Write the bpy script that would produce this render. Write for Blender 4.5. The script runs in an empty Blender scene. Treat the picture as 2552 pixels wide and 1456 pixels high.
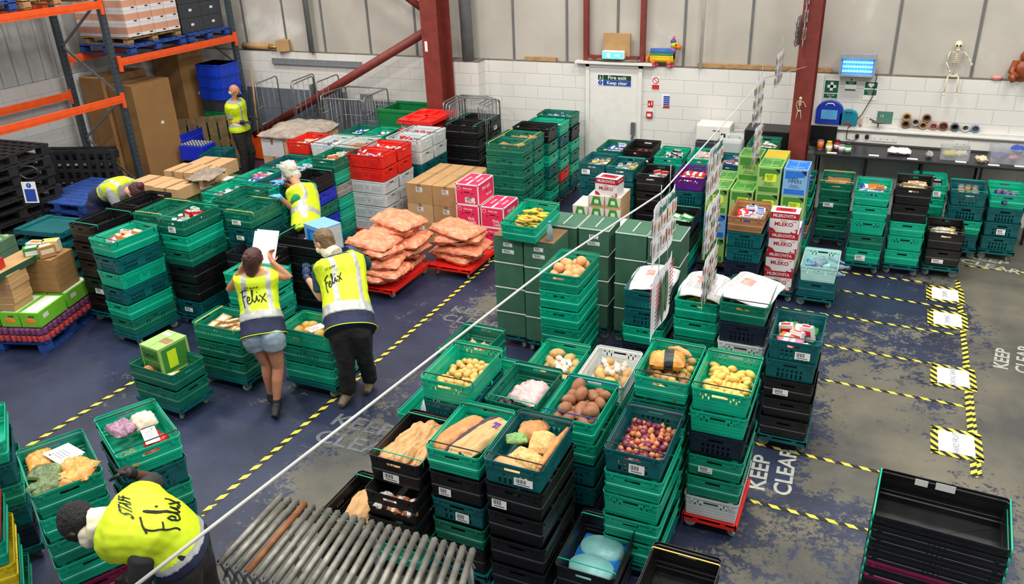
import bpy, bmesh, math, random
import numpy as np
from mathutils import Vector, Matrix, noise
from mathutils.bvhtree import BVHTree
PI = math.pi
SC = bpy.context.scene
COL = SC.collection
# ------------------------------------------------------------------ camera (stands on a mezzanine, 4.3 m up)
FPX, YAW, PITCH, ROLL, CH = 2036.5, -.439385, .441418, -.0397682, 4.3
FW = Vector((math.sin(YAW)*math.cos(PITCH), math.cos(YAW)*math.cos(PITCH), -math.sin(PITCH)))
_r = FW.cross(Vector((0, 0, 1))).normalized(); _u = _r.cross(FW)
RT = _r*math.cos(ROLL)+_u*math.sin(ROLL); UP = -_r*math.sin(ROLL)+_u*math.cos(ROLL)
cam = bpy.data.cameras.new('camera'); camo = bpy.data.objects.new('camera', cam); COL.objects.link(camo)
m3 = Matrix((RT, UP, -FW)).transposed(); camo.matrix_world = Matrix.Translation((0, 0, CH)) @ m3.to_4x4()
cam.sensor_fit = 'HORIZONTAL'; cam.sensor_width = 36; cam.lens = FPX/2552*36; cam.clip_start = .05
SC.camera = camo
def at(u, v, z=0.):                # survey helper: the point of height z seen at a place of the photograph
    d = FW+RT*((u-1276)/FPX)-UP*((v-728)/FPX); t = (z-CH)/d.z
    return Vector((d.x*t, d.y*t, z))
def onY(u, v, y):
    d = FW+RT*((u-1276)/FPX)-UP*((v-728)/FPX); t = y/d.y
    return Vector((d.x*t, y, CH+d.z*t))
# ------------------------------------------------------------------ world and lamps
w = bpy.data.worlds.new('world'); SC.world = w; w.use_nodes = True
w.node_tree.nodes['Background'].inputs[0].default_value = (.93, .96, 1, 1)
w.node_tree.nodes['Background'].inputs[1].default_value = .36
def area(loc, sx, sy, power, col=(1, .965, .9), rot=(0, 0, 0)):
    l = bpy.data.lights.new('bay_light', 'AREA'); l.shape = 'RECTANGLE'; l.size = sx; l.size_y = sy; l.energy = power; l.color = col
    o = bpy.data.objects.new('bay_light', l); o.location = loc; o.rotation_euler = rot; COL.objects.link(o)
for x in (-10.5, -6, -1.5, 2.5):
    for y in (1.5, 5.5, 9.5):
        area((x, y, 7.6), 1.6, .8, 150)
SC.view_settings.view_transform = 'Standard'; SC.view_settings.look = 'None'
SC.view_settings.exposure = 0.27; SC.view_settings.gamma = 1.0; SC.view_settings.use_curve_mapping = False
# ------------------------------------------------------------------ materials
def lin(c): c /= 255; return c/12.92 if c <= .04045 else ((c+.055)/1.055)**2.4
def rgb(r, g, b): return (lin(r), lin(g), lin(b))
MATS = {}
def M(name, c=(128, 128, 128), rough=.5, metal=0., var=.12, scale=8., bump=0., bscale=40., trans=0., emit=0., alpha=1., sheen=0.):
    if name in MATS: return MATS[name]
    m = bpy.data.materials.new(name); m.use_nodes = True; nt = m.node_tree; N = nt.nodes; L = nt.links
    b = N['Principled BSDF']; c = rgb(*c)
    b.inputs['Roughness'].default_value = rough; b.inputs['Metallic'].default_value = metal
    b.inputs['Base Color'].default_value = (*c, 1)
    if trans: b.inputs['Transmission Weight'].default_value = trans; b.inputs['IOR'].default_value = 1.2
    if alpha < 1: b.inputs['Alpha'].default_value = alpha
    if sheen: b.inputs['Sheen Weight'].default_value = sheen
    if emit:
        b.inputs['Emission Color'].default_value = (*c, 1); b.inputs['Emission Strength'].default_value = emit
    tc = N.new('ShaderNodeTexCoord')
    if var:
        n = N.new('ShaderNodeTexNoise'); n.inputs['Scale'].default_value = scale; n.inputs['Detail'].default_value = 5
        L.new(tc.outputs['Object'], n.inputs['Vector'])
        r = N.new('ShaderNodeValToRGB'); r.color_ramp.elements[0].position = .3; r.color_ramp.elements[1].position = .7
        r.color_ramp.elements[0].color = (*[x*(1-var) for x in c], 1); r.color_ramp.elements[1].color = (*[min(1, x*(1+var)+var*.01) for x in c], 1)
        L.new(n.outputs['Fac'], r.inputs[0]); L.new(r.outputs[0], b.inputs['Base Color'])
    if bump:
        n2 = N.new('ShaderNodeTexNoise'); n2.inputs['Scale'].default_value = bscale; n2.inputs['Detail'].default_value = 3
        L.new(tc.outputs['Object'], n2.inputs['Vector'])
        bp = N.new('ShaderNodeBump'); bp.inputs['Strength'].default_value = bump; bp.inputs['Distance'].default_value = .02
        L.new(n2.outputs['Fac'], bp.inputs['Height']); L.new(bp.outputs[0], b.inputs['Normal'])
    MATS[name] = m; return m
# ------------------------------------------------------------------ mesh builder
class MB:
    def __init__(s): s.v = []; s.f = []; s.m = []; s.sm = []
    def add(s, vs, fs, mi=0, smooth=False):
        o = len(s.v); s.v += [tuple(p) for p in vs]
        for f in fs: s.f.append(tuple(i+o for i in f)); s.m.append(mi); s.sm.append(smooth)
        return s
    def box(s, c, d, mi=0, rz=0., mat=None):
        hx, hy, hz = d[0]/2, d[1]/2, d[2]/2
        P = [Vector((x, y, z)) for z in (-hz, hz) for y in (-hy, hy) for x in (-hx, hx)]
        R = mat if mat is not None else Matrix.Rotation(rz, 3, 'Z')
        P = [R @ p+Vector(c) for p in P]
        return s.add(P, [(0, 2, 3, 1), (4, 5, 7, 6), (0, 1, 5, 4), (2, 6, 7, 3), (0, 4, 6, 2), (1, 3, 7, 5)], mi)
    def bar(s, a, b, w, h, mi=0, up=(0, 0, 1)):
        a, b = Vector(a), Vector(b); d = (b-a); L = d.length; d.normalize(); up = Vector(up)
        if abs(d.dot(up)) > .98: up = Vector((0, 1, 0))
        x = d.cross(up).normalized(); z = x.cross(d)
        return s.box((a+b)/2, (w, L, h), mi, mat=Matrix((x, d, z)).transposed())
    def tube(s, pts, r, n=8, mi=0, cap=True, closed=False):
        pts = [Vector(p) for p in pts]; rs = r if isinstance(r, (list, tuple)) else [r]*len(pts)
        rings = []; up = None
        for i, p in enumerate(pts):
            a = pts[i-1] if i else (pts[-1] if closed else p); b = pts[i+1] if i+1 < len(pts) else (pts[0] if closed else p)
            d = (b-a).normalized() if (b-a).length > 1e-9 else Vector((0, 0, 1))
            if up is None: up = Vector((0, 0, 1)) if abs(d.z) < .9 else Vector((1, 0, 0))
            x = d.cross(up)
            if x.length < 1e-4: x = d.cross(Vector((0, 1, 0)))
            x.normalize(); up = x.cross(d)
            rings.append([p+x*math.cos(2*PI*k/n)*rs[i]+up*math.sin(2*PI*k/n)*rs[i] for k in range(n)])
        vs = [q for R in rings for q in R]; fs = []; m = len(rings)
        for i in range(m if closed else m-1):
            j = (i+1) % m
            for k in range(n): fs.append((i*n+k, i*n+(k+1) % n, j*n+(k+1) % n, j*n+k))
        if cap and not closed: fs += [tuple(range(n))[::-1], tuple((m-1)*n+k for k in range(n))]
        return s.add(vs, fs, mi, True)
    def lathe(s, prof, c=(0, 0, 0), n=20, mi=0, mat=None, smooth=True):
        vs = []; fs = []
        for r, z in prof:
            for k in range(n): vs.append(Vector((r*math.cos(2*PI*k/n), r*math.sin(2*PI*k/n), z)))
        for i in range(len(prof)-1):
            for k in range(n): fs.append((i*n+k, i*n+(k+1) % n, (i+1)*n+(k+1) % n, (i+1)*n+k))
        if prof[0][0] > 1e-6: fs.append(tuple(range(n))[::-1])
        if prof[-1][0] > 1e-6: fs.append(tuple((len(prof)-1)*n+k for k in range(n)))
        if mat is not None: vs = [mat @ v for v in vs]
        vs = [v+Vector(c) for v in vs]
        return s.add(vs, fs, mi, smooth)
    def ell(s, c, r, mi=0, n=14, m=9, mat=None, nz=0., seed=0, nsc=2.):
        if not isinstance(r, (list, tuple, Vector)): r = (r, r, r)
        vs = []; fs = []
        for i in range(m+1):
            th = PI*i/m
            for k in range(n):
                ph = 2*PI*k/n; p = Vector((math.sin(th)*math.cos(ph), math.sin(th)*math.sin(ph), math.cos(th)))
                q = Vector((p.x*r[0], p.y*r[1], p.z*r[2]))
                if nz: q *= 1+nz*noise.noise(p*nsc+Vector((seed*7.3, seed*1.7, 0)))
                vs.append(q)
        for i in range(m):
            for k in range(n): fs.append((i*n+k, (i+1)*n+k, (i+1)*n+(k+1) % n, i*n+(k+1) % n))
        if mat is not None: vs = [mat @ v for v in vs]
        return s.add([v+Vector(c) for v in vs], fs, mi, True)
    def loft(s, rings, mi=0, cap=True, smooth=True):
        n = len(rings[0]); vs = [q for R in rings for q in R]; fs = []
        for i in range(len(rings)-1):
            for k in range(n): fs.append((i*n+k, i*n+(k+1) % n, (i+1)*n+(k+1) % n, (i+1)*n+k))
        if cap: fs += [tuple(range(n))[::-1], tuple((len(rings)-1)*n+k for k in range(n))]
        return s.add(vs, fs, mi, smooth)
    def prism(s, poly, z0, z1, mi=0, mat=None, c=(0, 0, 0)):
        n = len(poly); vs = [Vector((x, y, z)) for z in (z0, z1) for x, y in poly]
        if mat is not None: vs = [mat @ v for v in vs]
        vs = [v+Vector(c) for v in vs]
        return s.add(vs, [tuple(range(n))[::-1], tuple(range(n, 2*n))]+[(k, (k+1) % n, n+(k+1) % n, n+k) for k in range(n)], mi)
    def mesh(s, name):
        me = bpy.data.meshes.new(name); me.from_pydata(s.v, [], s.f); me.polygons.foreach_set('material_index', s.m)
        me.polygons.foreach_set('use_smooth', s.sm); me.update()
        b = bmesh.new(); b.from_mesh(me); bmesh.ops.remove_doubles(b, verts=b.verts, dist=1e-6)
        bmesh.ops.recalc_face_normals(b, faces=b.faces); b.to_mesh(me); b.free(); return me
    def build(s, name, mats, parent=None, loc=None, rz=0., bevel=0.):
        me = s.mesh(name)
        if not isinstance(mats, (list, tuple)): mats = [mats]
        for m in mats: me.materials.append(m)
        o = bpy.data.objects.new(name, me); COL.objects.link(o)
        if parent: o.parent = parent
        if loc is not None: o.location = loc
        o.rotation_euler.z = rz
        if bevel:
            b = o.modifiers.new('b', 'BEVEL'); b.width = bevel; b.segments = 2; b.limit_method = 'ANGLE'
        return o
def tag(o, label=None, cat=None, group=None, kind=None):
    if label: o['label'] = label
    if cat: o['category'] = cat
    if group: o['group'] = group
    if kind: o['kind'] = kind
    return o
def empty(name, loc=(0, 0, 0), rz=0., label=None, cat=None, group=None):
    o = bpy.data.objects.new(name, None); COL.objects.link(o); o.location = loc; o.rotation_euler = (0, 0, rz); o.empty_display_size = .1
    return tag(o, label, cat, group)
def copy_tree(o, parent=None):
    c = o.copy(); COL.objects.link(c); c.parent = parent
    for ch in list(o.children): copy_tree(ch, c)
    return c
def setmat(o, m, slot=0):
    o.material_slots[slot].link = 'OBJECT'; o.material_slots[slot].material = m
def textmesh(txt, size=1., extrude=.0, sx=1., align='CENTER', bold=0.):
    cu = bpy.data.curves.new('t', 'FONT'); cu.body = txt; cu.size = size; cu.extrude = extrude; cu.align_x = align; cu.align_y = 'CENTER'; cu.offset = bold
    cu.resolution_u = 3
    o = bpy.data.objects.new('t', cu); COL.objects.link(o); dg = bpy.context.evaluated_depsgraph_get()
    me = bpy.data.meshes.new_from_object(o.evaluated_get(dg)); bpy.data.objects.remove(o)
    if sx != 1: me.transform(Matrix.Diagonal((sx, 1, 1, 1)))
    return me
def text(name, txt, size, M4, mat, parent=None, sx=1., extrude=.0006, align='CENTER', bold=0.):
    me = textmesh(txt, size, extrude, sx, align, bold); me.name = name; me.transform(M4)
    me.materials.clear(); me.materials.append(mat)
    o = bpy.data.objects.new(name, me); COL.objects.link(o)
    if parent: o.parent = parent
    return o
def frame(o, x, y):        # matrix with origin o and axes x (along text), y (up of text)
    x = Vector(x).normalized(); y = Vector(y).normalized(); z = x.cross(y)
    return Matrix.Translation(o) @ Matrix((x, y, z)).transposed().to_4x4()
def facing(o): return frame(o, (1, 0, 0), (0, 0, 1))      # on a face that looks to -Y
def join_text(mb, txt, size, M4, mi, sx=1., bold=0.):
    me = textmesh(txt, size, 0, sx, 'CENTER', bold)
    mb.add([M4 @ v.co for v in me.vertices], [tuple(p.vertices) for p in me.polygons], mi)
    bpy.data.meshes.remove(me)
ORD = ['top', 'second', 'third', 'fourth', 'fifth', 'sixth', 'seventh', 'eighth', 'ninth', 'tenth', 'eleventh', 'twelfth', 'thirteenth', 'fourteenth']
rnd = random.Random(7)
# ================================================================== the setting
WY, WX, DADO = 12.54, -12.55, 1.99
def nodes(name):
    m = bpy.data.materials.new(name); m.use_nodes = True; return m, m.node_tree.nodes, m.node_tree.links, m.node_tree.nodes['Principled BSDF']
def floor_material():
    m, N, L, b = nodes('painted_floor')
    tc = N.new('ShaderNodeTexCoord')
    def nz(scale, detail=8, rough=.6, dist=0.):
        n = N.new('ShaderNodeTexNoise'); n.inputs['Scale'].default_value = scale; n.inputs['Detail'].default_value = detail
        n.inputs['Roughness'].default_value = rough; n.inputs['Distortion'].default_value = dist; L.new(tc.outputs['Object'], n.inputs['Vector']); return n.outputs['Fac']
    def mth(op, a, b2, clamp=False):
        n = N.new('ShaderNodeMath'); n.operation = op; n.use_clamp = clamp
        for i, q in enumerate((a, b2)):
            if isinstance(q, (int, float)): n.inputs[i].default_value = q
            else: L.new(q, n.inputs[i])
        return n.outputs[0]
    def spot(x, y, rx, ry, k):      # a worn place: 1 at the centre, 0 at the edge of an ellipse
        mp = N.new('ShaderNodeMapping'); mp.vector_type = 'TEXTURE'; mp.inputs['Location'].default_value = (x, y, 0); mp.inputs['Scale'].default_value = (rx, ry, 1)
        L.new(tc.outputs['Object'], mp.inputs[0]); ln = N.new('ShaderNodeVectorMath'); ln.operation = 'LENGTH'; L.new(mp.outputs[0], ln.inputs[0])
        return mth('MULTIPLY', mth('SUBTRACT', 1, ln.outputs['Value'], True), k)
    wear = mth('MULTIPLY', mth('SUBTRACT', nz(1.3, 6, .6), .5), 1.8)
    wear = mth('ADD', wear, mth('MULTIPLY', mth('SUBTRACT', nz(5.5, 10, .72, .3), .5), 2.8))
    wear = mth('ADD', wear, mth('MULTIPLY', mth('SUBTRACT', nz(26, 8, .8), .5), 2.8))
    base = -.62
    for s in ((2.6, 7, 1.75, 9, 3.4), (-2.75, 4.1, 1.0, 2.0, 1.7), (.35, 7.3, 1.35, 2.0, 1.15), (-3.3, 2.9, .9, 1.1, 1.3), (-3.75, 4.2, .65, 1.5, 1.5), (.4, 6.3, .9, .8, .8), (-4.0, 5.9, .35, .9, .75), (-.1, 4.4, 1.3, 1.1, 1.05), (.1, 5.6, .9, .8, .45), (-3.9, 7.7, .6, 1.0, .9), (-1.0, 3.2, 1.2, 1.2, .8), (1.4, 10.6, 1.3, 1.3, 1.3), (.2, 9.0, .9, .7, .35)):
        wear = mth('ADD', wear, spot(*s))
    wear = mth('ADD', wear, base)
    f = N.new('ShaderNodeMapRange'); f.inputs[1].default_value = -.05; f.inputs[2].default_value = .05; L.new(wear, f.inputs[0])
    def ramp(fac, a, c, p0=.35, p1=.65):
        r = N.new('ShaderNodeValToRGB'); r.color_ramp.elements[0].position = p0; r.color_ramp.elements[1].position = p1
        r.color_ramp.elements[0].color = (*rgb(*a), 1); r.color_ramp.elements[1].color = (*rgb(*c), 1); L.new(fac, r.inputs[0]); return r.outputs[0]
    blue = ramp(nz(1.6, 6), (28, 35, 57), (44, 53, 80)); conc = ramp(nz(.9, 8), (70, 71, 68), (112, 107, 92))
    mx = N.new('ShaderNodeMix'); mx.data_type = 'RGBA'; L.new(f.outputs[0], mx.inputs[0]); L.new(blue, mx.inputs[6]); L.new(conc, mx.inputs[7])
    sc = N.new('ShaderNodeMapRange'); sc.inputs[1].default_value = .66; sc.inputs[2].default_value = .7; L.new(nz(9, 9, .75, .6), sc.inputs[0])
    mx2 = N.new('ShaderNodeMix'); mx2.data_type = 'RGBA'; L.new(mth('MULTIPLY', sc.outputs[0], .5), mx2.inputs[0]); L.new(mx.outputs[2], mx2.inputs[6]); mx2.inputs[7].default_value = (*rgb(135, 140, 150), 1)
    L.new(mx2.outputs[2], b.inputs['Base Color'])
    r = N.new('ShaderNodeMapRange'); r.inputs[3].default_value = .38; r.inputs[4].default_value = .62; L.new(f.outputs[0], r.inputs[0]); L.new(r.outputs[0], b.inputs['Roughness'])
    bp = N.new('ShaderNodeBump'); bp.inputs['Strength'].default_value = .25; bp.inputs['Distance'].default_value = .01; L.new(wear, bp.inputs['Height']); bp.invert = True; L.new(bp.outputs[0], b.inputs['Normal'])
    return m
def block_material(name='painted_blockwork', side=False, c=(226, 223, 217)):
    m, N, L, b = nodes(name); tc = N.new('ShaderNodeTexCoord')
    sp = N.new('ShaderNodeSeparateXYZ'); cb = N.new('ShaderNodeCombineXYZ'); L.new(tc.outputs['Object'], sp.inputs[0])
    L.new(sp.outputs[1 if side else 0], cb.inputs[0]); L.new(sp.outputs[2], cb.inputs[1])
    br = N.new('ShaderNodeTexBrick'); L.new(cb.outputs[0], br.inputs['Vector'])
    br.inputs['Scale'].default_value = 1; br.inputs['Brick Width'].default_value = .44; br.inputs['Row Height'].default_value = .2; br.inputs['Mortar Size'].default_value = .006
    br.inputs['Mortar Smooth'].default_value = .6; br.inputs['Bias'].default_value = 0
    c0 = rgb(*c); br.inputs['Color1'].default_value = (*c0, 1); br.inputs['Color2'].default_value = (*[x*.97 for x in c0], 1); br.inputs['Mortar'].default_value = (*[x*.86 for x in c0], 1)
    n = N.new('ShaderNodeTexNoise'); n.inputs['Scale'].default_value = 1.5; n.inputs['Detail'].default_value = 8; L.new(tc.outputs['Object'], n.inputs[0])
    mx = N.new('ShaderNodeMix'); mx.data_type = 'RGBA'; mx.blend_type = 'MULTIPLY'; mx.inputs[0].default_value = .12; L.new(br.outputs[0], mx.inputs[6]); L.new(n.outputs['Fac'], mx.inputs[7])
    L.new(mx.outputs[2], b.inputs['Base Color']); b.inputs['Roughness'].default_value = .75
    bp = N.new('ShaderNodeBump'); bp.inputs['Strength'].default_value = .6; bp.inputs['Distance'].default_value = .008; bp.invert = True; L.new(br.outputs['Fac'], bp.inputs['Height']); L.new(bp.outputs[0], b.inputs['Normal'])
    return m
def panel_material():
    m, N, L, b = nodes('grey_lining_board'); tc = N.new('ShaderNodeTexCoord')
    n = N.new('ShaderNodeTexNoise'); n.inputs['Scale'].default_value = 1.1; n.inputs['Detail'].default_value = 6; n.inputs['Distortion'].default_value = .4; L.new(tc.outputs['Object'], n.inputs[0])
    r = N.new('ShaderNodeValToRGB'); r.color_ramp.elements[0].position = .35; r.color_ramp.elements[0].color = (*rgb(172, 166, 156), 1)
    r.color_ramp.elements[1].position = .62; r.color_ramp.elements[1].color = (*rgb(188, 182, 172), 1)
    e = r.color_ramp.elements.new(.74); e.color = (*rgb(214, 212, 208), 1); L.new(n.outputs['Fac'], r.inputs[0]); L.new(r.outputs[0], b.inputs['Base Color']); b.inputs['Roughness'].default_value = .7
    return m
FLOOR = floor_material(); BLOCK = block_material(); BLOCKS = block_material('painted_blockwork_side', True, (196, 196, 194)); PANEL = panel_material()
JOINT = M('joint_strip', (105, 105, 103), .6); REDST = M('red_oxide_steel', (118, 44, 36), .55, var=.18); WHITEP = M('white_paint', (225, 222, 216), .55, var=.04)
GALV = M('galvanised', (120, 124, 126), .45, .4, var=.2, scale=30)
MB().box((-4, 6.5, -.05), (19, 14, .1)).build('floor', FLOOR)['kind'] = 'structure'
MB().box(((WX+3.5)/2, WY+.1, DADO/2), (3.5-WX, .2, DADO)).build('wall_back', BLOCK)['kind'] = 'structure'
o = MB(); o.box(((WX+3.5)/2, WY+.14, (DADO+6)/2), (3.5-WX, .1, 6-DADO), 0)
o.build('wall_back_upper', PANEL)['kind'] = 'structure'
for i, x in enumerate((-12.3, -11.3, -10.36, -9.5, -8.52, -7.57, -5.72, -4.79, -3.95, -2.91, -1.94, -.01, .97, 1.95)):
    tag(MB().box((x, WY+.085, (DADO+6)/2), (.035, .02, 6-DADO)).build('trim_%d' % (i+1), JOINT), kind='structure')
tag(MB().box(((WX+3.5)/2, WY+.1, DADO+.006), (3.5-WX, .2, .012)).build('trim_20', M('ledge_dust', (112, 104, 96), .9, var=.3)), kind='structure')
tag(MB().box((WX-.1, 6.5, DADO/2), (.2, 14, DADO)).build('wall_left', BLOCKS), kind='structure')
o = MB()
y = -.5
while y < 13.5:                   # ribbed metal cladding above the blockwork
    o.box((WX-.12, y+.125, 4), (.04, .25, 4)); o.box((WX-.09, y+.03, 4), (.04, .05, 4)); y += .25
tag(o.build('wall_left_cladding', M('grey_cladding', (168, 170, 168), .5, .1, var=.06)), kind='structure')
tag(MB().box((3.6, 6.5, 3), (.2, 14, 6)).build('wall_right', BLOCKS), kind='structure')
# pier behind the first column
tag(MB().box((-6.55, WY-.12, DADO/2), (.62, .24, DADO)).build('wall_pier', BLOCK), kind='structure')
tag(MB().box((-6.55, WY-.12, DADO+.006), (.64, .25, .012)).build('trim_21', M('ledge_dust')), kind='structure')
# steel columns (I sections)
def column(name, x, y, w, d, z1):
    o = MB(); o.box((x, y-d/2, z1/2), (w, .015, z1)); o.box((x, y+d/2, z1/2), (w, .015, z1)); o.box((x, y, z1/2), (.012, d, z1))
    o.box((x, y, .01), (w+.1, d+.1, .02)); return o.build(name, REDST)
c1 = column('steel_column', -6.82, 12.02, .3, .42, 6.2); tag(c1, 'red oxide steel column left of the fire exit', 'column')
MB().box((-6.9, 11.8, 2.3), (.05, .004, .16)).build('paper_tag', WHITEP, c1)
c2 = column('steel_column', -1.06, 12.02, .24, .42, 6.2); tag(c2, 'red oxide steel column left of the worktop and first aid signs', 'column')
def pipe(n, a, b, r, mat, label, cat):
    return tag(MB().tube([a, b], r, 14).build(n, mat), label, cat)
pipe('diagonal_brace', (-11.1, 12.2, .45), (-7.08, 12.2, 2.49), .075, REDST, 'red tubular diagonal brace rising to the left steel column', 'brace')
pipe('diagonal_brace', (-8.6, 12.2, 3.75), (-7.06, 12.2, 2.78), .06, REDST, 'red tubular brace meeting the column from above', 'brace')
pipe('downpipe', (-6.45, 12.38, DADO+.02), (-6.5, 12.38, 6), .1, M('grey_pipe', (120, 126, 128), .5), 'fat grey downpipe behind the left steel column', 'pipe')
pipe('conduit_pipe', (-2.62, 12.5, DADO+.02), (-2.62, 12.5, 6), .025, WHITEP, 'thin white vertical conduit on the upper wall right of the fire exit', 'pipe')
pipe('wall_post', (-9.72, 12.5, DADO+.02), (-9.72, 12.5, 6), .05, M('grey_pipe'), 'grey post on the upper wall above the grey rail', 'post')
# door
o = MB(); o.box((-3.97, WY-.012, .98), (.8, .02, 1.96)); d1 = tag(o.build('door_1', WHITEP, bevel=.004), kind='structure')
o = MB(); o.box((-4.4, WY-.02, 1.0), (.06, .05, 2.0)); o.box((-3.54, WY-.02, 1.), (.06, .05, 2.)); o.box((-3.97, WY-.02, 1.985), (.92, .05, .05)); o.box((-3.97, WY-.03, 2.03), (1.25, .14, .035))
tag(o.build('trim_22', WHITEP), kind='structure')
o = MB(); o.box((-3.63, WY-.05, 1.02), (.06, .05, .2)); o.box((-3.64, WY-.04, .86), (.035, .03, .06)); o.build('door_handle', M('grey_metal', (120, 122, 124), .4, .5), d1)
BLK = M('black_plastic', (13, 14, 16), .42, var=.3); WH = M('white_sticker', (228, 228, 226), .6, var=.03)
INK = M('ink', (22, 22, 24), .6, var=0)
def sign(name, x, z, w, h, base, label, y=WY-.004, cat='sign', th=.006):
    e = empty(name, (x, y, z), 0, label, cat); MB().box((0, 0, 0), (w, th, h)).build('panel', base, e); return e
def F(e, dx, dz, dy=-.0045): return facing((dx, dy, dz))
SG = M('sign_green', (14, 92, 60), .5, var=0); SB = M('sign_blue', (28, 66, 160), .5, var=0); SR = M('sign_red', (190, 40, 40), .5, var=0); SW = M('sign_white', (235, 236, 234), .5, var=0)
s = sign('fire_exit_sign', -3.96, 1.76, .56, .17, SW, 'green and blue fire exit keep clear sign on the door', y=WY-.026)
MB().box((.045, -.004, .04), (.455, .003, .078)).build('green_band', M('sign_dark', (18, 60, 40), .5, var=0), s)
MB().box((.045, -.004, -.042), (.455, .003, .078)).build('blue_band', SB, s)
MB().box((-.23, -.004, .04), (.075, .003, .078)).build('running_man_panel', M('sign_dark'), s)
t = MB(); t.prism([(.036*math.cos(2*PI*k/24), .036*math.sin(2*PI*k/24)) for k in range(24)], 0, .003, mat=Matrix.Rotation(PI/2, 3, 'X')); t.build('blue_disc', SB, s, loc=(-.23, -.003, -.042))
text('lettering', 'Fire exit', .078, F(s, .045, .04, -.007), SW, s, 1.15, bold=.001); text('lettering', 'Keep clear', .07, F(s, .045, -.042, -.007), SW, s, 1.1, bold=.001); text('lettering', '!', .06, F(s, -.23, -.042, -.008), SW, s, bold=.001)
t = MB(); t.ell((-.228, -.008, .064), (.007, .002, .007)); t.bar((-.235, -.008, .05), (-.225, -.008, .035), .012, .002, up=(0, 1, 0)); t.bar((-.225, -.008, .035), (-.245, -.008, .015), .008, .002, up=(0, 1, 0)); t.bar((-.225, -.008, .035), (-.21, -.008, .012), .008, .002, up=(0, 1, 0)); t.build('running_figure', SW, s)
# hazard tape
def tape_material(name, sx, c2=(20, 20, 20)):
    m, N, L, b = nodes(name); tc = N.new('ShaderNodeTexCoord'); sp = N.new('ShaderNodeSeparateXYZ'); L.new(tc.outputs['Object'], sp.inputs[0])
    def mth(op, a, q):
        n = N.new('ShaderNodeMath'); n.operation = op
        for i, v in enumerate((a, q)):
            if isinstance(v, (int, float)): n.inputs[i].default_value = v
            else: L.new(v, n.inputs[i])
        return n.outputs[0]
    f = mth('GREATER_THAN', mth('FRACT', mth('DIVIDE', mth('ADD', sp.outputs[0], sp.outputs[1]), sx), 0), .5)
    n = N.new('ShaderNodeTexNoise'); n.inputs['Scale'].default_value = 12; n.inputs['Detail'].default_value = 8; L.new(tc.outputs['Object'], n.inputs[0])
    mx = N.new('ShaderNodeMix'); mx.data_type = 'RGBA'; L.new(f, mx.inputs[0]); mx.inputs[6].default_value = (*rgb(*c2), 1); mx.inputs[7].default_value = (*rgb(228, 208, 72), 1)
    mr = N.new('ShaderNodeMapRange'); mr.inputs[1].default_value = .62; mr.inputs[2].default_value = .68; L.new(n.outputs['Fac'], mr.inputs[0])
    m2 = N.new('ShaderNodeMix'); m2.data_type = 'RGBA'; L.new(mr.outputs[0], m2.inputs[0]); L.new(mx.outputs[2], m2.inputs[6]); m2.inputs[7].default_value = (*rgb(92, 92, 88), 1)
    L.new(m2.outputs[2], b.inputs['Base Color']); b.inputs['Roughness'].default_value = .45; return m
TAPE = tape_material('hazard_tape', .14); TAPE2 = tape_material('hazard_tape_fine', .1)
def tape(a, b, w, label, mat=TAPE, z=.002, group=None):
    a, b = Vector(a[:2]).to_3d(), Vector(b[:2]).to_3d(); L_ = (b-a).length; o = MB()
    n = max(2, int(L_/.3)); o.add([(L_*i/n, s_*w/2, 0) for i in range(n+1) for s_ in (-1, 1)], [(2*i, 2*i+2, 2*i+3, 2*i+1) for i in range(n)])
    o = o.build('hazard_tape', mat, loc=(a.x, a.y, z), rz=math.atan2((b-a).y, (b-a).x)); return tag(o, label, 'floor tape', group)
tape(at(500, 1286), at(1447, 456), .05, 'long black and yellow floor tape along the right side of the aisle')
tape(at(20, 1143), at(345, 944), .05, 'black and yellow floor tape running up from lower left crates')
tape(at(2386, 700), at(2439, 1187), .055, 'doubled black and yellow tape along the walkway, outer strip', TAPE2)
tape(at(2405, 905), at(2428, 1190), .05, 'short strip of black and yellow tape beside the hard fruit paper', TAPE2, .003)
for k, (a, b) in enumerate([((1995, 620+45), (2310, 705)), ((2089, 723), (2392, 772)), ((1935, 765), (2388, 835)), ((2040, 858), (2400, 920)), ((2040, 945), (2407, 1014)), ((1865, 1102), (2195, 1178)), ((1850, 1244), (2180, 1327)), ((2400, 662), (2560, 681))]):
    tape(at(*a), at(*b), .038, 'cross strip of floor tape, %s bay line from the back' % ('last, by the wall, not a' if k == 7 else ORD[k].replace('top', 'first')))
PAPER = M('paper', (226, 226, 230), .7, var=.03)
def floor_card(px, txt, w=.2, h=.26):
    p = at(*px); e = empty('floor_sign', (p.x, p.y, 0), 0, 'white floor paper reading %s framed with hazard tape' % txt.lower(), 'floor sign')
    o = MB(); W, H, t = w/2+.04, h/2+.05, .06
    for (x0, y0, x1, y1) in ((-W-t, -H, -W, H), (W, -H, W+t, H), (-W-t, H-.02, W+t, H+t-.02), (-W-t, -H-t+.02, W+t, -H+.02)):
        o.add([(x0, y0, .004), (x1, y0, .004), (x1, y1, .004), (x0, y1, .004)], [(0, 1, 2, 3)])
    o.build('tape_frame', TAPE2, e); o = MB(); o.box((0, 0, .006), (w+.08, h+.06, .002)); o.build('paper_sheet', PAPER, e)
    text('lettering', txt, .07, frame((0, 0, .0075), (0, 1, 0), (-1, 0, 0)), M('grey_ink', (120, 120, 125), .7, var=0), e, .8)
for p, t_ in (((2355, 735), 'CRISPS'), ((2361, 797), 'DRINKS'), ((2375, 941), 'COOKING BAKING'), ((2383, 1106), 'HARD FRUIT')): floor_card(p, t_)
STENCIL = M('stencil_paint', (166, 168, 156), .6, var=.25, scale=25)
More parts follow.
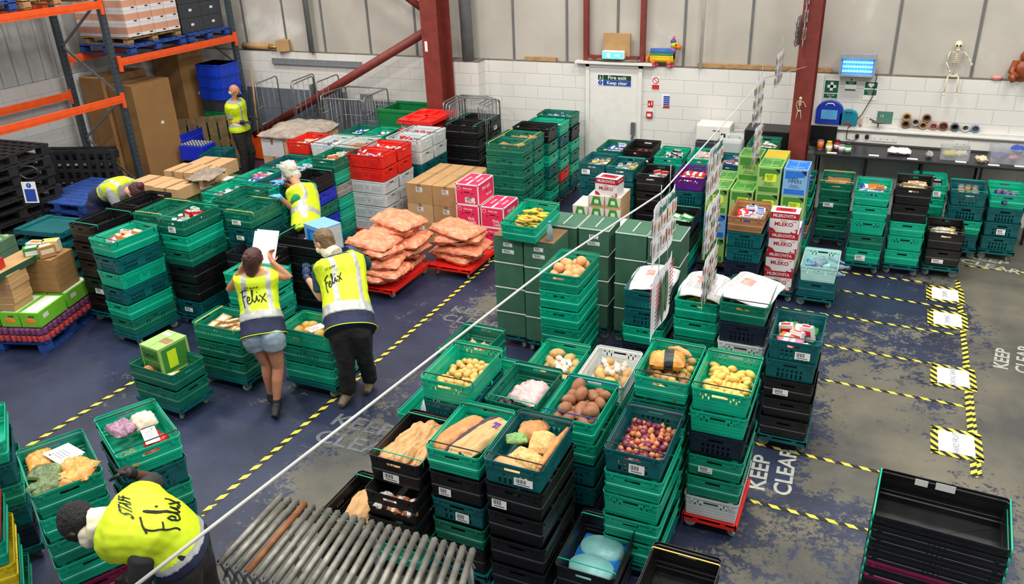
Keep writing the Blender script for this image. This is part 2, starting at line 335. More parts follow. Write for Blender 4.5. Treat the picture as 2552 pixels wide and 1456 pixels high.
def stencil(p, u, txts, size, label, mat=STENCIL):
    a, b = at(*p), at(*u); x = (b-a).normalized(); y = Vector((-x.y, x.x, 0)); e = empty('floor_lettering', a, 0, label, 'painted lettering')
    for i, t_ in enumerate(txts):
        text('lettering', t_, size, frame(-y*size*1.05*i+Vector((0, 0, .0025)), x, y), mat, e, 1.15, align='LEFT', extrude=.0003, bold=.004)
stencil((2405, 636), (2540, 664), ['KEEP', 'CLEAR'], .2, 'white stencilled keep clear on the walkway near the back wall')
stencil((1885, 1222), (1903, 1135), ['KEEP', 'CLEAR'], .19, 'cream stencilled keep clear beside the new potato stack')
stencil((2495, 920), (2505, 850), ['KEEP', 'CLEAR'], .18, 'white stencilled keep clear at the right edge of the walkway')
FADE = M('faded_stencil', (98, 100, 106), .6, var=.3, scale=25)
stencil((1125, 770), (1200, 782), ['KEEP', 'CLEAR'], .22, 'faded stencilled keep clear beside the green cartons', FADE)
stencil((830, 1045), (960, 1075), ['KEEP', 'CLEAR'], .26, 'worn stencilled keep clear near the rollers', FADE)
# ================================================================== people
SKIN = M('skin_light', (214, 160, 132), .5, var=.06, scale=12); SKIN2 = M('skin_tanned', (192, 130, 100), .5, var=.08, scale=12); SKIND = M('skin_dark', (88, 58, 44), .45, var=.1)
VEST = M('vest_yellow', (200, 222, 22), .55, var=.08, scale=6, bump=.35, bscale=7); BAND = M('reflective_band', (176, 178, 176), .35, .15, var=.06); NAVY = M('navy_cloth', (22, 30, 62), .8, var=.15, bump=.3, bscale=8); DARKC = M('dark_trousers', (34, 32, 32), .85, var=.2, bump=.4, bscale=9); DENIM = M('pale_denim', (138, 156, 172), .85, var=.12, bump=.3, bscale=12)
TEAL = M('teal_shirt', (22, 66, 78), .8, var=.1); GREENS = M('green_shirt', (26, 140, 84), .8, var=.1); GREYS = M('grey_tshirt', (150, 152, 152), .8, var=.1); CHAR = M('charcoal_shirt', (42, 42, 44), .85, var=.15); CREAM = M('cream_snood', (222, 212, 186), .8, var=.05, bump=.3, bscale=16)
HAIRR = M('auburn_hair', (66, 26, 26), .55, var=.35, scale=30, bump=.5, bscale=60); HAIRB = M('brown_hair', (112, 86, 60), .55, var=.3, scale=30, bump=.5, bscale=60); HAIRG = M('silver_hair', (204, 198, 182), .5, var=.15, scale=30, bump=.5, bscale=60); HAIRK = M('black_hair', (22, 20, 20), .8, var=.3, scale=40, bump=1., bscale=80)
GLB = M('blue_glove', (96, 160, 214), .4, var=.08); GLN = M('navy_glove', (30, 50, 92), .5, var=.1); GLK = M('black_glove', (24, 24, 26), .55, var=.1); SHOE = M('black_shoe', (26, 26, 28), .6, var=.1); BOOT = M('brown_boot', (110, 96, 78), .8, var=.3, scale=20); EYE = M('eye_white', (230, 228, 224), .2, var=0); LIP = M('lip', (170, 90, 84), .5, var=0)
def ringv(c, s, f, a, b, n=18, p=2.3):
    o = []
    for k in range(n):
        t = 2*PI*k/n; x, y = math.cos(t), math.sin(t); x = math.copysign(abs(x)**(2/p), x); y = math.copysign(abs(y)**(2/p), y); o.append(c+s*(x*a)+f*(y*b))
    return o
def remeshed(b, name, mats, parent, vox=.011, smooth=3, disp=None):
    o = b.build(name, mats); r = o.modifiers.new('r', 'REMESH'); r.mode = 'VOXEL'; r.voxel_size = vox; r.use_smooth_shade = True
    s = o.modifiers.new('s', 'SMOOTH'); s.iterations = smooth; s.factor = .5
    dg = bpy.context.evaluated_depsgraph_get(); me = bpy.data.meshes.new_from_object(o.evaluated_get(dg)); o.modifiers.clear(); old = o.data; o.data = me; me.name = name
    if not me.materials:
        for m in (mats if isinstance(mats, (list, tuple)) else [mats]): me.materials.append(m)
    for p in me.polygons: p.use_smooth = True
    bpy.data.meshes.remove(old)
    if disp:
        for v in me.vertices: v.co += v.normal*disp(v.co)
    o.parent = parent; return o
def limb(b, P, R, n=12): 
    P = [Vector(p) for p in P]; Q, S = [], []
    for i in range(len(P)-1):
        for t in range(5): u = t/5; Q.append(P[i].lerp(P[i+1], u)); S.append(R[i]*(1-u)+R[i+1]*u)
    Q.append(P[-1]); S.append(R[-1]); b.tube(Q, S, n)
def torso(b, J, g=0., top=1., lo=0., k=1.):
    """rings round the spine from the hips to the base of the neck; g widens it for clothes"""
    pts = [J['hip'], J['hip'].lerp(J['chest'], .5)+J.get('arch', Vector((0, 0, 0))), J['chest'], J['neck']]; sd = (J['shR']-J['shL']).normalized(); rows = []
    prof = [(0, .165, .115), (.12, .17, .118), (.35, .145, .105), (.55, .15, .108), (.75, .172, .118), (.88, .178, .108), (.96, .13, .08), (1., .07, .062)]
    def sp(t):
        t *= 3; i = min(int(t), 2); u = t-i; p0 = pts[max(i-1, 0)]; p1 = pts[i]; p2 = pts[i+1]; p3 = pts[min(i+2, 3)]
        return .5*((2*p1)+(p2-p0)*u+(2*p0-5*p1+4*p2-p3)*u*u+(3*p1-3*p2+p3-p0)*u**3)
    rings = []
    for t, a, c in prof:
        if t < lo or t > top: continue
        p = sp(t); d = (sp(min(t+.05, 1))-sp(max(t-.05, 0))).normalized(); f = d.cross(sd).normalized(); s_ = f.cross(d)*1.0
        rings.append(ringv(p, s_, f, (a*k+g), (c*k+g)))
    b.loft(rings); return sp, sd
def hand(b, w, d, nrm, s=1., curl=.5, mirror=1, spread=.0):
    """palm, four fingers of different length and a thumb that leaves the side of the palm"""
    d = Vector(d).normalized(); nrm = Vector(nrm).normalized(); x = d.cross(nrm).normalized(); nrm = x.cross(d)
    R_ = Matrix((x, d, nrm)).transposed(); b.ell(w+d*.045*s, (.041*s, .052*s, .016*s), 0, 14, 9, R_)
    for i, (o_, L_) in enumerate(((-.028, .064), (-.0095, .076), (.0095, .072), (.027, .055))):
        p = w+d*.08*s+x*(o_*s); c = curl*(.8+.12*i); P = [p]; a = c*.5; dd = d
        for seg, fr in enumerate((.42, .32, .26)):
            dd = (d*math.cos(a)-nrm*math.sin(a)+x*(o_*spread*6)).normalized(); P.append(P[-1]+dd*L_*s*fr*1.05); a += c*.7
        b.tube(P, [.0092*s, .0088*s, .0082*s, .0062*s], 8)
    p = w+d*.02*s+x*(-.034*s*mirror); b.tube([p, p+(d*.5-x*mirror*.8-nrm*.3)*.036*s, p+(d*.95-x*mirror*.75-nrm*.55)*.062*s], [.0125*s, .011*s, .008*s], 8)
def head(b, c, up, fw, s=1.):
    """skull with jaw, brow, nose, lips and ears in one skin"""
    up = up.normalized(); fw = (fw-up*fw.dot(up)).normalized(); x = fw.cross(up).normalized(); R_ = Matrix((x, fw, up)).transposed(); T = lambda a, f, z: c+x*(a*s)+fw*(f*s)+up*(z*s)
    b.ell(c+up*.02*s, (.074*s, .094*s, .098*s), 0, 18, 12, R_); b.ell(T(0, .022, -.045), (.058*s, .066*s, .07*s), 0, 16, 10, R_); b.ell(T(0, .055, -.088), (.03*s, .026*s, .022*s), 0, 10, 8, R_)
    b.tube([T(0, .088, .02), T(0, .112, -.018), T(0, .1, -.03)], [.008*s, .014*s, .012*s], 8); b.ell(T(0, .084, -.052), (.026*s, .012*s, .01*s), 0, 10, 6, R_); b.ell(T(0, .082, .032), (.05*s, .012*s, .01*s), 0, 10, 6, R_)
    for q in (-1, 1): b.ell(T(q*.075, -.004, -.008), (.01*s, .018*s, .03*s), 0, 8, 8, R_); b.ell(T(q*.042, .068, -.02), (.02*s, .016*s, .018*s), 0, 8, 6, R_)
    return T, R_
def eyes(T, R_, parent, s=1.):
    b = MB()
    for q in (-1, 1): b.ell(T(q*.031, .083, .008), (.012*s, .008*s, .008*s), 0, 10, 8, R_); b.ell(T(q*.031, .0905, .008), (.0055*s, .0025*s, .0055*s), 1, 8, 6, R_)
    b.build('eyes', [EYE, INK], parent)
FELIX = [[(.06, .97), (.04, .7), (.05, .35), (.10, 0)], [(-.03, .9), (.12, .98), (.33, 1.0)], [(.05, .55), (.22, .6)], [(.24, .30), (.36, .33), (.39, .46), (.33, .52), (.27, .42), (.27, .22), (.34, .14), (.45, .22), (.54, .55), (.56, .85), (.52, .92), (.50, .7), (.51, .3), (.57, .18), (.64, .3), (.69, .5)], [(.69, .5), (.69, .28), (.73, .2), (.78, .3)], [(.715, .68), (.72, .72)], [(.80, .52), (.88, .38), (.98, .16)], [(1.03, .58), (.92, .38), (.82, .14)]]
def on_vest(vest, sp, sd, back, parent, t_staff=.86, t_fel=.5, w=.25, hgt=.125, size=.054, uo=0.):
    me = vest.data; bv = BVHTree.FromPolygons([v.co for v in me.vertices], [tuple(p.vertices) for p in me.polygons])
    def proj(u, t, lift=.003, dv=0.):
        p = sp(max(0, min(1, t+dv))); u += uo; d = (sp(min(t+dv+.04, 1))-sp(max(t+dv-.04, 0))).normalized(); bk = (back-d*back.dot(d)).normalized(); q = p+sd*u+bk*.5
        h = bv.ray_cast(q, -bk)
        return (h[0]+bk*lift) if h[0] is not None else None
    Ls = (sp(1)-sp(0)).length; b = MB()
    for st in FELIX:
        P = []
        for i in range(len(st)-1):
            for k in range(6):
                x = st[i][0]+(st[i+1][0]-st[i][0])*k/6; y = st[i][1]+(st[i+1][1]-st[i][1])*k/6; P.append((x, y))
        P.append(st[-1]); Q = [proj((x-.5)*w, t_fel+(y-.5)*hgt/Ls) for x, y in P]; Q = [q for q in Q if q is not None]
        if len(Q) > 1: b.tube(Q, .0052, 6)
    b.build('felix_lettering', INK, parent)
    tm = textmesh('STAFF', size, 0, 1.0, bold=.0008); b = MB(); V = [proj(v.co.x, t_staff+v.co.y/Ls, .009) for v in tm.vertices]
    if all(v is not None for v in V): b.add(V, [tuple(p.vertices) for p in tm.polygons]); b.build('staff_lettering', INK, parent)
def band_vest(vest, sp, sd, bands=((.14, .26),), straps=True, back=None, hem=None, su=.085):
    me = vest.data; L0 = [sp(i/60) for i in range(61)]; me.materials.clear(); [me.materials.append(m) for m in (VEST, BAND, NAVY)]
    n = len(me.polygons); C_ = np.empty(n*3); me.polygons.foreach_get('center', C_); C_ = C_.reshape(n, 3); A_ = np.array([tuple(p) for p in L0])
    k = ((C_[:, None, :]-A_[None, :, :])**2).sum(2).argmin(1); t = k/60; u = np.abs((C_-A_[k]) @ np.array(tuple(sd))); mi = np.zeros(n, dtype=np.int32)
    for a, b_ in bands: mi[(t > a) & (t < b_)] = 1
    if straps: mi[(t > .2) & (u > su) & (u < su+.045)] = 1
    me.polygons.foreach_set('material_index', mi)
def person(label, J, skin, vox=.0085, s=1., build=1., head_up=None, face=None, hands='skin', curlL=.5, curlR=.5, shoes=SHOE, legs=True, hn=None):
    e = empty('person', J['ankL'].copy() if legs else J['hip'].copy(), 0, label, 'person'); e.location.z = 0; bpy.context.view_layer.update(); inv = e.matrix_world.inverted() if False else Matrix.Translation(-e.location)
    for k_ in J: 
        if k_ != 'arch': J[k_] = inv @ J[k_]
    b = MB(); sp, sd = torso(b, J, 0, k=build); k = build
    up = head_up or (J['head']-J['neck']).normalized(); T, R_ = head(b, J['head'], up, face, s); limb(b, [J['chest'].lerp(J['neck'], .8), J['head']-up*.06*s], [.056*s, .05*s])
    for q in 'LR':
        limb(b, [J['chest'].lerp(J['sh'+q], .5), J['sh'+q], J['el'+q], J['wr'+q]], [.06*k, .052*k, .039*k, .026*k])
        if legs:
            dn = (J['an'+'k'+q]-J['kn'+q]); limb(b, [J['hi'+q], J['hi'+q].lerp(J['kn'+q], .35), J['kn'+q], J['kn'+q].lerp(J['ank'+q], .35)-face*.012, J['ank'+q]], [.088*k, .082*k, .056*k, .055*k, .034*k])
        d = (J['wr'+q]-J['el'+q]).normalized(); nn = (hn or {}).get(q, Vector((0, 0, 1)))
        hb = b if hands == 'skin' else MB(); hand(hb, J['wr'+q], (J.get('hd'+q) - J['wr'+q]) if J.get('hd'+q) else d, nn, s, curlL if q == 'L' else curlR, 1 if q == 'R' else -1)
        if hands != 'skin': limb(hb, [J['wr'+q]-d*.05, J['wr'+q]+d*.01], [.031*k, .031*k]); hb.build('glove', hands, e)
    remeshed(b, 'body', skin, e, vox, 2); eyes(T, R_, e, s)
    if legs:
        for q in 'LR':
            a, t = J['ank'+q], J['toe'+q]; d = (t-a); m = MB(); up_ = Vector((0, 0, 1)); h = a-Vector(d).normalized()*.05; z0 = min(a.z, .09)
            m.tube([h+Vector((0, 0, -.03)), a+Vector((0, 0, -.035)), a.lerp(t, .55)+Vector((0, 0, -.005)), t], [.034, .044, .046, .034], 12); m.tube([a+Vector((0, 0, .03)), a+Vector((0, 0, -.04))], [.042, .05], 12)
            remeshed(m, 'shoe', shoes, e, .01, 2)
    return e, T, R_, sp, sd, inv
def vest_of(e, J, sp_, sd_, k, g=.028, lo=0., bands=((.14, .25),), lettering=True, back=None, hem=None, tf=.5, ts=.86, straps=True, fw=.25, su=.085, fh_=.125, tp=.96, uo=0.):
    b = MB(); torso(b, J, g, tp, lo, k)
    for q in 'LR': limb(b, [J['chest'].lerp(J['sh'+q], .4)+(J['neck']-J['chest'])*.25, J['sh'+q].lerp(J['chest'], .12)+(J['neck']-J['chest']).normalized()*.01], [.075*k+g*.4, .058*k+g*.5])
    v = remeshed(b, 'hi_vis_vest', [VEST], e, .011, 3, lambda c: .006*noise.noise(c*9)+.004*noise.noise(c*22)); band_vest(v, sp_, sd_, bands, straps, back, hem, su)
    if lettering: on_vest(v, sp_, sd_, back, e, ts, tf, fw, fh_, uo=uo)
    return v
def garment(e, name, mat, chains, vox=.011, tor=None, g=.018, J=None, k=1., nz=.006, skirt=0.):
    b = MB()
    if skirt:
        sd = (J['shR']-J['shL']).normalized(); d = (J['chest']-J['hip']).normalized(); f = d.cross(sd).normalized(); s_ = f.cross(d); b.loft([ringv(J['hip']-d*skirt*q, s_, f, (.17*k+g+.01*q), (.118*k+g+.01*q)) for q in (-.3, .3, 1)])
        p_ = MB(); p_.tube(ringv(J['hip']-d*skirt, s_, f, .17*k+g+.012, .118*k+g+.012, 30), .0045, 6, closed=True); p_.build('hem_piping', VEST, e)
    if tor: torso(b, J, g, tor[1], tor[0], k)
    for P, R in chains: limb(b, P, R)
    return remeshed(b, name, mat, e, vox, 2, lambda c: nz*noise.noise(c*8)+nz*.6*noise.noise(c*19))
V3 = Vector
def J_(**k): return {a: V3(b_) for a, b_ in k.items()}
# --- woman with papers, seen from behind
J = J_(hip=at(655, 815, .86), chest=at(641, 715, 1.17), neck=at(636, 676, 1.33), head=at(632, 648, 1.455), shL=at(594, 697, 1.25), shR=at(683, 685, 1.25), elL=at(572, 722, 1.10), elR=at(722, 692, 1.20), wrL=at(596, 680, 1.34), wrR=at(676, 652, 1.38), hiL=at(632, 838, .80), hiR=at(678, 838, .80), knL=at(664, 905, .47), knR=at(694, 915, .46), ankL=at(676, 980, .12), ankR=at(690, 1000, .13), toeL=V3((0, 0, 0)), toeR=V3((0, 0, 0)))
J['toeL'] = J['ankL']+V3((-.04, .14, -.07)); J['ankL'].z = .1; J['toeR'] = J['ankR']+V3((.06, -.13, -.09)); J['hdL'] = J['wrL']+V3((.03, .08, .08)); J['hdR'] = J['wrR']+V3((-.06, .06, .06))
fw = V3((-.12, .8, -.15)); e, T, R_, sp, sd, inv = person('person with auburn hair, yellow Felix vest and denim shorts reading papers, seen from behind', J, SKIN2, face=fw, build=.98, curlL=.9, curlR=1.1, hn=dict(L=V3((1, 0, 0)), R=V3((-1, 0, 0))))
bk = -fw.normalized(); garment(e, 'navy_top', NAVY, [], tor=(0, .2), g=.034, J=J, k=.98, skirt=.09)
vest_of(e, J, sp, sd, .98, .036, lo=.12, bands=((.1, .24),), back=bk, tf=.45, ts=.76, fw=.23, fh_=.15, uo=.045)
garment(e, 'denim_shorts', DENIM, [([J['hip'], J['hi'+q], J['hi'+q].lerp(J['kn'+q], .36)], [.11, .118, .112]) for q in 'LR'], tor=(0, .08), g=.016, J=J)
b = MB(); up = (J['head']-J['neck']).normalized(); b.ell(T(0, -.012, .03), (.088, .104, .102), 0, 18, 12, R_, nz=.12, seed=3, nsc=3); b.ell(T(0, -.06, -.04), (.078, .05, .085), 0, 14, 10, R_, nz=.15, seed=4); b.ell(T(0, -.075, -.1), (.05, .03, .05), 0, 12, 8, R_, nz=.2, seed=6); remeshed(b, 'hair', HAIRR, e, .009, 2, lambda c: .004*noise.noise(c*30))
b = MB(); 
pc = at(634, 640, 1.42)+V3((-.02, .16, .03)); b.box((0, 0, 0), (.24, .004, .3)); b.box((.02, .006, .02), (.24, .004, .3)); o = b.build('sheet_of_paper', PAPER, None, pc); o.rotation_euler = (-.55, 0, .12); tag(o, 'white papers held up in front of the auburn haired person', 'paper')
# --- man in the Felix vest, leaning left
J = J_(hip=at(872, 812, .90), chest=at(853, 690, 1.22), neck=at(838, 636, 1.40), head=at(808, 603, 1.50), shL=at(796, 668, 1.29), shR=at(886, 640, 1.30), elL=at(800, 742, 1.02), elR=at(890, 700, 1.06), wrL=at(764, 690, 1.13), wrR=at(850, 640, 1.12), hiL=at(848, 830, .84), hiR=at(896, 825, .84), knL=at(862, 905, .48), knR=at(908, 890, .48), ankL=at(868, 975, .1), ankR=at(922, 945, .1), toeL=V3((0, 0, 0)), toeR=V3((0, 0, 0)))
J['toeL'] = J['ankL']+V3((.02, -.17, -.06)); J['toeR'] = J['ankR']+V3((.05, -.15, -.06)); J['elR'] = J['shR']+V3((-.02, .22, -.2)); J['wrR'] = J['elR']+V3((-.2, .08, .1)); J['toeL'] = J['ankL']+V3((-.08, .16, -.06)) if False else J['toeL']; J['hdL'] = J['wrL']+V3((-.03, .05, .09))
fwb = V3((-.55, .75, 0)); fh = V3((-.86, .12, -.45)); e, T, R_, sp, sd, inv = person('person in yellow Felix vest with cream neck gaiter leaning over the black crates', J, SKIN, face=fh, build=1.12, s=1.04, head_up=V3((-.25, .1, 1)), hands=GLN, curlL=.7, curlR=.7, shoes=BOOT, hn=dict(L=V3((.4, -.9, .2)), R=V3((0, 0, 1))))
garment(e, 'teal_shirt', TEAL, [([J['chest'].lerp(J['sh'+q], .5), J['sh'+q], J['sh'+q].lerp(J['el'+q], .8)], [.085, .078, .066]) for q in 'LR'], tor=(0, 1.), g=.02, J=J, k=1.12)
garment(e, 'navy_top', NAVY, [], tor=(0, .16), g=.042, J=J, k=1.12, skirt=.06)
vest_of(e, J, sp, sd, 1.12, .05, lo=.12, bands=((.1, .24),), back=V3((.15, -1, .1)), tf=.50, ts=.76, fw=.25, fh_=.15, uo=.055)
garment(e, 'dark_trousers', DARKC, [([J['hip'], J['hi'+q], J['kn'+q], J['ank'+q]+V3((0, 0, .0))], [.115, .112, .084, .076]) for q in 'LR'], tor=(0, .12), g=.03, J=J, k=1.1, nz=.01)
b = MB(); b.ell(T(0, -.014, .035), (.086, .104, .098), 0, 18, 12, R_, nz=.08, seed=8); b.ell(T(0, -.045, -.015), (.08, .066, .07), 0, 14, 10, R_, nz=.08, seed=9); b.ell(T(0, .05, .075), (.062, .045, .035), 0, 12, 8, R_); remeshed(b, 'hair', HAIRB, e, .009, 2, lambda c: .003*noise.noise(c*35))
b = MB(); b.ell(T(0, .045, -.06), (.068, .07, .05), 0, 14, 10, R_); limb(b, [T(0, .0, -.07), J['neck']], [.078, .082]); remeshed(b, 'neck_gaiter', CREAM, e, .01, 2, lambda c: .004*noise.noise(c*26))
b = MB(); b.box((0, 0, 0), (.05, .004, .06)); o = b.build('white_tag', WH, e); o.location = J['neck'].lerp(J['chest'], .25)+V3((.02, -.15, .04))
# --- grey haired woman reaching left
J = J_(hip=at(768, 585, .84), chest=at(759, 503, 1.14), neck=at(744, 460, 1.33), head=at(722, 428, 1.44), shL=at(741, 492, 1.24), shR=at(778, 468, 1.24), elL=at(728, 520, 1.10), elR=at(724, 468, 1.16), wrL=at(694, 490, 1.32), wrR=at(702, 455, 1.32), hiL=at(745, 590, .78), hiR=at(765, 575, .78), knL=V3((0, 0, 0)), knR=V3((0, 0, 0)), ankL=V3((0, 0, 0)), ankR=V3((0, 0, 0)), toeL=V3((0, 0, 0)), toeR=V3((0, 0, 0)))
for q, dy in (('L', -.08), ('R', .08)):
    base = J['hip'].copy(); J['kn'+q] = V3((base.x, base.y+dy, .45)); J['ank'+q] = V3((base.x+.03, base.y+dy, .09)); J['toe'+q] = J['ank'+q]+V3((-.16, 0, -.05)); J['hi'+q] = V3((base.x, base.y+dy, .78))
J['hdL'] = J['wrL']+V3((-.1, .02, .0)); J['hdR'] = J['wrR']+V3((-.1, .0, .01)); fh = V3((-.92, -.1, -.5)); e, T, R_, sp, sd, inv = person('person with silver hair, face mask, green shirt and blue gloves reaching into crates', J, SKIN2, face=fh, build=1.06, s=1.08, head_up=V3((-.3, 0, 1)), hands=GLB, curlL=.45, curlR=.3, hn=dict(L=V3((0, 0, 1)), R=V3((0, 0, 1))))
garment(e, 'green_shirt', GREENS, [([J['chest'].lerp(J['sh'+q], .5), J['sh'+q], J['sh'+q].lerp(J['el'+q], .6)], [.075, .07, .06]) for q in 'LR'], tor=(0, 1.), g=.02, J=J, k=.95)
vest_of(e, J, sp, sd, 1.06, .036, lo=0, bands=((.34, .44),), back=V3((.7, -.7, .2)), tf=.6, lettering=False)
garment(e, 'dark_trousers', DARKC, [([J['hip'], J['hi'+q], J['kn'+q], J['ank'+q]], [.11, .11, .075, .06]) for q in 'LR'], tor=(0, .1), g=.02, J=J, k=.95)
b = MB(); b.ell(T(0, -.012, .035), (.094, .112, .104), 0, 18, 12, R_, nz=.14, seed=13, nsc=3); b.ell(T(0, -.07, -.05), (.07, .05, .07), 0, 14, 10, R_, nz=.2, seed=14); 
for q in (-1, 1): b.ell(T(q*.07, -.02, -.02), (.02, .04, .05), 0, 10, 8, R_, nz=.2)
b.ell(T(0, .06, .075), (.06, .05, .035), 0, 12, 8, R_, nz=.2); remeshed(b, 'hair', HAIRG, e, .009, 3, lambda c: .003*noise.noise(c*26))
b = MB(); b.ell(T(0, .075, -.045), (.058, .05, .055), 0, 14, 10, R_); b.tube([T(.05, .06, -.03), T(.08, 0, -.005)], .003, 5); b.tube([T(-.05, .06, -.03), T(-.08, 0, -.005)], .003, 5); b.build('face_mask', M('mask_blue', (200, 214, 230), .7, var=.05), e)
# --- bald man by the racking
hb = at(584, 228, 1.56); J = J_(head=hb, neck=hb+V3((-.03, .0, -.15)), chest=hb+V3((-.06, .02, -.36)), hip=hb+V3((-.04, .02, -.70)))
dr = V3((.92, .3, 0)).normalized(); si = V3((-dr.y, dr.x, 0))
J['shL'] = J['chest']+si*.17+V3((0, 0, .12)); J['shR'] = J['chest']-si*.17+V3((0, 0, .12))
for q, s_ in (('L', 1), ('R', -1)):
    J['el'+q] = J['sh'+q]+V3((-.02, 0, -.27))-dr*.03; J['wr'+q] = J['el'+q]+dr*.22+V3((0, 0, -.0)); J['hi'+q] = J['hip']+si*.09*s_+V3((0, 0, -.05)); J['kn'+q] = V3((J['hip'].x+.04*s_, J['hip'].y, .46))+si*.09*s_+dr*.06; J['ank'+q] = V3((J['hip'].x, J['hip'].y, .09))+si*.1*s_; J['toe'+q] = J['ank'+q]+dr*.17+V3((0, 0, -.05))
e, T, R_, sp, sd, inv = person('bald person in yellow vest and grey t-shirt standing by the racking looking down', J, SKIN2, face=dr+V3((0, 0, -.7)), build=1.14, head_up=V3((.15, 0, 1)), hands=GLK, curlL=.6, curlR=.6, hn=dict(L=V3((0, 0, 1)), R=V3((0, 0, 1))))
garment(e, 'grey_tshirt', GREYS, [([J['chest'].lerp(J['sh'+q], .5), J['sh'+q], J['sh'+q].lerp(J['el'+q], .75)], [.075, .07, .06]) for q in 'LR'], tor=(0, 1.), g=.02, J=J, k=1.14)
vest_of(e, J, sp, sd, 1.14, .036, lo=0, bands=((.22, .32),), lettering=False)
garment(e, 'dark_trousers', DARKC, [([J['hip'], J['hi'+q], J['kn'+q], J['ank'+q]], [.115, .115, .08, .065]) for q in 'LR'], tor=(0, .1), g=.02, J=J, k=1.14)
b = MB(); b.ell(T(0, .07, -.05), (.05, .05, .05), 0, 14, 10, R_); b.build('face_mask', BLK, e); b = MB()
for q in (-1, 1): b.tube([T(q*.032+.018*math.cos(a), .096, .008+.014*math.sin(a)) for a in [2*PI*k/12 for k in range(12)]], .002, 5, closed=True); b.tube([T(q*.05, .094, .008), T(q*.078, .0, .008)], .002, 5)
b.build('glasses', INK, e)
b = MB(); b.ell(T(0, -.03, -.02), (.079, .074, .045), 0, 14, 8, R_); remeshed(b, 'grey_hair', HAIRG, e, .009, 2)
# --- woman bending at the left
hb = at(338, 478, 1.22); hp = at(252, 515, .93); d_ = (hb-hp); d_.z = 0; d_.normalize(); si = V3((-d_.y, d_.x, 0))
J = J_(head=hb, neck=hb-d_*.14+V3((0, 0, -.0)), hip=hp, chest=hb-d_*.34+V3((0, 0, .02)))
J['shL'] = J['chest']+si*.17+d_*.1; J['shR'] = J['chest']-si*.17+d_*.1; J['hip'] = J['chest']-d_*.36+V3((0, 0, -.18))
for q, s_ in (('L', 1), ('R', -1)):
    J['el'+q] = J['sh'+q]+d_*.08+V3((0, 0, -.24)); J['wr'+q] = J['el'+q]+d_*.2+V3((0, 0, .05)); J['hi'+q] = J['hip']+si*.09*s_+V3((0, 0, -.06)); J['kn'+q] = V3((*J['hip'].xy, .44))+si*.1*s_+d_*.04; J['ank'+q] = V3((*J['hip'].xy, .09))+si*.11*s_-d_*.02; J['toe'+q] = J['ank'+q]+d_*.17+V3((0, 0, -.05))
e, T, R_, sp, sd, inv = person('person with auburn bun in a yellow vest bending over a black crate', J, SKIN, face=V3((d_.x*.3, d_.y*.3-.25, -1)), build=.94, head_up=d_+V3((0, 0, .35)), hands='skin', hn=dict(L=V3((0, 0, 1)), R=V3((0, 0, 1))))
garment(e, 'grey_tshirt', GREYS, [([J['chest'].lerp(J['sh'+q], .5), J['sh'+q], J['sh'+q].lerp(J['el'+q], .7)], [.075, .07, .06]) for q in 'LR'], tor=(0, 1.), g=.018, J=J, k=.94)
vest_of(e, J, sp, sd, .94, .034, lo=.25, bands=((.42, .54),), back=V3((0, 0, 1)), lettering=False)
garment(e, 'navy_trousers', NAVY, [([J['hip'], J['hi'+q], J['kn'+q], J['ank'+q]], [.125, .125, .08, .065]) for q in 'LR'], tor=(0, .4), g=.025, J=J, k=.94)
b = MB(); b.ell(T(0, -.012, .03), (.086, .104, .1), 0, 18, 12, R_, nz=.1, seed=23, nsc=3); b.ell(T(0, -.05, .12), (.05, .05, .045), 0, 12, 10, R_, nz=.2); b.ell(T(0, -.06, -.03), (.06, .05, .06), 0, 12, 8, R_); remeshed(b, 'hair', HAIRR, e, .009, 2, lambda c: .004*noise.noise(c*30))
b = MB(); b.ell(T(0, .075, -.045), (.055, .045, .05), 0, 12, 8, R_); b.build('face_mask', M('mask_white', (226, 226, 224), .7, var=.03), e)
# --- person bending over the crates at the lower left
J = J_(head=at(206, 1308, 1.22), neck=at(300, 1300, 1.20), chest=at(366, 1305, 1.25), hip=at(458, 1378, 1.0), shL=at(356, 1392, 1.15), shR=at(350, 1234, 1.15), hiL=at(446, 1420, .95), hiR=at(462, 1330, .95))
J['arch'] = V3((.0, 0, .05)); J['elR'] = at(388, 1196, 1.08); J['wrR'] = at(318, 1178, 1.26); J['hdR'] = J['wrR']+V3((-.1, .04, -.02)); J['elL'] = at(352, 1450, .98); J['wrL'] = J['elL']+V3((-.2, .06, -.1))
for q, dx, dy in (('L', .02, -.12), ('R', .02, .06)): J['kn'+q] = V3((J['hip'].x+dx, J['hip'].y+dy, .50)); J['ank'+q] = V3((J['hip'].x+dx-.06, J['hip'].y+dy, .09)); J['toe'+q] = J['ank'+q]+V3((-.16, .02, -.05))
e, T, R_, sp, sd, inv = person('person with black hair and cream neck gaiter bending over the lower left crates', J, SKIND, face=V3((-.25, 0, -1)), build=1.1, s=1.1, head_up=V3((-1, .05, .05)), hands=GLK, curlL=.5, curlR=.6, hn=dict(L=V3((0, 0, 1)), R=V3((0, 0, 1))))
garment(e, 'charcoal_shirt', CHAR, [([J['chest'].lerp(J['sh'+q], .5), J['sh'+q], J['sh'+q].lerp(J['el'+q], .9)], [.088, .08, .066]) for q in 'LR'], tor=(0, 1.), g=.02, J=J, k=1.1)
garment(e, 'navy_top', NAVY, [], tor=(0, .45), g=.04, J=J, k=1.1)
vest_of(e, J, sp, sd, 1.1, .048, lo=.12, bands=((.1, .2),), back=V3((0, -.1, 1)), tf=.54, ts=.76, fw=.22, straps=False, fh_=.11, tp=.93, uo=-.05)
garment(e, 'dark_trousers', DARKC, [([J['hip'], J['hi'+q], J['kn'+q], J['ank'+q]], [.135, .13, .085, .07]) for q in 'LR'], tor=(0, .15), g=.03, J=J, k=1.1)
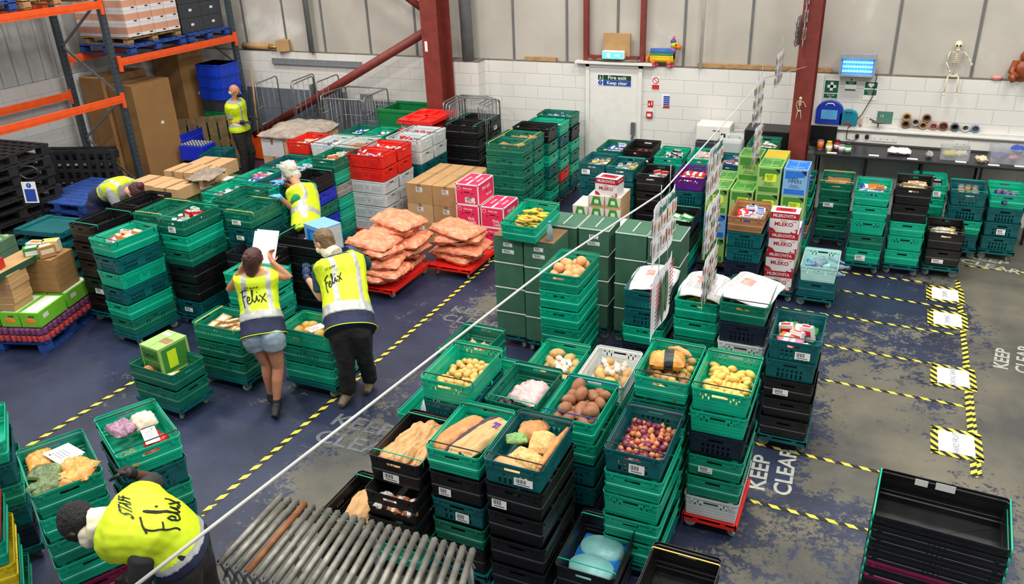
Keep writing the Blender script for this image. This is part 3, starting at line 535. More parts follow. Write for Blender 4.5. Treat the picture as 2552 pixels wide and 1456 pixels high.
b = MB(); b.ell(T(0, -.01, .035), (.104, .124, .112), 0, 18, 12, R_, nz=.06, seed=33, nsc=4); b.ell(T(0, -.05, -.0), (.088, .07, .08), 0, 14, 10, R_, nz=.08, seed=34); remeshed(b, 'hair', HAIRK, e, .009, 1, lambda c: .006*noise.noise(c*60))
b = MB(); b.ell(T(0, .03, -.065), (.085, .085, .05), 0, 14, 10, R_); limb(b, [T(0, -.01, -.05), J['neck'].lerp(J['chest'], .1)], [.105, .088]); remeshed(b, 'neck_gaiter', CREAM, e, .01, 2, lambda c: .008*noise.noise(c*22))
# ================================================================== crates
def tub(style, H=.183, hx=.2, hy=.3, wall=.0035, taper=.02, ch=.022):
    """a nesting tray: outer and inner shell round a chamfered rectangle, with real openings"""
    mid = H-.058
    rows = [(0, taper), (.012, taper-.002), (.03, taper-.003), (.034, taper-.008), (.05, taper-.009), (.054, taper-.014), (.072, taper-.015), (.076, taper-.009), (.094, taper-.010)]
    if style != 'lattice': rows = [(z*(mid/.11), d) for z, d in rows]
    rows += [(mid, .007), (mid+.02, .007), (H-.022, .006), (H-.018, .0), (H-.006, .0), (H, .001)]
    if style == 'lattice': rows = [(0, taper), (.016, taper-.004), (.062, taper-.006), (.074, taper-.006), (.098, taper-.008), (mid, .007), (mid+.02, .007), (H-.022, .006), (H-.018, 0), (H, 0)]
    if style == 'dots': rows = [(0, taper), (.03, taper-.004), (.044, taper-.004), (.056, taper-.006), (.07, taper-.006), (.082, taper-.008), (.096, taper-.008), (mid, .007), (mid+.02, .007), (H-.022, .006), (H-.018, 0), (H, 0)]
    hr = [i for i, (z, d) in enumerate(rows) if abs(z-(mid+.02)) < 1e-4][0]   # hand-hole row
    S_, Lg, holes = [-1, -.34, .34, 1], [-1, 1], {}
    shortcut = [-.34, .34]; longcut = []
    hs, hl = [], []              # (t0,t1,rowset) openings on short and long sides
    hs.append((-.3, .3, [hr-1]))
    if style == 'slots':
        for t in (-.42, -.3, .3, .42): hl.append((t-.017, t+.017, [hr-4, hr-3, hr-2]))
        for t in (-.05, .05): hl.append((t-.03, t+.03, [hr-1]))
    if style == 'deep':
        for t in (-.12, -.04, .04, .12): hl.append((t-.012, t+.012, [hr-4, hr-3]))
    if style == 'lattice':
        for k in range(6):
            t = -.5+k*.2; hs.append((t-.05, t+.05, [1])); hs.append((t-.05, t+.05, [3]))
        for k in range(7):
            for sg in (-1, 1): t = sg*(.22+k*.09); hl.append((t-.024, t+.024, [1])); hl.append((t-.024, t+.024, [3]))
    if style == 'dots':
        for k in range(4):
            for sg in (-1, 1):
                t = sg*(.42+k*.11); hs.append((t-.03, t+.03, [hr-1 if k % 2 else hr-2]))
        for k in range(7):
            for sg in (-1, 1):
                t = sg*(.3+k*.085)
                for r_ in (1, 3, 5): hl.append((t-.018+(.01 if r_ == 3 else 0), t+.018+(.01 if r_ == 3 else 0), [r_]))
        for t in (-.05, .05): hl.append((t-.014, t+.014, [3, 4, 5]))
    cs = sorted({round(q, 4) for h in hs for q in h[:2]} | {-1., 1.}); cl = sorted({round(q, 4) for h in hl for q in h[:2]} | {-1., 1.})
    def side(k, t, d):
        if k == 0: return (t*(hx-ch), -(hy-d))
        if k == 1: return (hx-d, t*(hy-ch))
        if k == 2: return (-t*(hx-ch), hy-d)
        return (-(hx-d), -t*(hy-ch))
    per = []; cellhole = {}
    for k in range(4):
        c = cs if k % 2 == 0 else cl; hh = hs if k % 2 == 0 else hl
        for i, t in enumerate(c):
            if i+1 < len(c):
                tm = (t+c[i+1])/2; cellhole[len(per)] = {r_ for h in hh if h[0] < tm < h[1] for r_ in h[2]}
            per.append((k, t))
    n = len(per); m = len(rows); o = MB(); V = []
    for sh in (0, 1):
        for i, (z, d) in enumerate(rows):
            for (k, t) in per:
                x, y = side(k, t, d+(wall if sh else 0)); V.append((x, y, z if not (sh and i == 0) else wall))
    fs = []; I = lambda s_, i, j: s_*n*m+i*n+(j % n)
    for i in range(m-1):
        for j in range(n):
            if i in cellhole.get(j, ()): 
                a, b, c, d = (i, j), (i, j+1), (i+1, j+1), (i+1, j)
                nb = [(a, b, (i-1, j)), (b, c, (i, j+1)), (c, d, (i+1, j)), (d, a, (i, j-1))]
                for p, q, other in nb:
                    if other[0] not in cellhole.get(other[1] % n, ()): fs.append((I(0, *p), I(0, *q), I(1, *q), I(1, *p)))
                continue
            fs.append((I(0, i, j), I(0, i, j+1), I(0, i+1, j+1), I(0, i+1, j)))
            fs.append((I(1, i, j+1), I(1, i, j), I(1, i+1, j), I(1, i+1, j+1)))
    for j in range(n): fs.append((I(0, m-1, j), I(0, m-1, j+1), I(1, m-1, j+1), I(1, m-1, j)))
    fs.append(tuple(I(0, 0, j) for j in range(n))[::-1]); fs.append(tuple(I(1, 0, j) for j in range(n)))
    o.add(V, fs)
    for sx in (-1, 1):                      # corner posts and rim ribs
        for sy in (-1, 1): o.box((sx*(hx-.004), sy*(hy-.05), H-.032), (.008, .02, .024)); o.box((sx*(hx-.06), sy*(hy-.003), H-.032), (.02, .008, .024))
    me = o.mesh('crate_shell'); return me
E_ = {}
def wire_arm(r=.0045, hx=.197, drop=.05, zt=.006):
    o = MB(); o.tube([(-hx, 0, -drop), (-hx, 0, zt-.006), (-hx+.008, 0, zt), (hx-.008, 0, zt), (hx, 0, zt-.006), (hx, 0, -drop)], r, 6); return o.mesh('bale_arm')
ARM = wire_arm()
TUBS = {'slots': (tub('slots'), .183), 'lattice': (tub('lattice'), .183), 'dots': (tub('dots'), .183), 'deep': (tub('deep', .216), .216), 'plain': (tub('plain'), .183)}
CC = dict(G=('bright green', M('green_crate', (4, 170, 134), .38, var=.1)), D=('dark green', M('dark_green_crate', (8, 110, 86), .42, var=.16)), E=('mid green', M('mid_green_crate', (4, 140, 110), .4, var=.14)),
    T=('petrol green', M('petrol_crate', (2, 90, 94), .42, var=.16)), K=('black', BLK), W=('white', M('white_crate', (208, 214, 214), .45, var=.08)), R=('red', M('red_crate', (226, 36, 26), .4, var=.08)),
    B=('blue', M('blue_crate', (20, 46, 190), .4, var=.12)), P=('purple', M('purple_crate', (88, 22, 128), .42)), Y=('yellow', M('yellow_crate', (232, 204, 24), .42)), N=('brown', M('brown_crate', (164, 116, 78), .5)),
    A=('pale aqua', M('aqua_crate', (176, 222, 214), .42, var=.08)), S=('grey', M('grey_crate', (150, 148, 140), .5)), M=('maroon', M('maroon_crate', (120, 20, 60), .45)), O=('navy', M('navy_crate', (20, 30, 50), .45)))
ST = dict(G='plain', D='slots', E='slots', T='lattice', K='deep', W='dots', R='dots', B='slots', P='dots', Y='slots', N='plain', A='dots', S='dots', M='plain', O='lattice')
ARMC = dict(k=BLK, g=CC['G'][1], y=M('yellow_rod', (226, 184, 84), .5), b=M('blue_rod', (30, 40, 130), .4), t=CC['T'][1])
NCR = [0]
def crate(code, x, y, z, rot=0., arm=None, label='', group=None, style=None, tilt=None, parent_name='crate'):
    if code[-1] in 'gs' and len(code) > 1: style = {'g': 'dots', 's': 'slots'}[code[-1]]
    c = code[0]; st = style or ST[c]; me, H = TUBS[st]
    key = (st,)
    if key not in E_: me.materials.append(CC[c][1]); E_[key] = 1
    o = bpy.data.objects.new('crate', me); COL.objects.link(o); o.location = (x, y, z); o.rotation_euler = (tilt or (0, 0, rot)) if tilt else (0, 0, rot)
    setmat(o, CC[c][1]); tag(o, label, 'crate', group); NCR[0] += 1
    if arm:
        for s in (-1, 1):
            a = bpy.data.objects.new('bale_arm', ARM); COL.objects.link(a); a.parent = o; a.location = (0, s*.235, H)
            if not ARM.materials: ARM.materials.append(BLK)
            setmat(a, ARMC[arm])
    return o
STICK = MB().box((0, 0, 0), (.11, .0012, .06)).mesh('paper_label'); STICK.materials.append(WH)
def sticker(o, w=1., h=1., x=.06, z=.07, side='front', lab=True):
    m = MB(); W, H_ = .11*w, .06*h
    m.box((0, 0, 0), (W, .0012, H_), 0)
    for k in range(9): m.box((-W*.38+k*W*.06, -.0009, H_*.12), (W*(.018+.012*(k % 3)), .0006, H_*.5), 1)
    m.box((0, -.0009, -H_*.3), (W*.7, .0006, H_*.08), 1)
    s = m.build('label_sticker', [WH, INK], o)
    if side == 'front': s.location = (x, -.296, z+.005); s.rotation_euler = (-.07, 0, 0)
    elif side == 'right': s.location = (.196, x, z+.005); s.rotation_euler = (-.07, 0, PI/2)
    return s
# ------------------------------------------------------------------ dollies
def dolly_mesh():
    o = MB(); o.box((0, 0, .128), (.40, .60, .014))
    for s in (-1, 1): o.box((s*.194, 0, .118), (.014, .6, .05)); o.box((0, s*.293, .118), (.39, .014, .05))
    for s in (-1, 1):
        for t in (-.1, .1): o.box((t, s*.3005, .12), (.04, .004, .022))
    return o.mesh('deck')
DOLLY = dolly_mesh()
def castor_meshes():
    a = MB(); a.lathe([(.028, .094), (.028, .1), (.0, .1)], n=12); a.box((0, .012, .07), (.034, .004, .05)); a.box((0, -.012, .07), (.034, .004, .05)); a.box((0, 0, .093), (.036, .03, .004))
    R = Matrix.Rotation(PI/2, 3, 'X'); b = MB(); b.lathe([(0, -.009), (.03, -.009), (.042, -.011), (.045, -.006), (.045, .006), (.042, .011), (.03, .009), (0, .009)], (0, 0, .045), 18, mat=R)
    b.lathe([(0, -.016), (.008, -.016), (.008, .016), (0, .016)], (0, 0, .045), 8, mat=R); return a.mesh('fork'), b.mesh('wheel')
FORK, WHEEL = castor_meshes(); WHG = M('castor_grey_green', (120, 140, 130), .5); WHW = M('castor_white', (200, 200, 198), .4); STEEL = M('zinc', (150, 150, 150), .35, .7, var=.1)
DOLLY.materials.append(CC['T'][1]); FORK.materials.append(STEEL); WHEEL.materials.append(WHG)
def dolly(x, y, rot=0., color='T', label='', sx=1., sy=1., z=0., small=False):
    r = empty('wheeled_dolly', (x, y, z), rot, label, 'dolly')
    d = bpy.data.objects.new('deck', DOLLY); COL.objects.link(d); d.parent = r; d.scale = (sx, sy, 1); setmat(d, CC[color][1])
    for i in (-1, 1):
        for j in (-1, 1):
            f = bpy.data.objects.new('castor', FORK); COL.objects.link(f); f.parent = r; f.location = (i*.15*sx, j*.235*sy, 0); f.rotation_euler.z = rnd.uniform(-.9, .9)
            wv = bpy.data.objects.new('wheel', WHEEL); COL.objects.link(wv); wv.parent = f
            if color == 'R': setmat(wv, WHW)
    return r
CW = lambda c: CC[c[0]][0]
POS = {}; REG = {}
def stack(key, x, y, levels, desc, rot=0., arm=None, base='T', stick=(), jit=.006, topdesc=None, off=(0, 0)):
    """levels: codes from the top down; returns the crate on top and the height of its floor"""
    z = .146 if base else 0.
    if base: dolly(x, y, rot, base, '%s dolly under %s' % (CW(base), desc))
    lv = levels.split()[::-1]; r = random.Random(key); top = None
    for i, c in enumerate(lv):
        n = len(lv)-1-i; st = ST[c[0]] if len(c) < 2 else {'g': 'dots', 's': 'slots'}[c[1]]; H = TUBS[st][1]
        if n == 0: lab = topdesc or ('%s crate, topmost of %s' % (CW(c), desc)); 
        else: lab = '%s crate, %s from top, %s' % (CW(c), ORD[n], desc)
        ox, oy = off if n else (0, 0)
        o = crate(c, x+ox+r.uniform(-jit, jit), y+oy+r.uniform(-jit, jit), z, rot+r.uniform(-.012, .012), arm if n == 0 else None, lab); REG[(key, n)] = o
        if n in stick: sticker(o, r.uniform(.8, 1.2), r.uniform(.8, 1.2), r.uniform(-.1, .09), .06)
        z += H+.002; top = o
    POS[key] = (x, y, z-TUBS[ST[lv[-1][0]]][1]-.002, rot, top)
    return top
# right-hand produce block
ST_ = stack
ST_('v1', -3.01, 5.53, 'Ds G T G', 'the stack holding brown onions', arm='g')
ST_('v13', -3.0, 4.84, 'G E T', 'the stack with a bag of garlic', base='T')
ST_('v2', -2.585, 4.60, 'Gg T T G E T', 'the stack topped with small yellow potatoes', arm='k', base='T')
ST_('v14', -2.58, 5.28, 'G T G E', 'the stack behind the small yellow potatoes', arm='k', base=None)
ST_('v3', -2.165, 4.76, 'Ds T G E T', 'the stack topped with a pale meat bag', arm='g')
ST_('v5', -2.19, 5.5, 'G T E T', 'the stack topped with eggs and baking potatoes', arm='k')
ST_('v6', -1.755, 5.54, 'W E T G', 'the stack topped with garlic and potatoes')
ST_('v4', -1.70, 4.74, 'G E T T O', 'the sweet potato stack', arm='b', stick=(1,))
ST_('v7', -1.175, 5.17, 'G D G D G E', 'the stack topped with a butternut bag', arm='k', base='T')
ST_('v8', -.75, 5.16, 'Gg Gg O E E W', 'the stack topped with new potatoes', arm='k', base='R', stick=(3,))
ST_('v9', -1.17, 4.52, 'T G Gg G G', 'the shallot stack', arm='k', stick=(0,))
ST_('v10', -2.66, 3.98, 'K K K Gs', 'the stack topped with paper bread bags', arm='g', stick=(0,), off=(0, -.1))
ST_('v11', -2.225, 4.02, 'G K T D K', 'the stack topped with long bread bags', arm='k', stick=(1, 2))
ST_('v12', -1.775, 3.97, 'T K K K K', 'the stack topped with seeded loaves', arm='k', stick=(0, 1))
ST_('v15', -1.335, 4.03, 'K K', 'the low stack holding blue wrapped packs', arm='g', base=None)
ST_('v16', -.68, 3.42, 'K K K K', 'the empty black stack at the bottom edge', arm='y', base=None)
ST_('v17', -1.6, 2.75, 'G K T K', 'the stack holding the muesli bag', base=None)
ST_('v18', -3.08, 3.80, 'K K', 'the low stack beside the rollers', arm='g', base=None)
# second row
ST_('v19', -2.5, 6.62, 'Es G G E G D', 'the peach stack', stick=())
ST_('v20', -1.77, 6.9, 'T T G O T', 'the leftmost newspaper stack')
ST_('v21', -1.28, 6.85, 'G G D O T', 'the middle newspaper stack', stick=(3,))
ST_('v22', -.83, 6.56, 'D O W T G T', 'the right newspaper stack', arm='k')
ST_('v23', -.40, 6.40, 'T T Ks Ks Ks', 'the banana stack under wrapped fruit', arm='t', stick=(0, 2))
# back right under the worktop
ST_('b1', -.45, 11.3, 'D D D D', 'the stack of brown boxes by the wall', arm='y', stick=(1,))
ST_('b2', 0., 10.5, 'G G Gg D G', 'the stack with pale blue packets', arm='t', stick=(4,))
ST_('b3', .44, 10.58, 'K K G Gg G', 'the black topped stack with flat packets', arm='t', base='T')
ST_('b4', .88, 10.68, 'K K', 'the low black stack beside the walkway', arm='t', stick=(1,))
ST_('b5', .66, 11.6, 'G G E D', 'the rear stack under the worktop', stick=(0,))
ST_('b6', 1.10, 11.4, 'T T G T', 'the tin stack under the worktop', arm='g')
ST_('b7', 1.53, 11.45, 'G T T T', 'the rightmost stack under the worktop', stick=(2,))
ST_('dg', -.88, 10.6, 'D G D N G', 'the stack right of the crisps boxes', arm='k')
ST_('wb', -.43, 9.31, 'A Ts', 'the water bottle stack')
ST_('nb', -1.25, 9.15, 'N T T O T', 'the brown tray stack')
ST_('blk1', -2.70, 10.45, 'K K K K', 'the black stack with a blue can', arm='t')
ST_('pur', -2.19, 10.40, 'P T T T G', 'the purple topped stack', arm='k')
ST_('teal1', -3.56, 10.6, 'T T T T T', 'the leftmost petrol stack before the fire exit', stick=(0,))
ST_('teal2', -3.13, 10.5, 'T T T T G', 'the stack of yellow and white lids', arm='g', stick=(2,))
ST_('gr3', -3.54, 11.3, 'Ds G T T G', 'the stack nearest the fire exit', arm='k')
ST_('redr', -3.1, 11.2, 'K T K G T', 'the stack of red bottles')
ST_('gr4', -2.66, 11.2, 'G G T E G', 'the stack with black and white cartons', arm='k')
ST_('gr5', -2.22, 11.25, 'G T T G E', 'the stack with striped packets', arm='b')
ST_('lowk', -2.15, 9.6, 'K K G', 'the low black stack with a green carton', arm='g')
ST_('gcab', -1.45, 11.42, 'D G T E G T', 'the stack of small jars by the red column', arm='k')
ST_('gt5', -1.80, 11.1, 'T G T E G', 'the stack behind the hanging signs')
# left block
ST_('a1', -7.36, 5.8, 'G T Gg T G D', 'the leftmost bright green stack', rot=-.08, arm='k')
ST_('a2', -8.05, 6.1, 'K K K K K', 'the leftmost black stack', arm='g', stick=(3,))
ST_('a3', -7.0, 6.42, 'D G Ds K K T', 'the stack topped with sauce bottles', arm='g', stick=(0, 5))
ST_('a5', -7.58, 6.58, 'D T G T D E', 'the empty yellow barred stack on the left', rot=.03, arm='y')
ST_('a6', -8.1, 6.75, 'K K K K K', 'the black stack the bending woman reaches into', arm='k')
ST_('p1', -6.57, 6.98, 'D T T E O D', 'the yellow barred stack before the grey haired woman', arm='y', stick=(0, 1))
ST_('p4', -6.99, 7.24, 'D T E D G T', 'the empty dark stack behind the yellow bars', arm='k')
ST_('s3', -5.88, 6.12, 'G G E G', 'the stack before the woman with papers', rot=PI/2, base='T')
ST_('cuc', -6.22, 6.53, 'K G T G', 'the small stack with a standing cucumber crate', rot=PI/2, base='T')
ST_('w1', -5.66, 5.38, 'E D D', 'the small stack with taped brown boxes', rot=PI/2, arm='y')
ST_('w2', -5.9, 4.76, 'D D', 'the low stack under the green crisps box', rot=PI/2-.05)
ST_('w3', -4.76, 5.60, 'Gg E G', 'the orange and melon stack', rot=PI/2)
ST_('kp', -5.82, 6.96, 'K K K K', 'the black stack with a light blue box', rot=PI/2, arm='g')
ST_('bm', -10.2, 10.2, 'T K T', 'the low stack at the feet of the bald person', rot=.3)
ST_('p2', -7.78, 7.86, 'G T E G T', 'the stack with white tins on the left', arm='k')
ST_('p3', -7.34, 7.84, 'G E T G E', 'the stack between tins and grey haired woman', arm='k')
ST_('p9', -7.44, 7.2, 'G E G T E', 'the jar stack behind the yellow bars', arm='g')
ST_('p5', -7.8, 8.48, 'G E T G E', 'the stack with blue bags behind the tins', arm='k')
ST_('p6', -7.37, 8.46, 'T G E T G', 'the red jar stack', arm='k')
ST_('p7', -7.84, 9.1, 'T G E T D', 'the lattice stack with dark jars', arm='k')
ST_('p8', -7.41, 9.08, 'G E T G D', 'the narrow stack left of the open packets', arm='k')
ST_('greenR', -6.95, 9.13, 'Ds G Ss G G E', 'the stack with loose groceries beside red crates', arm='k')
ST_('blackP', -6.93, 8.5, 'K Bs D Bs K', 'the black and blue stack', arm='g')
ST_('gA', -7.38, 10.42, 'G Ds T G E', 'the stack with a crumpled clear bag', arm='k')
ST_('gA2', -7.82, 10.44, 'G T G E D', 'the stack with clear plastic wrap', arm='k')
ST_('gB', -7.42, 11.06, 'G G D G E', 'the stack holding white bottles', arm='k')
ST_('gB2', -7.86, 11.08, 'D G T G E', 'the farthest stack of white packets', arm='k')
# rear rows of the left block
def big_dolly(x, y, sx, sy, label): return dolly(x, y, 0, 'R', label, sx/.4, sy/.6)
big_dolly(-6.5, 9.57, .64, .84, 'red dolly under the red topped stacks'); big_dolly(-6.42, 10.48, .64, .84, 'red dolly under the white topped stacks')
def lone_stack(key, x, y, levels, desc, rot=0, arm=None, z0=.146, stick=()):
    z = z0; lv = levels.split()[::-1]; r = random.Random(key)
    for i, c in enumerate(lv):
        n = len(lv)-1-i; H = TUBS[ST[c[0]] if len(c) < 2 else {'g': 'dots', 's': 'slots'}[c[1]]][1]
        o = crate(c, x+r.uniform(-.004, .004), y+r.uniform(-.004, .004), z, rot+r.uniform(-.01, .01), arm if n == 0 else None, ('%s crate, topmost of %s' % (CW(c), desc)) if n == 0 else '%s crate, %s from top of %s' % (CW(c), ORD[n], desc))
        z += H+.002; REG[(key, n)] = o
        if n in stick: sticker(o)
        if n == 0: POS[key] = (x, y, z-H-.002, rot, o)
H2 = PI/2
lone_stack('redF', -6.5, 9.37, 'R R W W W W', 'the front red topped stack', H2, 'k'); lone_stack('redB', -6.5, 9.78, 'R R W W W W', 'the rear red topped stack', H2, 'k')
lone_stack('whF', -6.42, 10.28, 'W W T T E T', 'the white stack behind the red crates', H2, 'k'); lone_stack('whB', -6.42, 10.69, 'W W T G E T', 'the farthest white stack of tins', H2, 'k')
ST_('redL', -7.88, 9.76, 'R G T G E T', 'the stack with brown packets behind the jars', arm='k')
ST_('wh1', -7.42, 9.76, 'W G T G E T', 'the stack with blue pots', arm='k'); ST_('wh2', -6.98, 9.78, 'W E T G D G', 'the stack with a brown carton and blue pots', arm='k')
ST_('kc1', -6.02, 11.34, 'K K K K K', 'the tall black stack of brown boxes', rot=H2, arm='g'); ST_('kc2', -6.0, 11.77, 'K K K K K', 'the rear black stack of brown boxes', rot=H2, arm='g', stick=(0,))
ST_('g1', -4.86, 10.45, 'Ds Ds Ds Ds Ds Ds', 'the aisle stack nearest apple boxes', rot=H2, arm='y'); ST_('g2', -4.86, 10.87, 'Ds D Gg Ds E Ds', 'the second aisle stack', rot=H2, arm='y')
ST_('g3', -4.8, 11.29, 'K D G T D G', 'the third aisle stack', rot=H2); ST_('g4', -4.78, 11.71, 'G T E G R D', 'the fourth aisle stack', rot=H2, arm='k')
ST_('g5', -4.76, 12.13, 'D K G D G T', 'the aisle stack against the wall', rot=H2, arm='k')
# stack at the lower left and the ones cut by the frame
ST_('r1', -4.42, 2.60, 'Es G E G M T', 'the bottom left stack of mixed vegetable bags', rot=1.07, arm='t')
ST_('r2', -4.25, 3.07, 'G T E T G E', 'the stack topped with tomatoes and cauliflower', rot=1.10, arm='k')
ST_('f1', -5.60, 2.80, 'G T E T O', 'the green stack at the left edge', rot=.95)
ST_('f2', -5.10, 2.32, 'R G Y G E', 'the left edge stack with red and yellow crates', rot=.95, base=None)
# nest of empty black crates at the lower right
def nest():
    z = 0.; lv = 13
    for i in range(lv):
        k = lv-1-i; c = 'M' if k == 5 else 'K'
        me, H = TUBS['deep']; o = bpy.data.objects.new('crate', me); COL.objects.link(o); o.location = (.64+.002*math.sin(i*2.1), 4.44+.002*math.cos(i*3.), z); o.scale = (1.2, 1.2, 1.0); o.rotation_euler.z = H2-.06
        setmat(o, CC[c][1]); tag(o, '%s empty nested crate, %s of the nest at lower right' % (CW(c), ORD[k] if k else 'topmost'), 'crate')
        REG[('nest', k)] = o
        for s in (-1, 1):
            a = bpy.data.objects.new('bale_arm', ARM); COL.objects.link(a); a.parent = o; a.location = (0, s*.292, H-.002); setmat(a, ARMC['g'])
        z += .068
    m = MB(); m.box((-.01, 0, 0), (.09, .0012, .05)); m.box((.1, 0, -.005), (.06, .0012, .045)); q = m.build('torn_label', WH, o, loc=(.185, .0, .19), rz=H2)
nest()
# ================================================================== cartons and printed boxes
KRAFT = M('kraft_board', (176, 138, 92), .8, var=.08, bump=.1); KRAFT2 = M('kraft_light', (196, 156, 112), .8, var=.06); KD = M('kraft_dark', (128, 96, 62), .8, var=.1); TAPEB = M('brown_tape', (150, 116, 74), .35)
def carton(w, d, h, loc, rz=0., mat=KRAFT, name='cardboard_box', label='', group=None, tape=True, stick=0, seam='y', cat='box', lid=None):
    b = MB(); b.box((0, 0, h/2-.002), (w, d, h-.004))
    g = .003
    if seam == 'y':
        for s in (-1, 1): b.box((s*(w/4+g/2), 0, h-.0015), (w/2-g, d, .005), 1 if lid else 0)
    else:
        for s in (-1, 1): b.box((0, s*(d/4+g/2), h-.0015), (w, d/2-g, .005), 1 if lid else 0)
    o = b.build(name, [mat, lid] if lid else [mat], None, loc, rz, .004); tag(o, label, cat, group)
    if tape:
        t = MB(); t.box((0, 0, h+.0016), (.05, d, .001) if seam == 'y' else (w, .05, .001))
        for s in (-1, 1): t.box((0, s*(d/2+.0006), h-.04), (.05, .001, .08)) if seam == 'y' else t.box((s*(w/2+.0006), 0, h-.04), (.001, .05, .08))
        t.build('packing_tape', TAPEB, o)
    for k in range(stick):
        s = sticker(o, .9, 1.1); s.location = (0, -d/2-.001, h*(.72-.4*k)); s.rotation_euler = (0, 0, 0)
    return o
def printed(name, w, d, h, draw, mats):
    b = MB(); b.box((0, 0, h/2), (w, d, h), 0); draw(b, w, d, h); me = b.mesh(name)
    for m in mats: me.materials.append(m)
    return me
def put(me, name, loc, rz, label, cat='box', group=None):
    o = bpy.data.objects.new(name, me); COL.objects.link(o); o.location = loc; o.rotation_euler.z = rz; return tag(o, label, cat, group)
e_ = .0008
def d_pink(b, w, d, h):
    t = .012
    for y in (-1, 1):
        for x0, z0, sx, sz in ((0, h-t/2, w, t), (0, t/2, w, t), (-w/2+t/2, h/2, t, h), (w/2-t/2, h/2, t, h)): b.box((x0, y*(d/2+e_/2), z0), (sx, e_, sz), 1)
    for x in (-1, 1):
        for y0, z0, sy, sz in ((0, h-t/2, d, t), (0, t/2, d, t), (-d/2+t/2, h/2, t, h), (d/2-t/2, h/2, t, h)): b.box((x*(w/2+e_/2), y0, z0), (e_, sy, sz), 1)
    for q in (-1, 1): b.box((q*(w/2-t/2), 0, h+e_/2), (t, d, e_), 1); b.box((0, q*(d/2-t/2), h+e_/2), (w, t, e_), 1)
    b.box((0, 0, h+e_), (.03, d, e_), 1); b.box((0, 0, h+2*e_), (.014, .1, e_), 2)
    b.box((0, -d/2-e_, h*.62), (.08, e_, .014), 2)
    for q in (-1, 1): b.prism([(.01*math.cos(a*PI/5), .01*math.sin(a*PI/5)) for a in range(10)], 0, e_, 2, Matrix.Rotation(PI/2, 3, 'X'), (q*.075, -d/2-e_, h*.56))
    join_text(b, 'Pink', .062, facing((.05, -d/2-2*e_, h*.33)), 1, .9, .001); join_text(b, 'Lady', .062, facing((.07, -d/2-2*e_, h*.17)), 1, .9, .001)
    join_text(b, 'Pink Lady', .034, facing((.01, -d/2-2*e_, h*.8)), 1, 1, .0006)
    b.prism([(.028*math.cos(a*PI/8), .028*math.sin(a*PI/8)) for a in range(16)], 0, e_, 1, Matrix.Rotation(PI/2, 3, 'X'), (-w/2+.05, -d/2-e_, h*.8)); b.prism([(.023*math.cos(a*PI/8), .023*math.sin(a*PI/8)) for a in range(16)], 0, e_, 0, Matrix.Rotation(PI/2, 3, 'X'), (-w/2+.05, -d/2-2*e_, h*.8))
    join_text(b, 'Pink Lady', .07, frame((w/2+2*e_, 0, h*.7), (0, 1, 0), (0, 0, 1)), 1, .9, .001); join_text(b, 'Pink Lady', .05, frame((w/2+2*e_, .08, h*.3), (0, 1, 0), (0, 0, 1)), 1, .9, .001)
    for q in (-1, 1): join_text(b, 'Pink Lady', .05, frame((q*w/4, 0, h+2*e_), (0, 1, 0), (-1, 0, 0)), 1, .9, .001)
    b.box((w/2+e_, 0, h*.5), (e_, .014, .06), 2)
PINK = M('pink_print', (222, 44, 92), .5, var=.05)
pinkb = printed('apple_box', .335, .49, .283, d_pink, [PINK, WH, M('dark_hole', (40, 16, 20), .8, var=0)])
PA = [(-4.92, 9.40, k) for k in range(3)]+[(-4.56, 9.41, k) for k in range(2)]
NM = {(-4.92, 2): 'pink apple box on top of the taller pink stack', (-4.92, 1): 'pink apple box, middle of the taller pink stack', (-4.92, 0): 'pink apple box, bottom of the taller pink stack behind the carrots', (-4.56, 1): 'pink apple box, upper of the lower pink stack', (-4.56, 0): 'pink apple box at the bottom of the lower pink stack'}
for x, y, k in PA:
    o = put(pinkb, 'apple_box', (x+.004*k, y, .14+.285*k), .01*k, NM[(x, k)])
    if k == 2: s = sticker(o, 1.3, 1.2); s.location = (.04, -.2475, .07); s.rotation_euler = (0, 0, 0); text('lettering', '130055', .03, facing((.04, -.2495, .105)), INK, o, .9)
# brown boxes
for k in range(3):
    for i in range(2):
        for j in range(2):
            carton(.405, .5, .283, (-5.77+.415*i+.003*k, 9.6+.51*j, .286*k), .008*(k-1), [KRAFT, KRAFT2, KRAFT][(i+k) % 3], label='brown carton, %s column, %s row, %s layer of the carton block' % (('left', 'right')[i], ('front', 'rear')[j], ('bottom', 'middle', 'top')[k]), stick=1 if j == 0 else 0)
# small wooden pallet
def pallet_mb(w, d, h, mb=None, n=7, gap=.3):
    o = mb or MB(); bw = w/n*(1-gap)
    for i in range(n): o.box((-w/2+bw/2+(w-bw)*i/(n-1), 0, h-.011), (bw, d, .022))
    for y in (-1, 0, 1):
        o.box((0, y*(d/2-.05), h-.033), (w, .1, .022), 0)
        for x in (-1, 0, 1): o.box((x*(w/2-.06), y*(d/2-.05), h/2-.01), (.12, .1, h-.066+.022), 0)
    for x in (-1, 0, 1): o.box((x*(w/2-.06), 0, .011), (.1, d, .022), 0)
    return o
BLUEP = M('blue_pallet_paint', (26, 66, 140), .7, var=.35, scale=12, bump=.2); WOOD = M('pallet_wood', (170, 132, 88), .8, var=.25, scale=14, bump=.3); WOODD = M('old_wood', (120, 96, 62), .85, var=.3, scale=12, bump=.3)
def pallet(loc, rz, mat, label, w=1.2, d=1., h=.144, name='pallet', rot=None, n=7, gap=.3):
    o = pallet_mb(w, d, h, n=n, gap=gap).build(name, mat, None, loc, rz); tag(o, label, 'pallet')
    if rot: o.rotation_euler = rot
    return o
pallet((-4.74, 9.5, 0), 0, WOOD, 'wooden pallet under the pink apple boxes', .8, .8, .138)
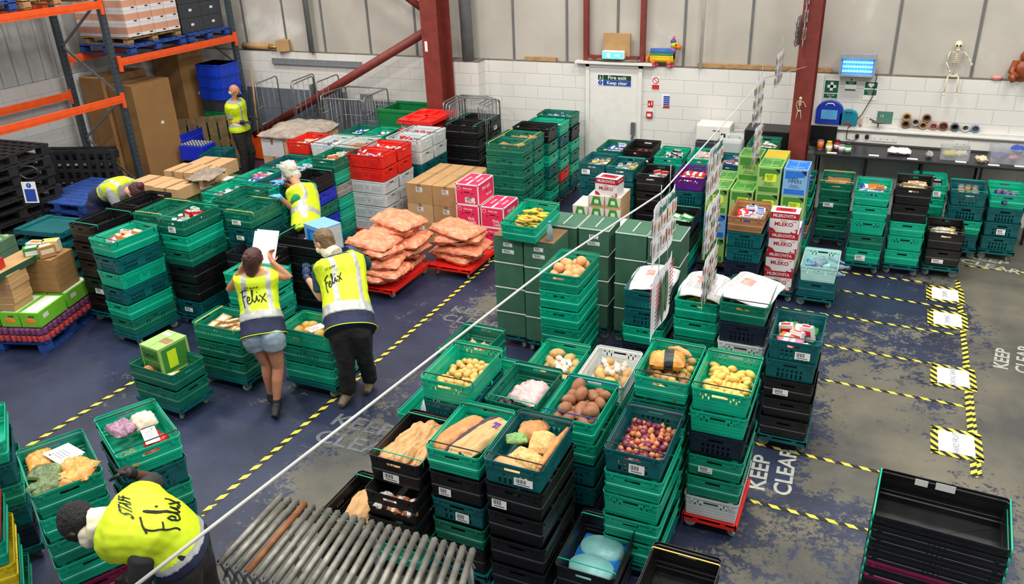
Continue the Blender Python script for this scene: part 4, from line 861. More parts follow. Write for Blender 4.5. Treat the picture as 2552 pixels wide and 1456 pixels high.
# dark green produce cartons with white rims
GREENB = M('dark_green_board', (58, 100, 78), .6, var=.12, bump=.15, bscale=15); RIM = M('pale_rim', (206, 214, 206), .6, var=.08)
def gcarton(loc, label, lidkraft=False, stick=0, gapping=False):
    w, d, h = .325, .40, .28; b = MB(); b.box((0, 0, h/2-.006), (w, d, h-.014))
    for s in (-1, 1): b.box((s*w/4, 0, h-.004), (w/2-.002, d, .007), 2 if lidkraft else 0)
    if not lidkraft:
        for s in (-1, 1): b.box((s*w/2, 0, h-.009), (.008, d+.006, .014), 1); b.box((0, s*d/2, h-.009), (w+.006, .008, .014), 1)
        b.box((0, 0, h+.001), (.012, d*.7, .003), 1)
    o = b.build('produce_carton', [GREENB, RIM, KD], None, loc, rnd.uniform(-.015, .015), .003); tag(o, label, 'box')
    for k in range(stick):
        s = sticker(o, 1.2-.3*k, .7, 0, 0); s.location = (0, -d/2-.002, h*(.42+.27*k)); s.rotation_euler = (0, 0, 0)
    return o
GC = [(-3.30, 7.17, 1, 2), (-2.955, 7.15, 1, 2), (-2.90, 7.64, 0, 0), (-2.555, 7.66, 0, 2), (-2.155, 7.66, 0, 0), (-1.81, 7.64, 0, 0)]
NMG = ['the aisle column of green cartons', 'the second green carton column, beside the aisle column', 'the green carton column behind the banana crate', 'the green carton column with two labels', 'the green carton column left of the bread sign', 'the green carton column behind the bread sign']
for (x, y, lk, st), nm in zip(GC, NMG):
    dolly(x, y, 0, 'T', 'petrol green dolly under %s' % nm, .8, .66)
    for k in range(4): gcarton((x, y, .146+.283*k), '%s carton of %s' % (('bottom', 'lower middle', 'upper middle', 'top')[k], nm), lk and k == 3, st if k == 3 else 0)
# crisps boxes
LG = M('pale_green_print', (150, 188, 104), .55, var=.04); DG = M('leaf_green_print', (64, 132, 52), .55, var=.05); LB = M('pale_blue_print', (120, 170, 214), .55, var=.04); DBp = M('mid_blue_print', (28, 108, 200), .55, var=.05); YS = M('lime_sticker', (214, 240, 40), .5, var=0); YT = M('amber_print', (238, 178, 20), .5, var=.04)
def d_pip(b, w, d, h):
    for s in (-1, 1): b.box((s*w*.235, 0, h+e_/2), (w*.44, d*.86, e_), 1)
    for s in (-1, 1): join_text(b, 'CRISPS', .07, frame((0, s*d*.28, h+2*e_), (1, 0, 0), (0, 1, 0)), 0, .8, .001)
    b.box((0, -d/2-e_/2, h*.14), (w*.84, e_, h*.2), 1); 
    b.add([(-w*.42, -d/2-e_, h*.93), (w*.38, -d/2-e_, h*.93), (w*.38, -d/2-e_, h*.72), (w*.1, -d/2-e_, h*.68), (-w*.12, -d/2-e_, h*.62), (-w*.42, -d/2-e_, h*.62)], [(0, 5, 4, 3, 2, 1)], 1)
    b.add([(w*.22, -d/2-2*e_, h*.95), (w*.44, -d/2-2*e_, h*.95), (w*.44, -d/2-2*e_, h*.76)], [(0, 2, 1)], 2)
    join_text(b, 'PIPERS', .056, facing((0, -d/2-2*e_, h*.53)), 2, .95); join_text(b, 'SEA SALT', .024, facing((0, -d/2-2*e_, h*.38)), 2); join_text(b, '& VINEGAR', .024, facing((0, -d/2-2*e_, h*.31)), 2)
    b.tube([(-.03, -d/2-e_, h*.6), (-.02, -d/2-e_, h*.68), (0, -d/2-e_, h*.62), (.02, -d/2-e_, h*.68), (.03, -d/2-e_, h*.6)], .003, 5, 2)
    for s in (-1, 1): b.box((w/2+e_/2, s*d*.3, h*.5), (e_, d*.2, h*.8), 1)
def d_pipsticker(b, w, d, h):
    d_pip(b, w, d, h); b.box((.02, -d/2-3*e_, h*.6), (.13, e_, .095), 3)
    for k in range(4): b.box((.01, -d/2-4*e_, h*.6+.03-.018*k), (.09-.012*k, e_, .005), 2)
BK = M('print_black', (26, 30, 28), .5, var=0)
pg = printed('crisps_box', .27, .385, .318, d_pip, [LG, DG, BK, YS]); pgs = printed('crisps_box', .27, .385, .318, d_pipsticker, [LG, DG, BK, YS]); pb = printed('crisps_box', .27, .385, .318, d_pip, [LB, DBp, BK, YS]); py_ = printed('crisps_box', .27, .385, .318, d_pip, [LG, YT, BK, YS])
pallet((-1.30, 10.04, 0), 0, M('black_pallet', (28, 29, 31), .6, var=.3), 'black pallet under the crisps boxes', 1.2, .82, .138)
xs = (-1.73, -1.435, -1.14, -.845)
for r_ in (0, 1):
    for i, x in enumerate(xs):
        if r_ and i == 3: continue
        for k in range(4):
            if k == 3 and not ((i in (2, 3) and not r_) or (r_ and i in (1, 2))): continue
            me = (pg, pb, pgs, pgs)[k] if not (k == 3 and i == 3) else pb
            if k == 3 and i == 1: me = pg
            if k == 3 and i == 2 and r_: me = py_
            if k == 2 and r_: me = pg
            put(me, 'crisps_box', (x, 9.86+.395*r_, .142+.32*k), rnd.uniform(-.015, .015), '%s crisps box, %s layer, %s row, %s column of the crisps pallet' % ('pale blue' if me is pb else ('amber topped' if me is py_ else 'pale green'), ('bottom', 'second', 'third', 'top')[k], ('front', 'rear')[r_], ('first', 'second', 'third', 'last')[i]))
# milk boxes
RD = M('milk_red', (176, 28, 44), .5, var=.04)
def d_milk(b, w, d, h):
    for s in (-1, 1):
        b.box((0, s*(d/2+e_/2), h*.84), (w, e_, h*.32), 1)
    b.box((w/2+e_/2, 0, h*.84), (e_, d, h*.32), 1); b.box((0, 0, h+e_/2), (w*.7, d*.55, e_), 1)
    for s in (-1, 1): b.add([(s*w/2, -d/2-e_, 0), (s*w*.24, -d/2-e_, 0), (s*w*.34, -d/2-e_, h*.16), (s*w/2, -d/2-e_, h*.24)], [(0, 1, 2, 3)], 1)
    join_text(b, 'MLEKOVITA', .05, facing((0, -d/2-2*e_, h*.84)), 0, .92, .0012); join_text(b, 'MLEKO', .062, facing((0, -d/2-2*e_, h*.42)), 1, 1.0, .0016); join_text(b, '3,5%', .024, facing((w*.36, -d/2-2*e_, h*.58)), 1)
    join_text(b, 'Polskie', .024, facing((0, -d/2-2*e_, h*.6)), 1)
    b.box((w*.38, -d/2-2*e_, h*.1), (.04, e_, .03), 0)
    join_text(b, 'MLEKOVITA', .036, frame((w/2+2*e_, 0, h*.84), (0, 1, 0), (0, 0, 1)), 0, .8, .001)
    b.tube([(-.06, 0, h+.001), (-.05, 0, h+.014), (.05, 0, h+.014), (.06, 0, h+.001)], .008, 6, 1)
ml = printed('milk_box', .31, .22, .235, d_milk, [M('milk_white', (224, 220, 218), .5, var=.03), RD])
dolly(-.86, 9.28, 0, 'T', 'petrol green dolly under the tall milk box stack', .9, .78)
for k in range(4):
    for j in range(2):
        if j and k == 3: continue
        put(ml, 'milk_box', (-.86+.006*((k*7) % 3), 9.175+.225*j, .146+.237*k), rnd.uniform(-.03, .03), 'red and white milk box, %s, %s of the tall milk stack' % (('bottom', 'second', 'third', 'top')[k], ('front', 'rear')[j]))
GR = M('leaf_print', (60, 150, 50), .5, var=.1)
def d_tray(b, w, d, h):
    b.box((0, 0, h+e_/2), (w, d, e_), 1); b.box((0, -d/2-e_/2, h*.55), (w*.72, e_, h*.75), 2); b.add([(-w*.5, -d/2-2*e_, h), (-w*.2, -d/2-2*e_, h), (-w*.34, -d/2-2*e_, h*.25), (-w*.42, -d/2-2*e_, h*.25)], [(0, 1, 2, 3)], 1); b.add([(w*.2, -d/2-2*e_, h), (w*.5, -d/2-2*e_, h), (w*.42, -d/2-2*e_, h*.25), (w*.34, -d/2-2*e_, h*.25)], [(0, 1, 2, 3)], 1)
    for k in range(5): b.box((-w*.1+w*.05*k, -d/2-2*e_, h*(.5+.05*(k % 2))), (.012, e_, h*.3), 3)
tr = printed('carton_tray', .22, .42, .163, d_tray, [KRAFT2, M('tray_white', (216, 210, 204), .6, var=.05), GR, WH])
for k in range(5):
    for i in range(3):
        if k == 4 and i == 0: continue
        put(tr, 'carton_tray', (-3.52+.225*i, 9.94, .165*k), rnd.uniform(-.01, .01), 'tray of green cartons, %s layer, %s of three beside the aisle end' % (('bottom', 'second', 'third', 'fourth', 'top')[k], ('left', 'middle', 'right')[i]))
put(ml, 'milk_box', (-3.16, 9.86, .826), -.12, 'red and white milk box alone on the trays of green cartons')
carton(.3, .42, .56, (-2.78, 9.5, 0), 0, M('tray_white'), 'plain_white_box', 'plain white box behind the green carton tops', tape=False)
# apples of the crate on the cartons
bcr = crate('G', -3.12, 7.17, 1.31, 0, 'k', 'bright green banana crate tilted on top of the green cartons', tilt=(.12, 0, -.06))
POS['ban'] = (-3.12, 7.17, 1.31, -.06, bcr)
def d_crisp(b, w, d, h):
    b.box((0, -d/2-e_/2, h*.5), (w*.86, e_, h*.84), 1); b.box((0, -d/2-e_, h*.5), (w*.86, e_, .006), 0); b.box((w/2+e_/2, 0, h*.5), (e_, d*.84, h*.84), 1); b.box((w/2+e_, -.03, h*.5), (e_, .1, h*.6), 3)
    join_text(b, 'CRISPS', .062, frame((0, -d/2-2*e_, h*.7), (-1, 0, 0), (0, 0, -1)), 2, .95, .001); join_text(b, 'FRAGILE', .062, frame((0, -d/2-2*e_, h*.28), (-1, 0, 0), (0, 0, -1)), 2, .95, .001)
    b.box((.05, 0, h+e_/2), (.13, .09, e_), 4); b.box((-.06, .1, h+e_/2), (.11, .04, e_), 5); b.box((.0, 0, h+e_/4), (.006, d, e_/2), 1)
cb = printed('crisps_box', .27, .33, .3, d_crisp, [LG, DG, BK, YS, TAPEB, WH])
put(cb, 'crisps_box', (-5.98, 4.84, .37), -.12, 'green crisps box upside down in the low crate stack')
def d_blue(b, w, d, h):
    b.box((0, -d/2-e_, h*.5), (w*.7, e_, h*.7), 1); b.box((w/2+e_/2, 0, h*.5), (e_, d*.9, h*.9), 2); b.box((0, -d/2-2*e_, h*.6), (.1, e_, .08), 3); b.box((0, 0, h+e_/2), (w*.9, d*.5, e_), 0)
lb = printed('crisps_box', .33, .28, .3, d_blue, [LB, DBp, M('pale_card', (196, 200, 196), .6), M('cyan_label', (40, 170, 220), .5, var=0)])
put(lb, 'crisps_box', (-5.66, 7.04, .815), -.32, 'light blue box standing in the black crate before the man')
# ================================================================== what lies in the open crates
def blob(name, r, mat, seed=0, nz=.12, n=12, m=8, parts=None):
    b = MB(); b.ell((0, 0, 0), r, 0, n, m, nz=nz, seed=seed); me = b.mesh(name); me.materials.append(mat); return me
def spin(o, r): o.rotation_euler = (r.uniform(-.5, .5), r.uniform(-.5, .5), r.uniform(0, 6.28))
def heap(key, protos, n, rad, name, label, group, hx=.172, hy=.272, z0=.006, seed=1, cat='vegetable', y0=0., x0=0., flat=.8, top=.175):
    """drop round things one after another into a crate, each to the lowest free place"""
    r = random.Random(seed); x, y, z, rot, _ = POS[key]; placed = []; c, s = math.cos(rot), math.sin(rot); out = []
    for i in range(n):
        best = None; ra = rad*r.uniform(.88, 1.12)
        for t in range(14):
            px, py = x0+r.uniform(-1, 1)*(hx-ra), y0+r.uniform(-1, 1)*(hy-ra); pz = z0+ra*flat
            for (qx, qy, qz, qr) in placed:
                d2 = (px-qx)**2+(py-qy)**2; R_ = (ra+qr)*.82
                if d2 < R_*R_: pz = max(pz, qz+math.sqrt(R_*R_-d2)*flat)
            if best is None or pz < best[2]: best = (px, py, pz, ra)
        if best[2] > top: continue
        placed.append(best); px, py, pz, ra = best
        k = r.randrange(len(protos)); me = protos[k]
        if isinstance(protos[0], tuple): me, nm, lb, gp = protos[k]
        else: nm, lb, gp = name, label, group
        o = bpy.data.objects.new(nm, me); COL.objects.link(o); o.location = (x+px*c-py*s, y+px*s+py*c, z+pz); spin(o, r); f = ra/rad; o.scale = (f, f, f)
        tag(o, lb, cat, gp); out.append(o)
    return out
POT = M('potato_skin', (206, 168, 92), .6, var=.16, scale=25, bump=.15, bscale=60); POT2 = M('new_potato_skin', (224, 184, 92), .5, var=.12, scale=20); BAKE = M('baking_potato_skin', (190, 148, 92), .7, var=.2, scale=25, bump=.2)
SWP = M('sweet_potato_skin', (146, 94, 64), .65, var=.22, scale=25, bump=.25, bscale=50); SHB = M('shallot_brown', (198, 124, 82), .35, var=.2, scale=30); SHP = M('shallot_purple', (110, 36, 62), .3, var=.25, scale=30)
ONI = M('onion_skin', (212, 148, 92), .35, var=.2, scale=20); PEA = M('peach_skin', (230, 158, 104), .55, var=.3, scale=9); EGG = M('egg_white', (230, 224, 210), .5, var=.05); GAR = M('garlic_skin', (226, 216, 204), .5, var=.1, scale=30)
TOM = M('tomato', (206, 46, 26), .25, var=.1); ORA = M('orange_peel', (232, 128, 44), .4, var=.1, bump=.15, bscale=90); MEL = M('melon_rind', (222, 176, 84), .5, var=.15)
heap('v2', [blob('potato', (.031, .025, .023), POT, i) for i in range(4)], 105, .027, 'potato', 'small yellow potato in the bright green crate nearest the aisle', 'small potatoes in the aisle crate', seed=3)
heap('v8', [blob('potato', (.042, .026, .024), POT2, i+9, .08) for i in range(4)], 84, .030, 'potato', 'smooth golden new potato in the crate above the red dolly', 'new potatoes above the red dolly', seed=5)
heap('v4', [blob('sweet_potato', q, SWP, i+20, .16) for i, q in enumerate(((.075, .04, .038), (.065, .044, .042), (.085, .038, .036), (.056, .042, .04)))], 32, .05, 'sweet_potato', 'brown sweet potato in the crate with blue rods', 'sweet potatoes', seed=8)
heap('v5', [(blob('potato', (.058, .042, .04), BAKE, 31), 'potato', 'large baking potato beside the eggs', 'baking potatoes beside the eggs'), (blob('potato', (.066, .044, .04), BAKE, 32), 'potato', 'large baking potato beside the eggs', 'baking potatoes beside the eggs')], 17, .05, '', '', '', seed=4)
heap('v5', [blob('egg', (.03, .023, .023), EGG, 1, .0)], 12, .026, 'egg', 'loose white egg among the baking potatoes', 'eggs among the potatoes', z0=.085, seed=6, hx=.09, hy=.12, x0=.03, cat='egg')
heap('v6', [(blob('potato', (.055, .036, .034), BAKE, 41), 'potato', 'baking potato in the white crate', 'potatoes in the white crate'), (blob('potato', (.05, .038, .036), POT, 42), 'potato', 'baking potato in the white crate', 'potatoes in the white crate')], 22, .042, '', '', '', seed=4)
gb = MB(); gb.lathe([(.004, .05), (.005, .035), (.018, .022), (.026, .004), (.024, -.012), (.012, -.02), (0, -.021)][::-1], n=12); gm = gb.mesh('garlic_bulb'); gm.materials.append(GAR)
heap('v6', [gm], 8, .03, 'garlic_bulb', 'white garlic bulb on the potatoes in the white crate', 'garlic in the white crate', z0=.09, seed=12, y0=.08, hy=.14, hx=.13)
heap('v7', [(blob('potato', (.034, .028, .026), POT, 51), 'potato', 'small mixed potato around the squash bag', 'mixed potatoes in the squash crate'), (blob('potato', (.045, .034, .03), SWP, 52), 'sweet_potato', 'small sweet potato around the squash bag', 'sweet potatoes round the squash bag'), (blob('potato', (.036, .03, .028), BAKE, 53), 'potato', 'small mixed potato around the squash bag', 'mixed potatoes in the squash crate')], 54, .032, '', '', '', seed=4)
def shal(m, s):
    b = MB(); b.lathe([(0, -.021), (.012, -.019), (.0205, -.004), (.019, .008), (.009, .017), (.003, .022), (.002, .027)], n=9); me = b.mesh('shallot'); me.materials.append(m); return me
heap('v9', [(shal(SHB, 1), 'shallot', 'brown shallot in the petrol green crate', 'brown shallots'), (shal(SHB, 1), 'shallot', 'brown shallot in the petrol green crate', 'brown shallots'), (shal(SHP, 1), 'shallot', 'small purple shallot in the petrol green crate', 'purple shallots'), (blob('onion', (.03, .03, .027), SHP, 3, .03), 'red_onion', 'red onion among the shallots', 'red onions among the shallots')], 190, .0225, '', '', '', seed=9, top=.15)
ob = MB(); ob.lathe([(0, -.032), (.018, -.03), (.034, -.008), (.032, .012), (.016, .028), (.004, .038), (.003, .05)], n=12); om = ob.mesh('onion'); om.materials.append(ONI)
heap('v1', [om], 24, .035, 'onion', 'brown onion in the dark crate left of the potatoes', 'brown onions', seed=2, y0=.02, hy=.2, x0=.02)
heap('v19', [blob('peach', (.05, .05, .046), PEA, i+60, .04) for i in range(3)], 18, .05, 'peach', 'pink and yellow peach on the tall green stack', 'peaches', seed=7, cat='fruit', z0=.045)
heap('w3', [(blob('orange', (.042, .042, .04), ORA, 1, .02), 'orange', 'orange in the crate by the man', 'oranges beside the melons'), (blob('melon', (.06, .055, .052), MEL, 2, .04), 'melon', 'yellow melon in the crate by the man', 'melons beside the oranges')], 20, .048, '', '', '', seed=2, cat='fruit')
for i, (a, b_) in enumerate(((-.10, -.2), (-.04, -.12), (-.13, -.1), (-.02, -.22), (-.1, -.02))):
    x, y, z, rot, _ = POS['r2']; c, s = math.cos(rot), math.sin(rot); px, py = -a*.9, b_
    o = bpy.data.objects.new('tomato', blob('tomato', (.046, .046, .04), TOM, i, .03)); COL.objects.link(o); o.location = (x+px*c-py*s, y+px*s+py*c, z+.075+.012*(i % 2)); tag(o, 'large red tomato beside the white card at lower left', 'vegetable', 'large tomatoes at lower left')
# bananas
def banana_mesh(m, m2):
    b = MB(); P = []; 
    for i in range(9): a = -.75+1.5*i/8; P.append((math.sin(a)*.1, 0, -math.cos(a)*.1+.085))
    b.tube(P, [.005, .012, .0165, .018, .018, .0175, .015, .010, .004], 7); b.tube([P[-1], (P[-1][0]+.02, 0, P[-1][2]+.02)], .004, 5, 1); me = b.mesh('banana'); me.materials.append(m); me.materials.append(m2); return me
BAN = M('banana_yellow', (222, 188, 60), .5, var=.18, scale=14); BANB = M('banana_brown', (78, 56, 26), .6); BAN2 = M('banana_ripe', (196, 150, 40), .5, var=.35, scale=18)
bm_ = [banana_mesh(BAN, BANB), banana_mesh(BAN2, BANB)]
def bananas(key, n, label, group, zf=.05, hy=.2, seed=0, top=.16, y0=0.):
    r = random.Random(seed); x, y, z, rot, _ = POS[key]
    for i in range(n):
        px, py = r.uniform(-.1, .1), y0+r.uniform(-hy, hy); o = bpy.data.objects.new('banana', bm_[i % 2]); COL.objects.link(o)
        o.location = (x+px, y+py, z+zf+r.uniform(0, top-zf-.05)); o.rotation_euler = (r.choice((-1, 1))*1.3+r.uniform(-.3, .3), r.uniform(-.2, .2), r.uniform(-.6, .6)+(PI if i % 3 == 0 else 0)); tag(o, label, 'fruit', group)
bananas('ban', 34, 'spotty yellow banana in the tilted crate on the green cartons', 'bananas in the tilted crate', zf=.07, top=.2, seed=3, hy=.2)
bananas('v21', 12, 'ripe banana under the middle newspaper', 'bananas under the middle newspaper', seed=4, y0=-.1, hy=.12, zf=.04, top=.12)
bananas('v22', 12, 'ripe banana under the right newspaper', 'bananas under the right newspaper', seed=5, y0=-.1, hy=.12, zf=.04, top=.12)
# bags, loaves, packets
def pillow(w, d, h, mats, name='food_bag', wr=.006, seed=0, n=22, band=None, ends=True, pw=.55):
    b = MB(); V = []; N_ = n
    for s in (1, -1):
        for i in range(N_+1):
            for j in range(N_+1):
                u, v = 2*i/N_-1, 2*j/N_-1; e = max(0, (1-abs(u)**3)*(1-abs(v)**3))**pw
                k = noise.noise(Vector((u*2.2, v*2.2, seed*3.1+s)))*1.6+noise.noise(Vector((u*6, v*6, seed*5.7)))*.8
                pin = 1-.10*(abs(u)**4)*(1-abs(v)) ; pz = s*h/2*e+wr*k*(1 if e > .02 else .6)
                V.append((u*w/2*(1-.05*v*v), v*d/2*(1-.06*u*u)*pin, pz+h/2))
    M_ = (N_+1)**2; F_ = []; MI = []
    for s in range(2):
        for i in range(N_):
            for j in range(N_):
                q = [s*M_+i*(N_+1)+j, s*M_+(i+1)*(N_+1)+j, s*M_+(i+1)*(N_+1)+j+1, s*M_+i*(N_+1)+j+1]
                mi = 0
                if band and band[0] < (i+.5)/N_ < band[1]: mi = 1
                b.add([V[t] for t in q], [(0, 1, 2, 3) if s == 0 else (3, 2, 1, 0)], mi, True)
    me = b.mesh(name)
    for m in (mats if isinstance(mats, (list, tuple)) else [mats]): me.materials.append(m)
    return me
def inpos(key, px, py, pz): 
    x, y, z, rot, _ = POS[key]; c, s = math.cos(rot), math.sin(rot); return (x+px*c-py*s, y+px*s+py*c, z+pz)
def lay(me, name, key, px, py, pz, rz, label, cat, tilt=(0, 0), group=None):
    o = bpy.data.objects.new(name, me); COL.objects.link(o); o.location = inpos(key, px, py, pz); o.rotation_euler = (tilt[0], tilt[1], rz+POS[key][3]); return tag(o, label, cat, group)
PAPB = M('paper_bag', (202, 158, 108), .8, var=.1, scale=10, bump=.4, bscale=14); PAPD = M('plum_print', (66, 48, 56), .7, var=.1); CLEAR = M('clear_film', (226, 230, 232), .12, var=.05, trans=.55); CRUST = M('bread_crust', (196, 132, 78), .7, var=.25, scale=22, bump=.2)
SEED = M('seeded_bread', (214, 172, 108), .75, var=.35, scale=45, bump=.4, bscale=60); ORB = M('orange_bag', (228, 150, 70), .3, var=.35, scale=12); GRB = M('leaf_bag', (92, 110, 62), .3, var=.45, scale=16, bump=.2); MAU = M('mauve_bag', (150, 110, 130), .25, var=.4, scale=30)
MEAT = M('pale_meat_film', (206, 172, 170), .3, var=.3, scale=9, bump=.3, bscale=12); FLIMSY = M('crumpled_film', (196, 202, 212), .15, var=.25, scale=18, trans=.25, bump=.5, bscale=18); CARROT = M('carrot_sack', (226, 140, 104), .28, var=.28, scale=18, bump=.6, bscale=22); BLUEF = M('blue_film', (20, 110, 190), .2, var=.25, bump=.4, bscale=14); DISK = M('aqua_pack', (128, 188, 186), .35, var=.1)
# paper bread bags standing in the black crate
for i, (px, py, rz, w_) in enumerate(((-.105, .02, .22, .13), (.0, .03, .12, .12), (.105, .04, .0, .13))):
    lay(pillow(w_, .5, .12, PAPB, 'paper_bag', .022, i+3, n=30), 'paper_bag', 'v10', px, py-.02, .06+.02*(i % 2), -rz, 'crumpled brown paper bread bag, %s of three in the black crate' % ('left', 'middle', 'right')[i], 'bag', (.12, 0))
lay(pillow(.17, .46, .12, [CRUST, CRUST], 'bread_bag', .008, 1), 'bread_bag', 'v11', -.10, .0, .05, -.35, 'brown loaf in a clear bag, left in the bright green crate', 'bread'); o = lay(pillow(.18, .5, .13, CLEAR, 'bread_film', .01, 2, n=16), 'bread_film', 'v11', -.10, .0, .046, -.35, 'x', 'x'); o.parent = None
bpy.data.objects.remove(o)
lay(pillow(.13, .52, .10, [PAPB, PAPD], 'bread_bag', .009, 5, band=(0, .45)), 'bread_bag', 'v11', .02, .01, .07, -.32, 'long bread bag with a plum stripe', 'bread')
o = lay(pillow(.13, .46, .09, PAPB, 'bread_bag', .012, 9), 'bread_bag', 'v11', .11, -.01, .09, -.25, 'long brown bread bag with a purple square, right in the bright green crate', 'bread')
m = MB(); m.box((0, .1, .094), (.05, .06, .002)); m.build('purple_square', CC['P'][1], o)
lay(pillow(.2, .22, .13, [CRUST], 'bread_roll_bag', .01, 14), 'bread_roll_bag', 'v12', -.06, .17, .03, .2, 'glossy round rolls in a film bag at the back of the petrol crate', 'bread')
lay(pillow(.17, .2, .15, SEED, 'seeded_loaf', .012, 15), 'seeded_loaf', 'v12', .06, .05, .04, .2, 'oat topped loaf, middle of the petrol crate', 'bread')
lay(pillow(.24, .16, .13, SEED, 'seeded_loaf', .012, 16), 'seeded_loaf', 'v12', .02, -.12, .03, -.3, 'oat topped loaf, front of the petrol crate', 'bread')
lay(pillow(.14, .1, .05, M('green_white_bag', (120, 160, 90), .4, var=.4), 'printed_bag', .008, 18), 'printed_bag', 'v12', -.1, -.0, .13, .5, 'crumpled green and white bag beside the seeded loaves', 'bag')
b = MB(); b.tube([(0, -.25, 0), (0, -.1, .012), (0, .1, .012), (0, .26, 0)], [.012, .022, .022, .012], 10); me = b.mesh('baguette'); me.materials.append(CRUST)
lay(me, 'baguette', 'v12', .15, -.0, .13, -.03, 'thin baguette along the right side of the petrol crate', 'bread')
lay(pillow(.3, .14, .06, PAPB, 'flat_bread_pack', .006, 19), 'flat_bread_pack', 'v12', -.03, -.21, .06, -.12, 'flat bread pack with a white label', 'bread')
lay(pillow(.26, .3, .12, MEAT, 'meat_bag', .018, 21), 'meat_bag', 'v3', .03, .04, .02, -.2, 'pale pink bag of meat in the dark green crate', 'bag')
lay(pillow(.12, .1, .06, M('dark_pack', (40, 36, 36), .4, var=.5), 'small_packet', .008, 22), 'small_packet', 'v3', -.12, -.1, .02, .3, 'small dark packet beside the meat bag', 'packet')
lay(pillow(.25, .3, .17, FLIMSY, 'plastic_bag', .02, 23), 'plastic_bag', 'v13', .02, .0, .06, .3, 'crumpled clear bag bulging from the left green crate', 'bag')
o = lay(pillow(.26, .2, .13, [ORB, M('black_print', (40, 44, 46), .4, var=.05)], 'squash_bag', .012, 24, band=(.4, .66)), 'squash_bag', 'v7', -.03, .05, .08, .2, 'net bag of orange squash with a black printed band', 'bag')
b = MB(); b.tube([(-.1, .0, 0), (-.03, .01, .012), (.05, 0, .01), (.1, -.01, 0)], [.014, .027, .026, .012], 10); me = b.mesh('sweet_potato'); me.materials.append(BAKE)
lay(me, 'sweet_potato', 'v7', .03, .2, .145, -.3, 'long sweet potato at the back of the squash crate', 'vegetable')
for i, (py, sz) in enumerate(((.1, .3), (-.13, .3))):
    b = MB(); b.lathe([(0, 0), (sz*.5, 0), (sz*.52, .02), (sz*.5, .07), (0, .085)], n=28); me = b.mesh('wrapped_pack'); me.materials.append(DISK)
    lay(me, 'wrapped_pack', 'v15', .0, py, .02+.03*i, 0, 'round aqua pack in blue film, %s in the low black crate' % ('rear', 'front')[i], 'packet').scale = (1, .75, 1)
lay(pillow(.34, .5, .07, BLUEF, 'blue_wrapper', .014, 26), 'blue_wrapper', 'v15', 0, -.0, .005, 0, 'crumpled blue plastic wrap under the round aqua packs', 'bag')
# near bottom edge: muesli and packets
x, y, z, rot, _ = POS['v17']
muesli = lay(pillow(.17, .2, .1, M('white_bag', (214, 212, 208), .5, var=.06, bump=.3, bscale=14), 'muesli_bag', .01, 27), 'muesli_bag', 'v17', .06, .14, .14, -.25, 'white bag reading muesli at the bottom edge', 'bag', (.35, 0))
text('lettering', 'muesli', .05, frame((0, -.03, .112), (1, 0, 0), (0, 1, 0)), M('plum_ink', (60, 30, 70), .5, var=0), muesli)
lay(pillow(.2, .15, .06, M('bright_blue_bag', (10, 100, 210), .25, var=.1, bump=.3, bscale=14), 'blue_bag', .008, 28), 'blue_bag', 'v17', -.09, .22, .15, .0, 'bright blue plastic bag at the bottom edge', 'bag', (.4, 0))
b = MB(); b.box((0, 0, .03), (.12, .16, .06)); me = b.mesh('red_packet'); me.materials.append(M('red_pack', (214, 60, 50), .4, var=.1))
lay(me, 'red_packet', 'v17', -.1, .06, .16, .15, 'red packet at the bottom edge', 'packet', (.3, .1))
b = MB(); b.ell((0, 0, 0), (.07, .07, .05), 0, 20, 8, nz=.2, seed=4, nsc=4); me = b.mesh('lettuce'); me.materials.append(M('lettuce_green', (150, 200, 60), .5, var=.25))
lay(me, 'lettuce', 'v17', -.17, .05, .16, 0, 'pale green lettuce at the bottom edge', 'vegetable')
lay(pillow(.15, .42, .1, [PAPB, CRUST], 'bread_bag', .008, 30, band=(.55, 1)), 'bread_bag', 'v17', .27, .22, .2, -1.0, 'large paper bread bag across the bottom edge', 'bread', (.1, 0))
lay(pillow(.2, .34, .12, PAPB, 'bread_bag', .012, 31), 'bread_bag', 'v18', -.02, .05, .05, .2, 'paper bag of rolls in the low black crate by the rollers', 'bread')
for i, (px, py) in enumerate(((.09, -.1), (-.1, -.17), (.05, .2))): lay(blob('bread_roll', (.065, .06, .045), CRUST, i+70, .06), 'bread_roll', 'v18', px, py, .07, 0, 'round bread roll in the low black crate by the rollers', 'bread', group='rolls by the rollers')
# carrots
def carrots():
    big_dolly(-5.43, 7.98, .62, .98, 'long red dolly under the larger carrot pile'); big_dolly(-4.80, 8.72, .60, .74, 'red dolly under the smaller carrot pile')
    ms = [pillow(.60, .48, .145, CARROT, 'carrot_sack', .02, 80+i, n=34, pw=.42) for i in range(5)]
    def put_(k, x, y, z, rz, lb, sx=1.): o = put(ms[k % 5], 'carrot_sack', (x, y, z), rz, lb, 'sack'); o.scale = (sx, 1, 1); o.rotation_euler.x = (k % 3-1)*.09; o.rotation_euler.y = ((k*2) % 3-1)*.07
    for k in range(5): put_(k, -5.44+.045*((k*3) % 4-1.5), 7.70+.02*k, .143+.105*k, .22*(k % 3-1), 'clear sack of carrots, %s of the front half of the larger pile' % ('bottom', 'second', 'third', 'fourth', 'top')[k], 1.08-.02*k)
    for k in range(6): put_(k+2, -5.40+.045*((k*5) % 4-1.5), 8.20+.015*((k*3) % 4), .143+.108*k, .24*((k+1) % 3-1), 'clear sack of carrots, %s of the rear half of the larger pile' % ('bottom', 'second', 'third', 'fourth', 'fifth', 'top')[k], 1.05)
    for k in range(4): put_(k+1, -4.80+.04*((k*3) % 4-1.5), 8.68, .143+.112*k, .2*(k % 3-1), 'clear sack of carrots, %s of the smaller pile' % ('bottom', 'second', 'third', 'top')[k], 1.08)
carrots()
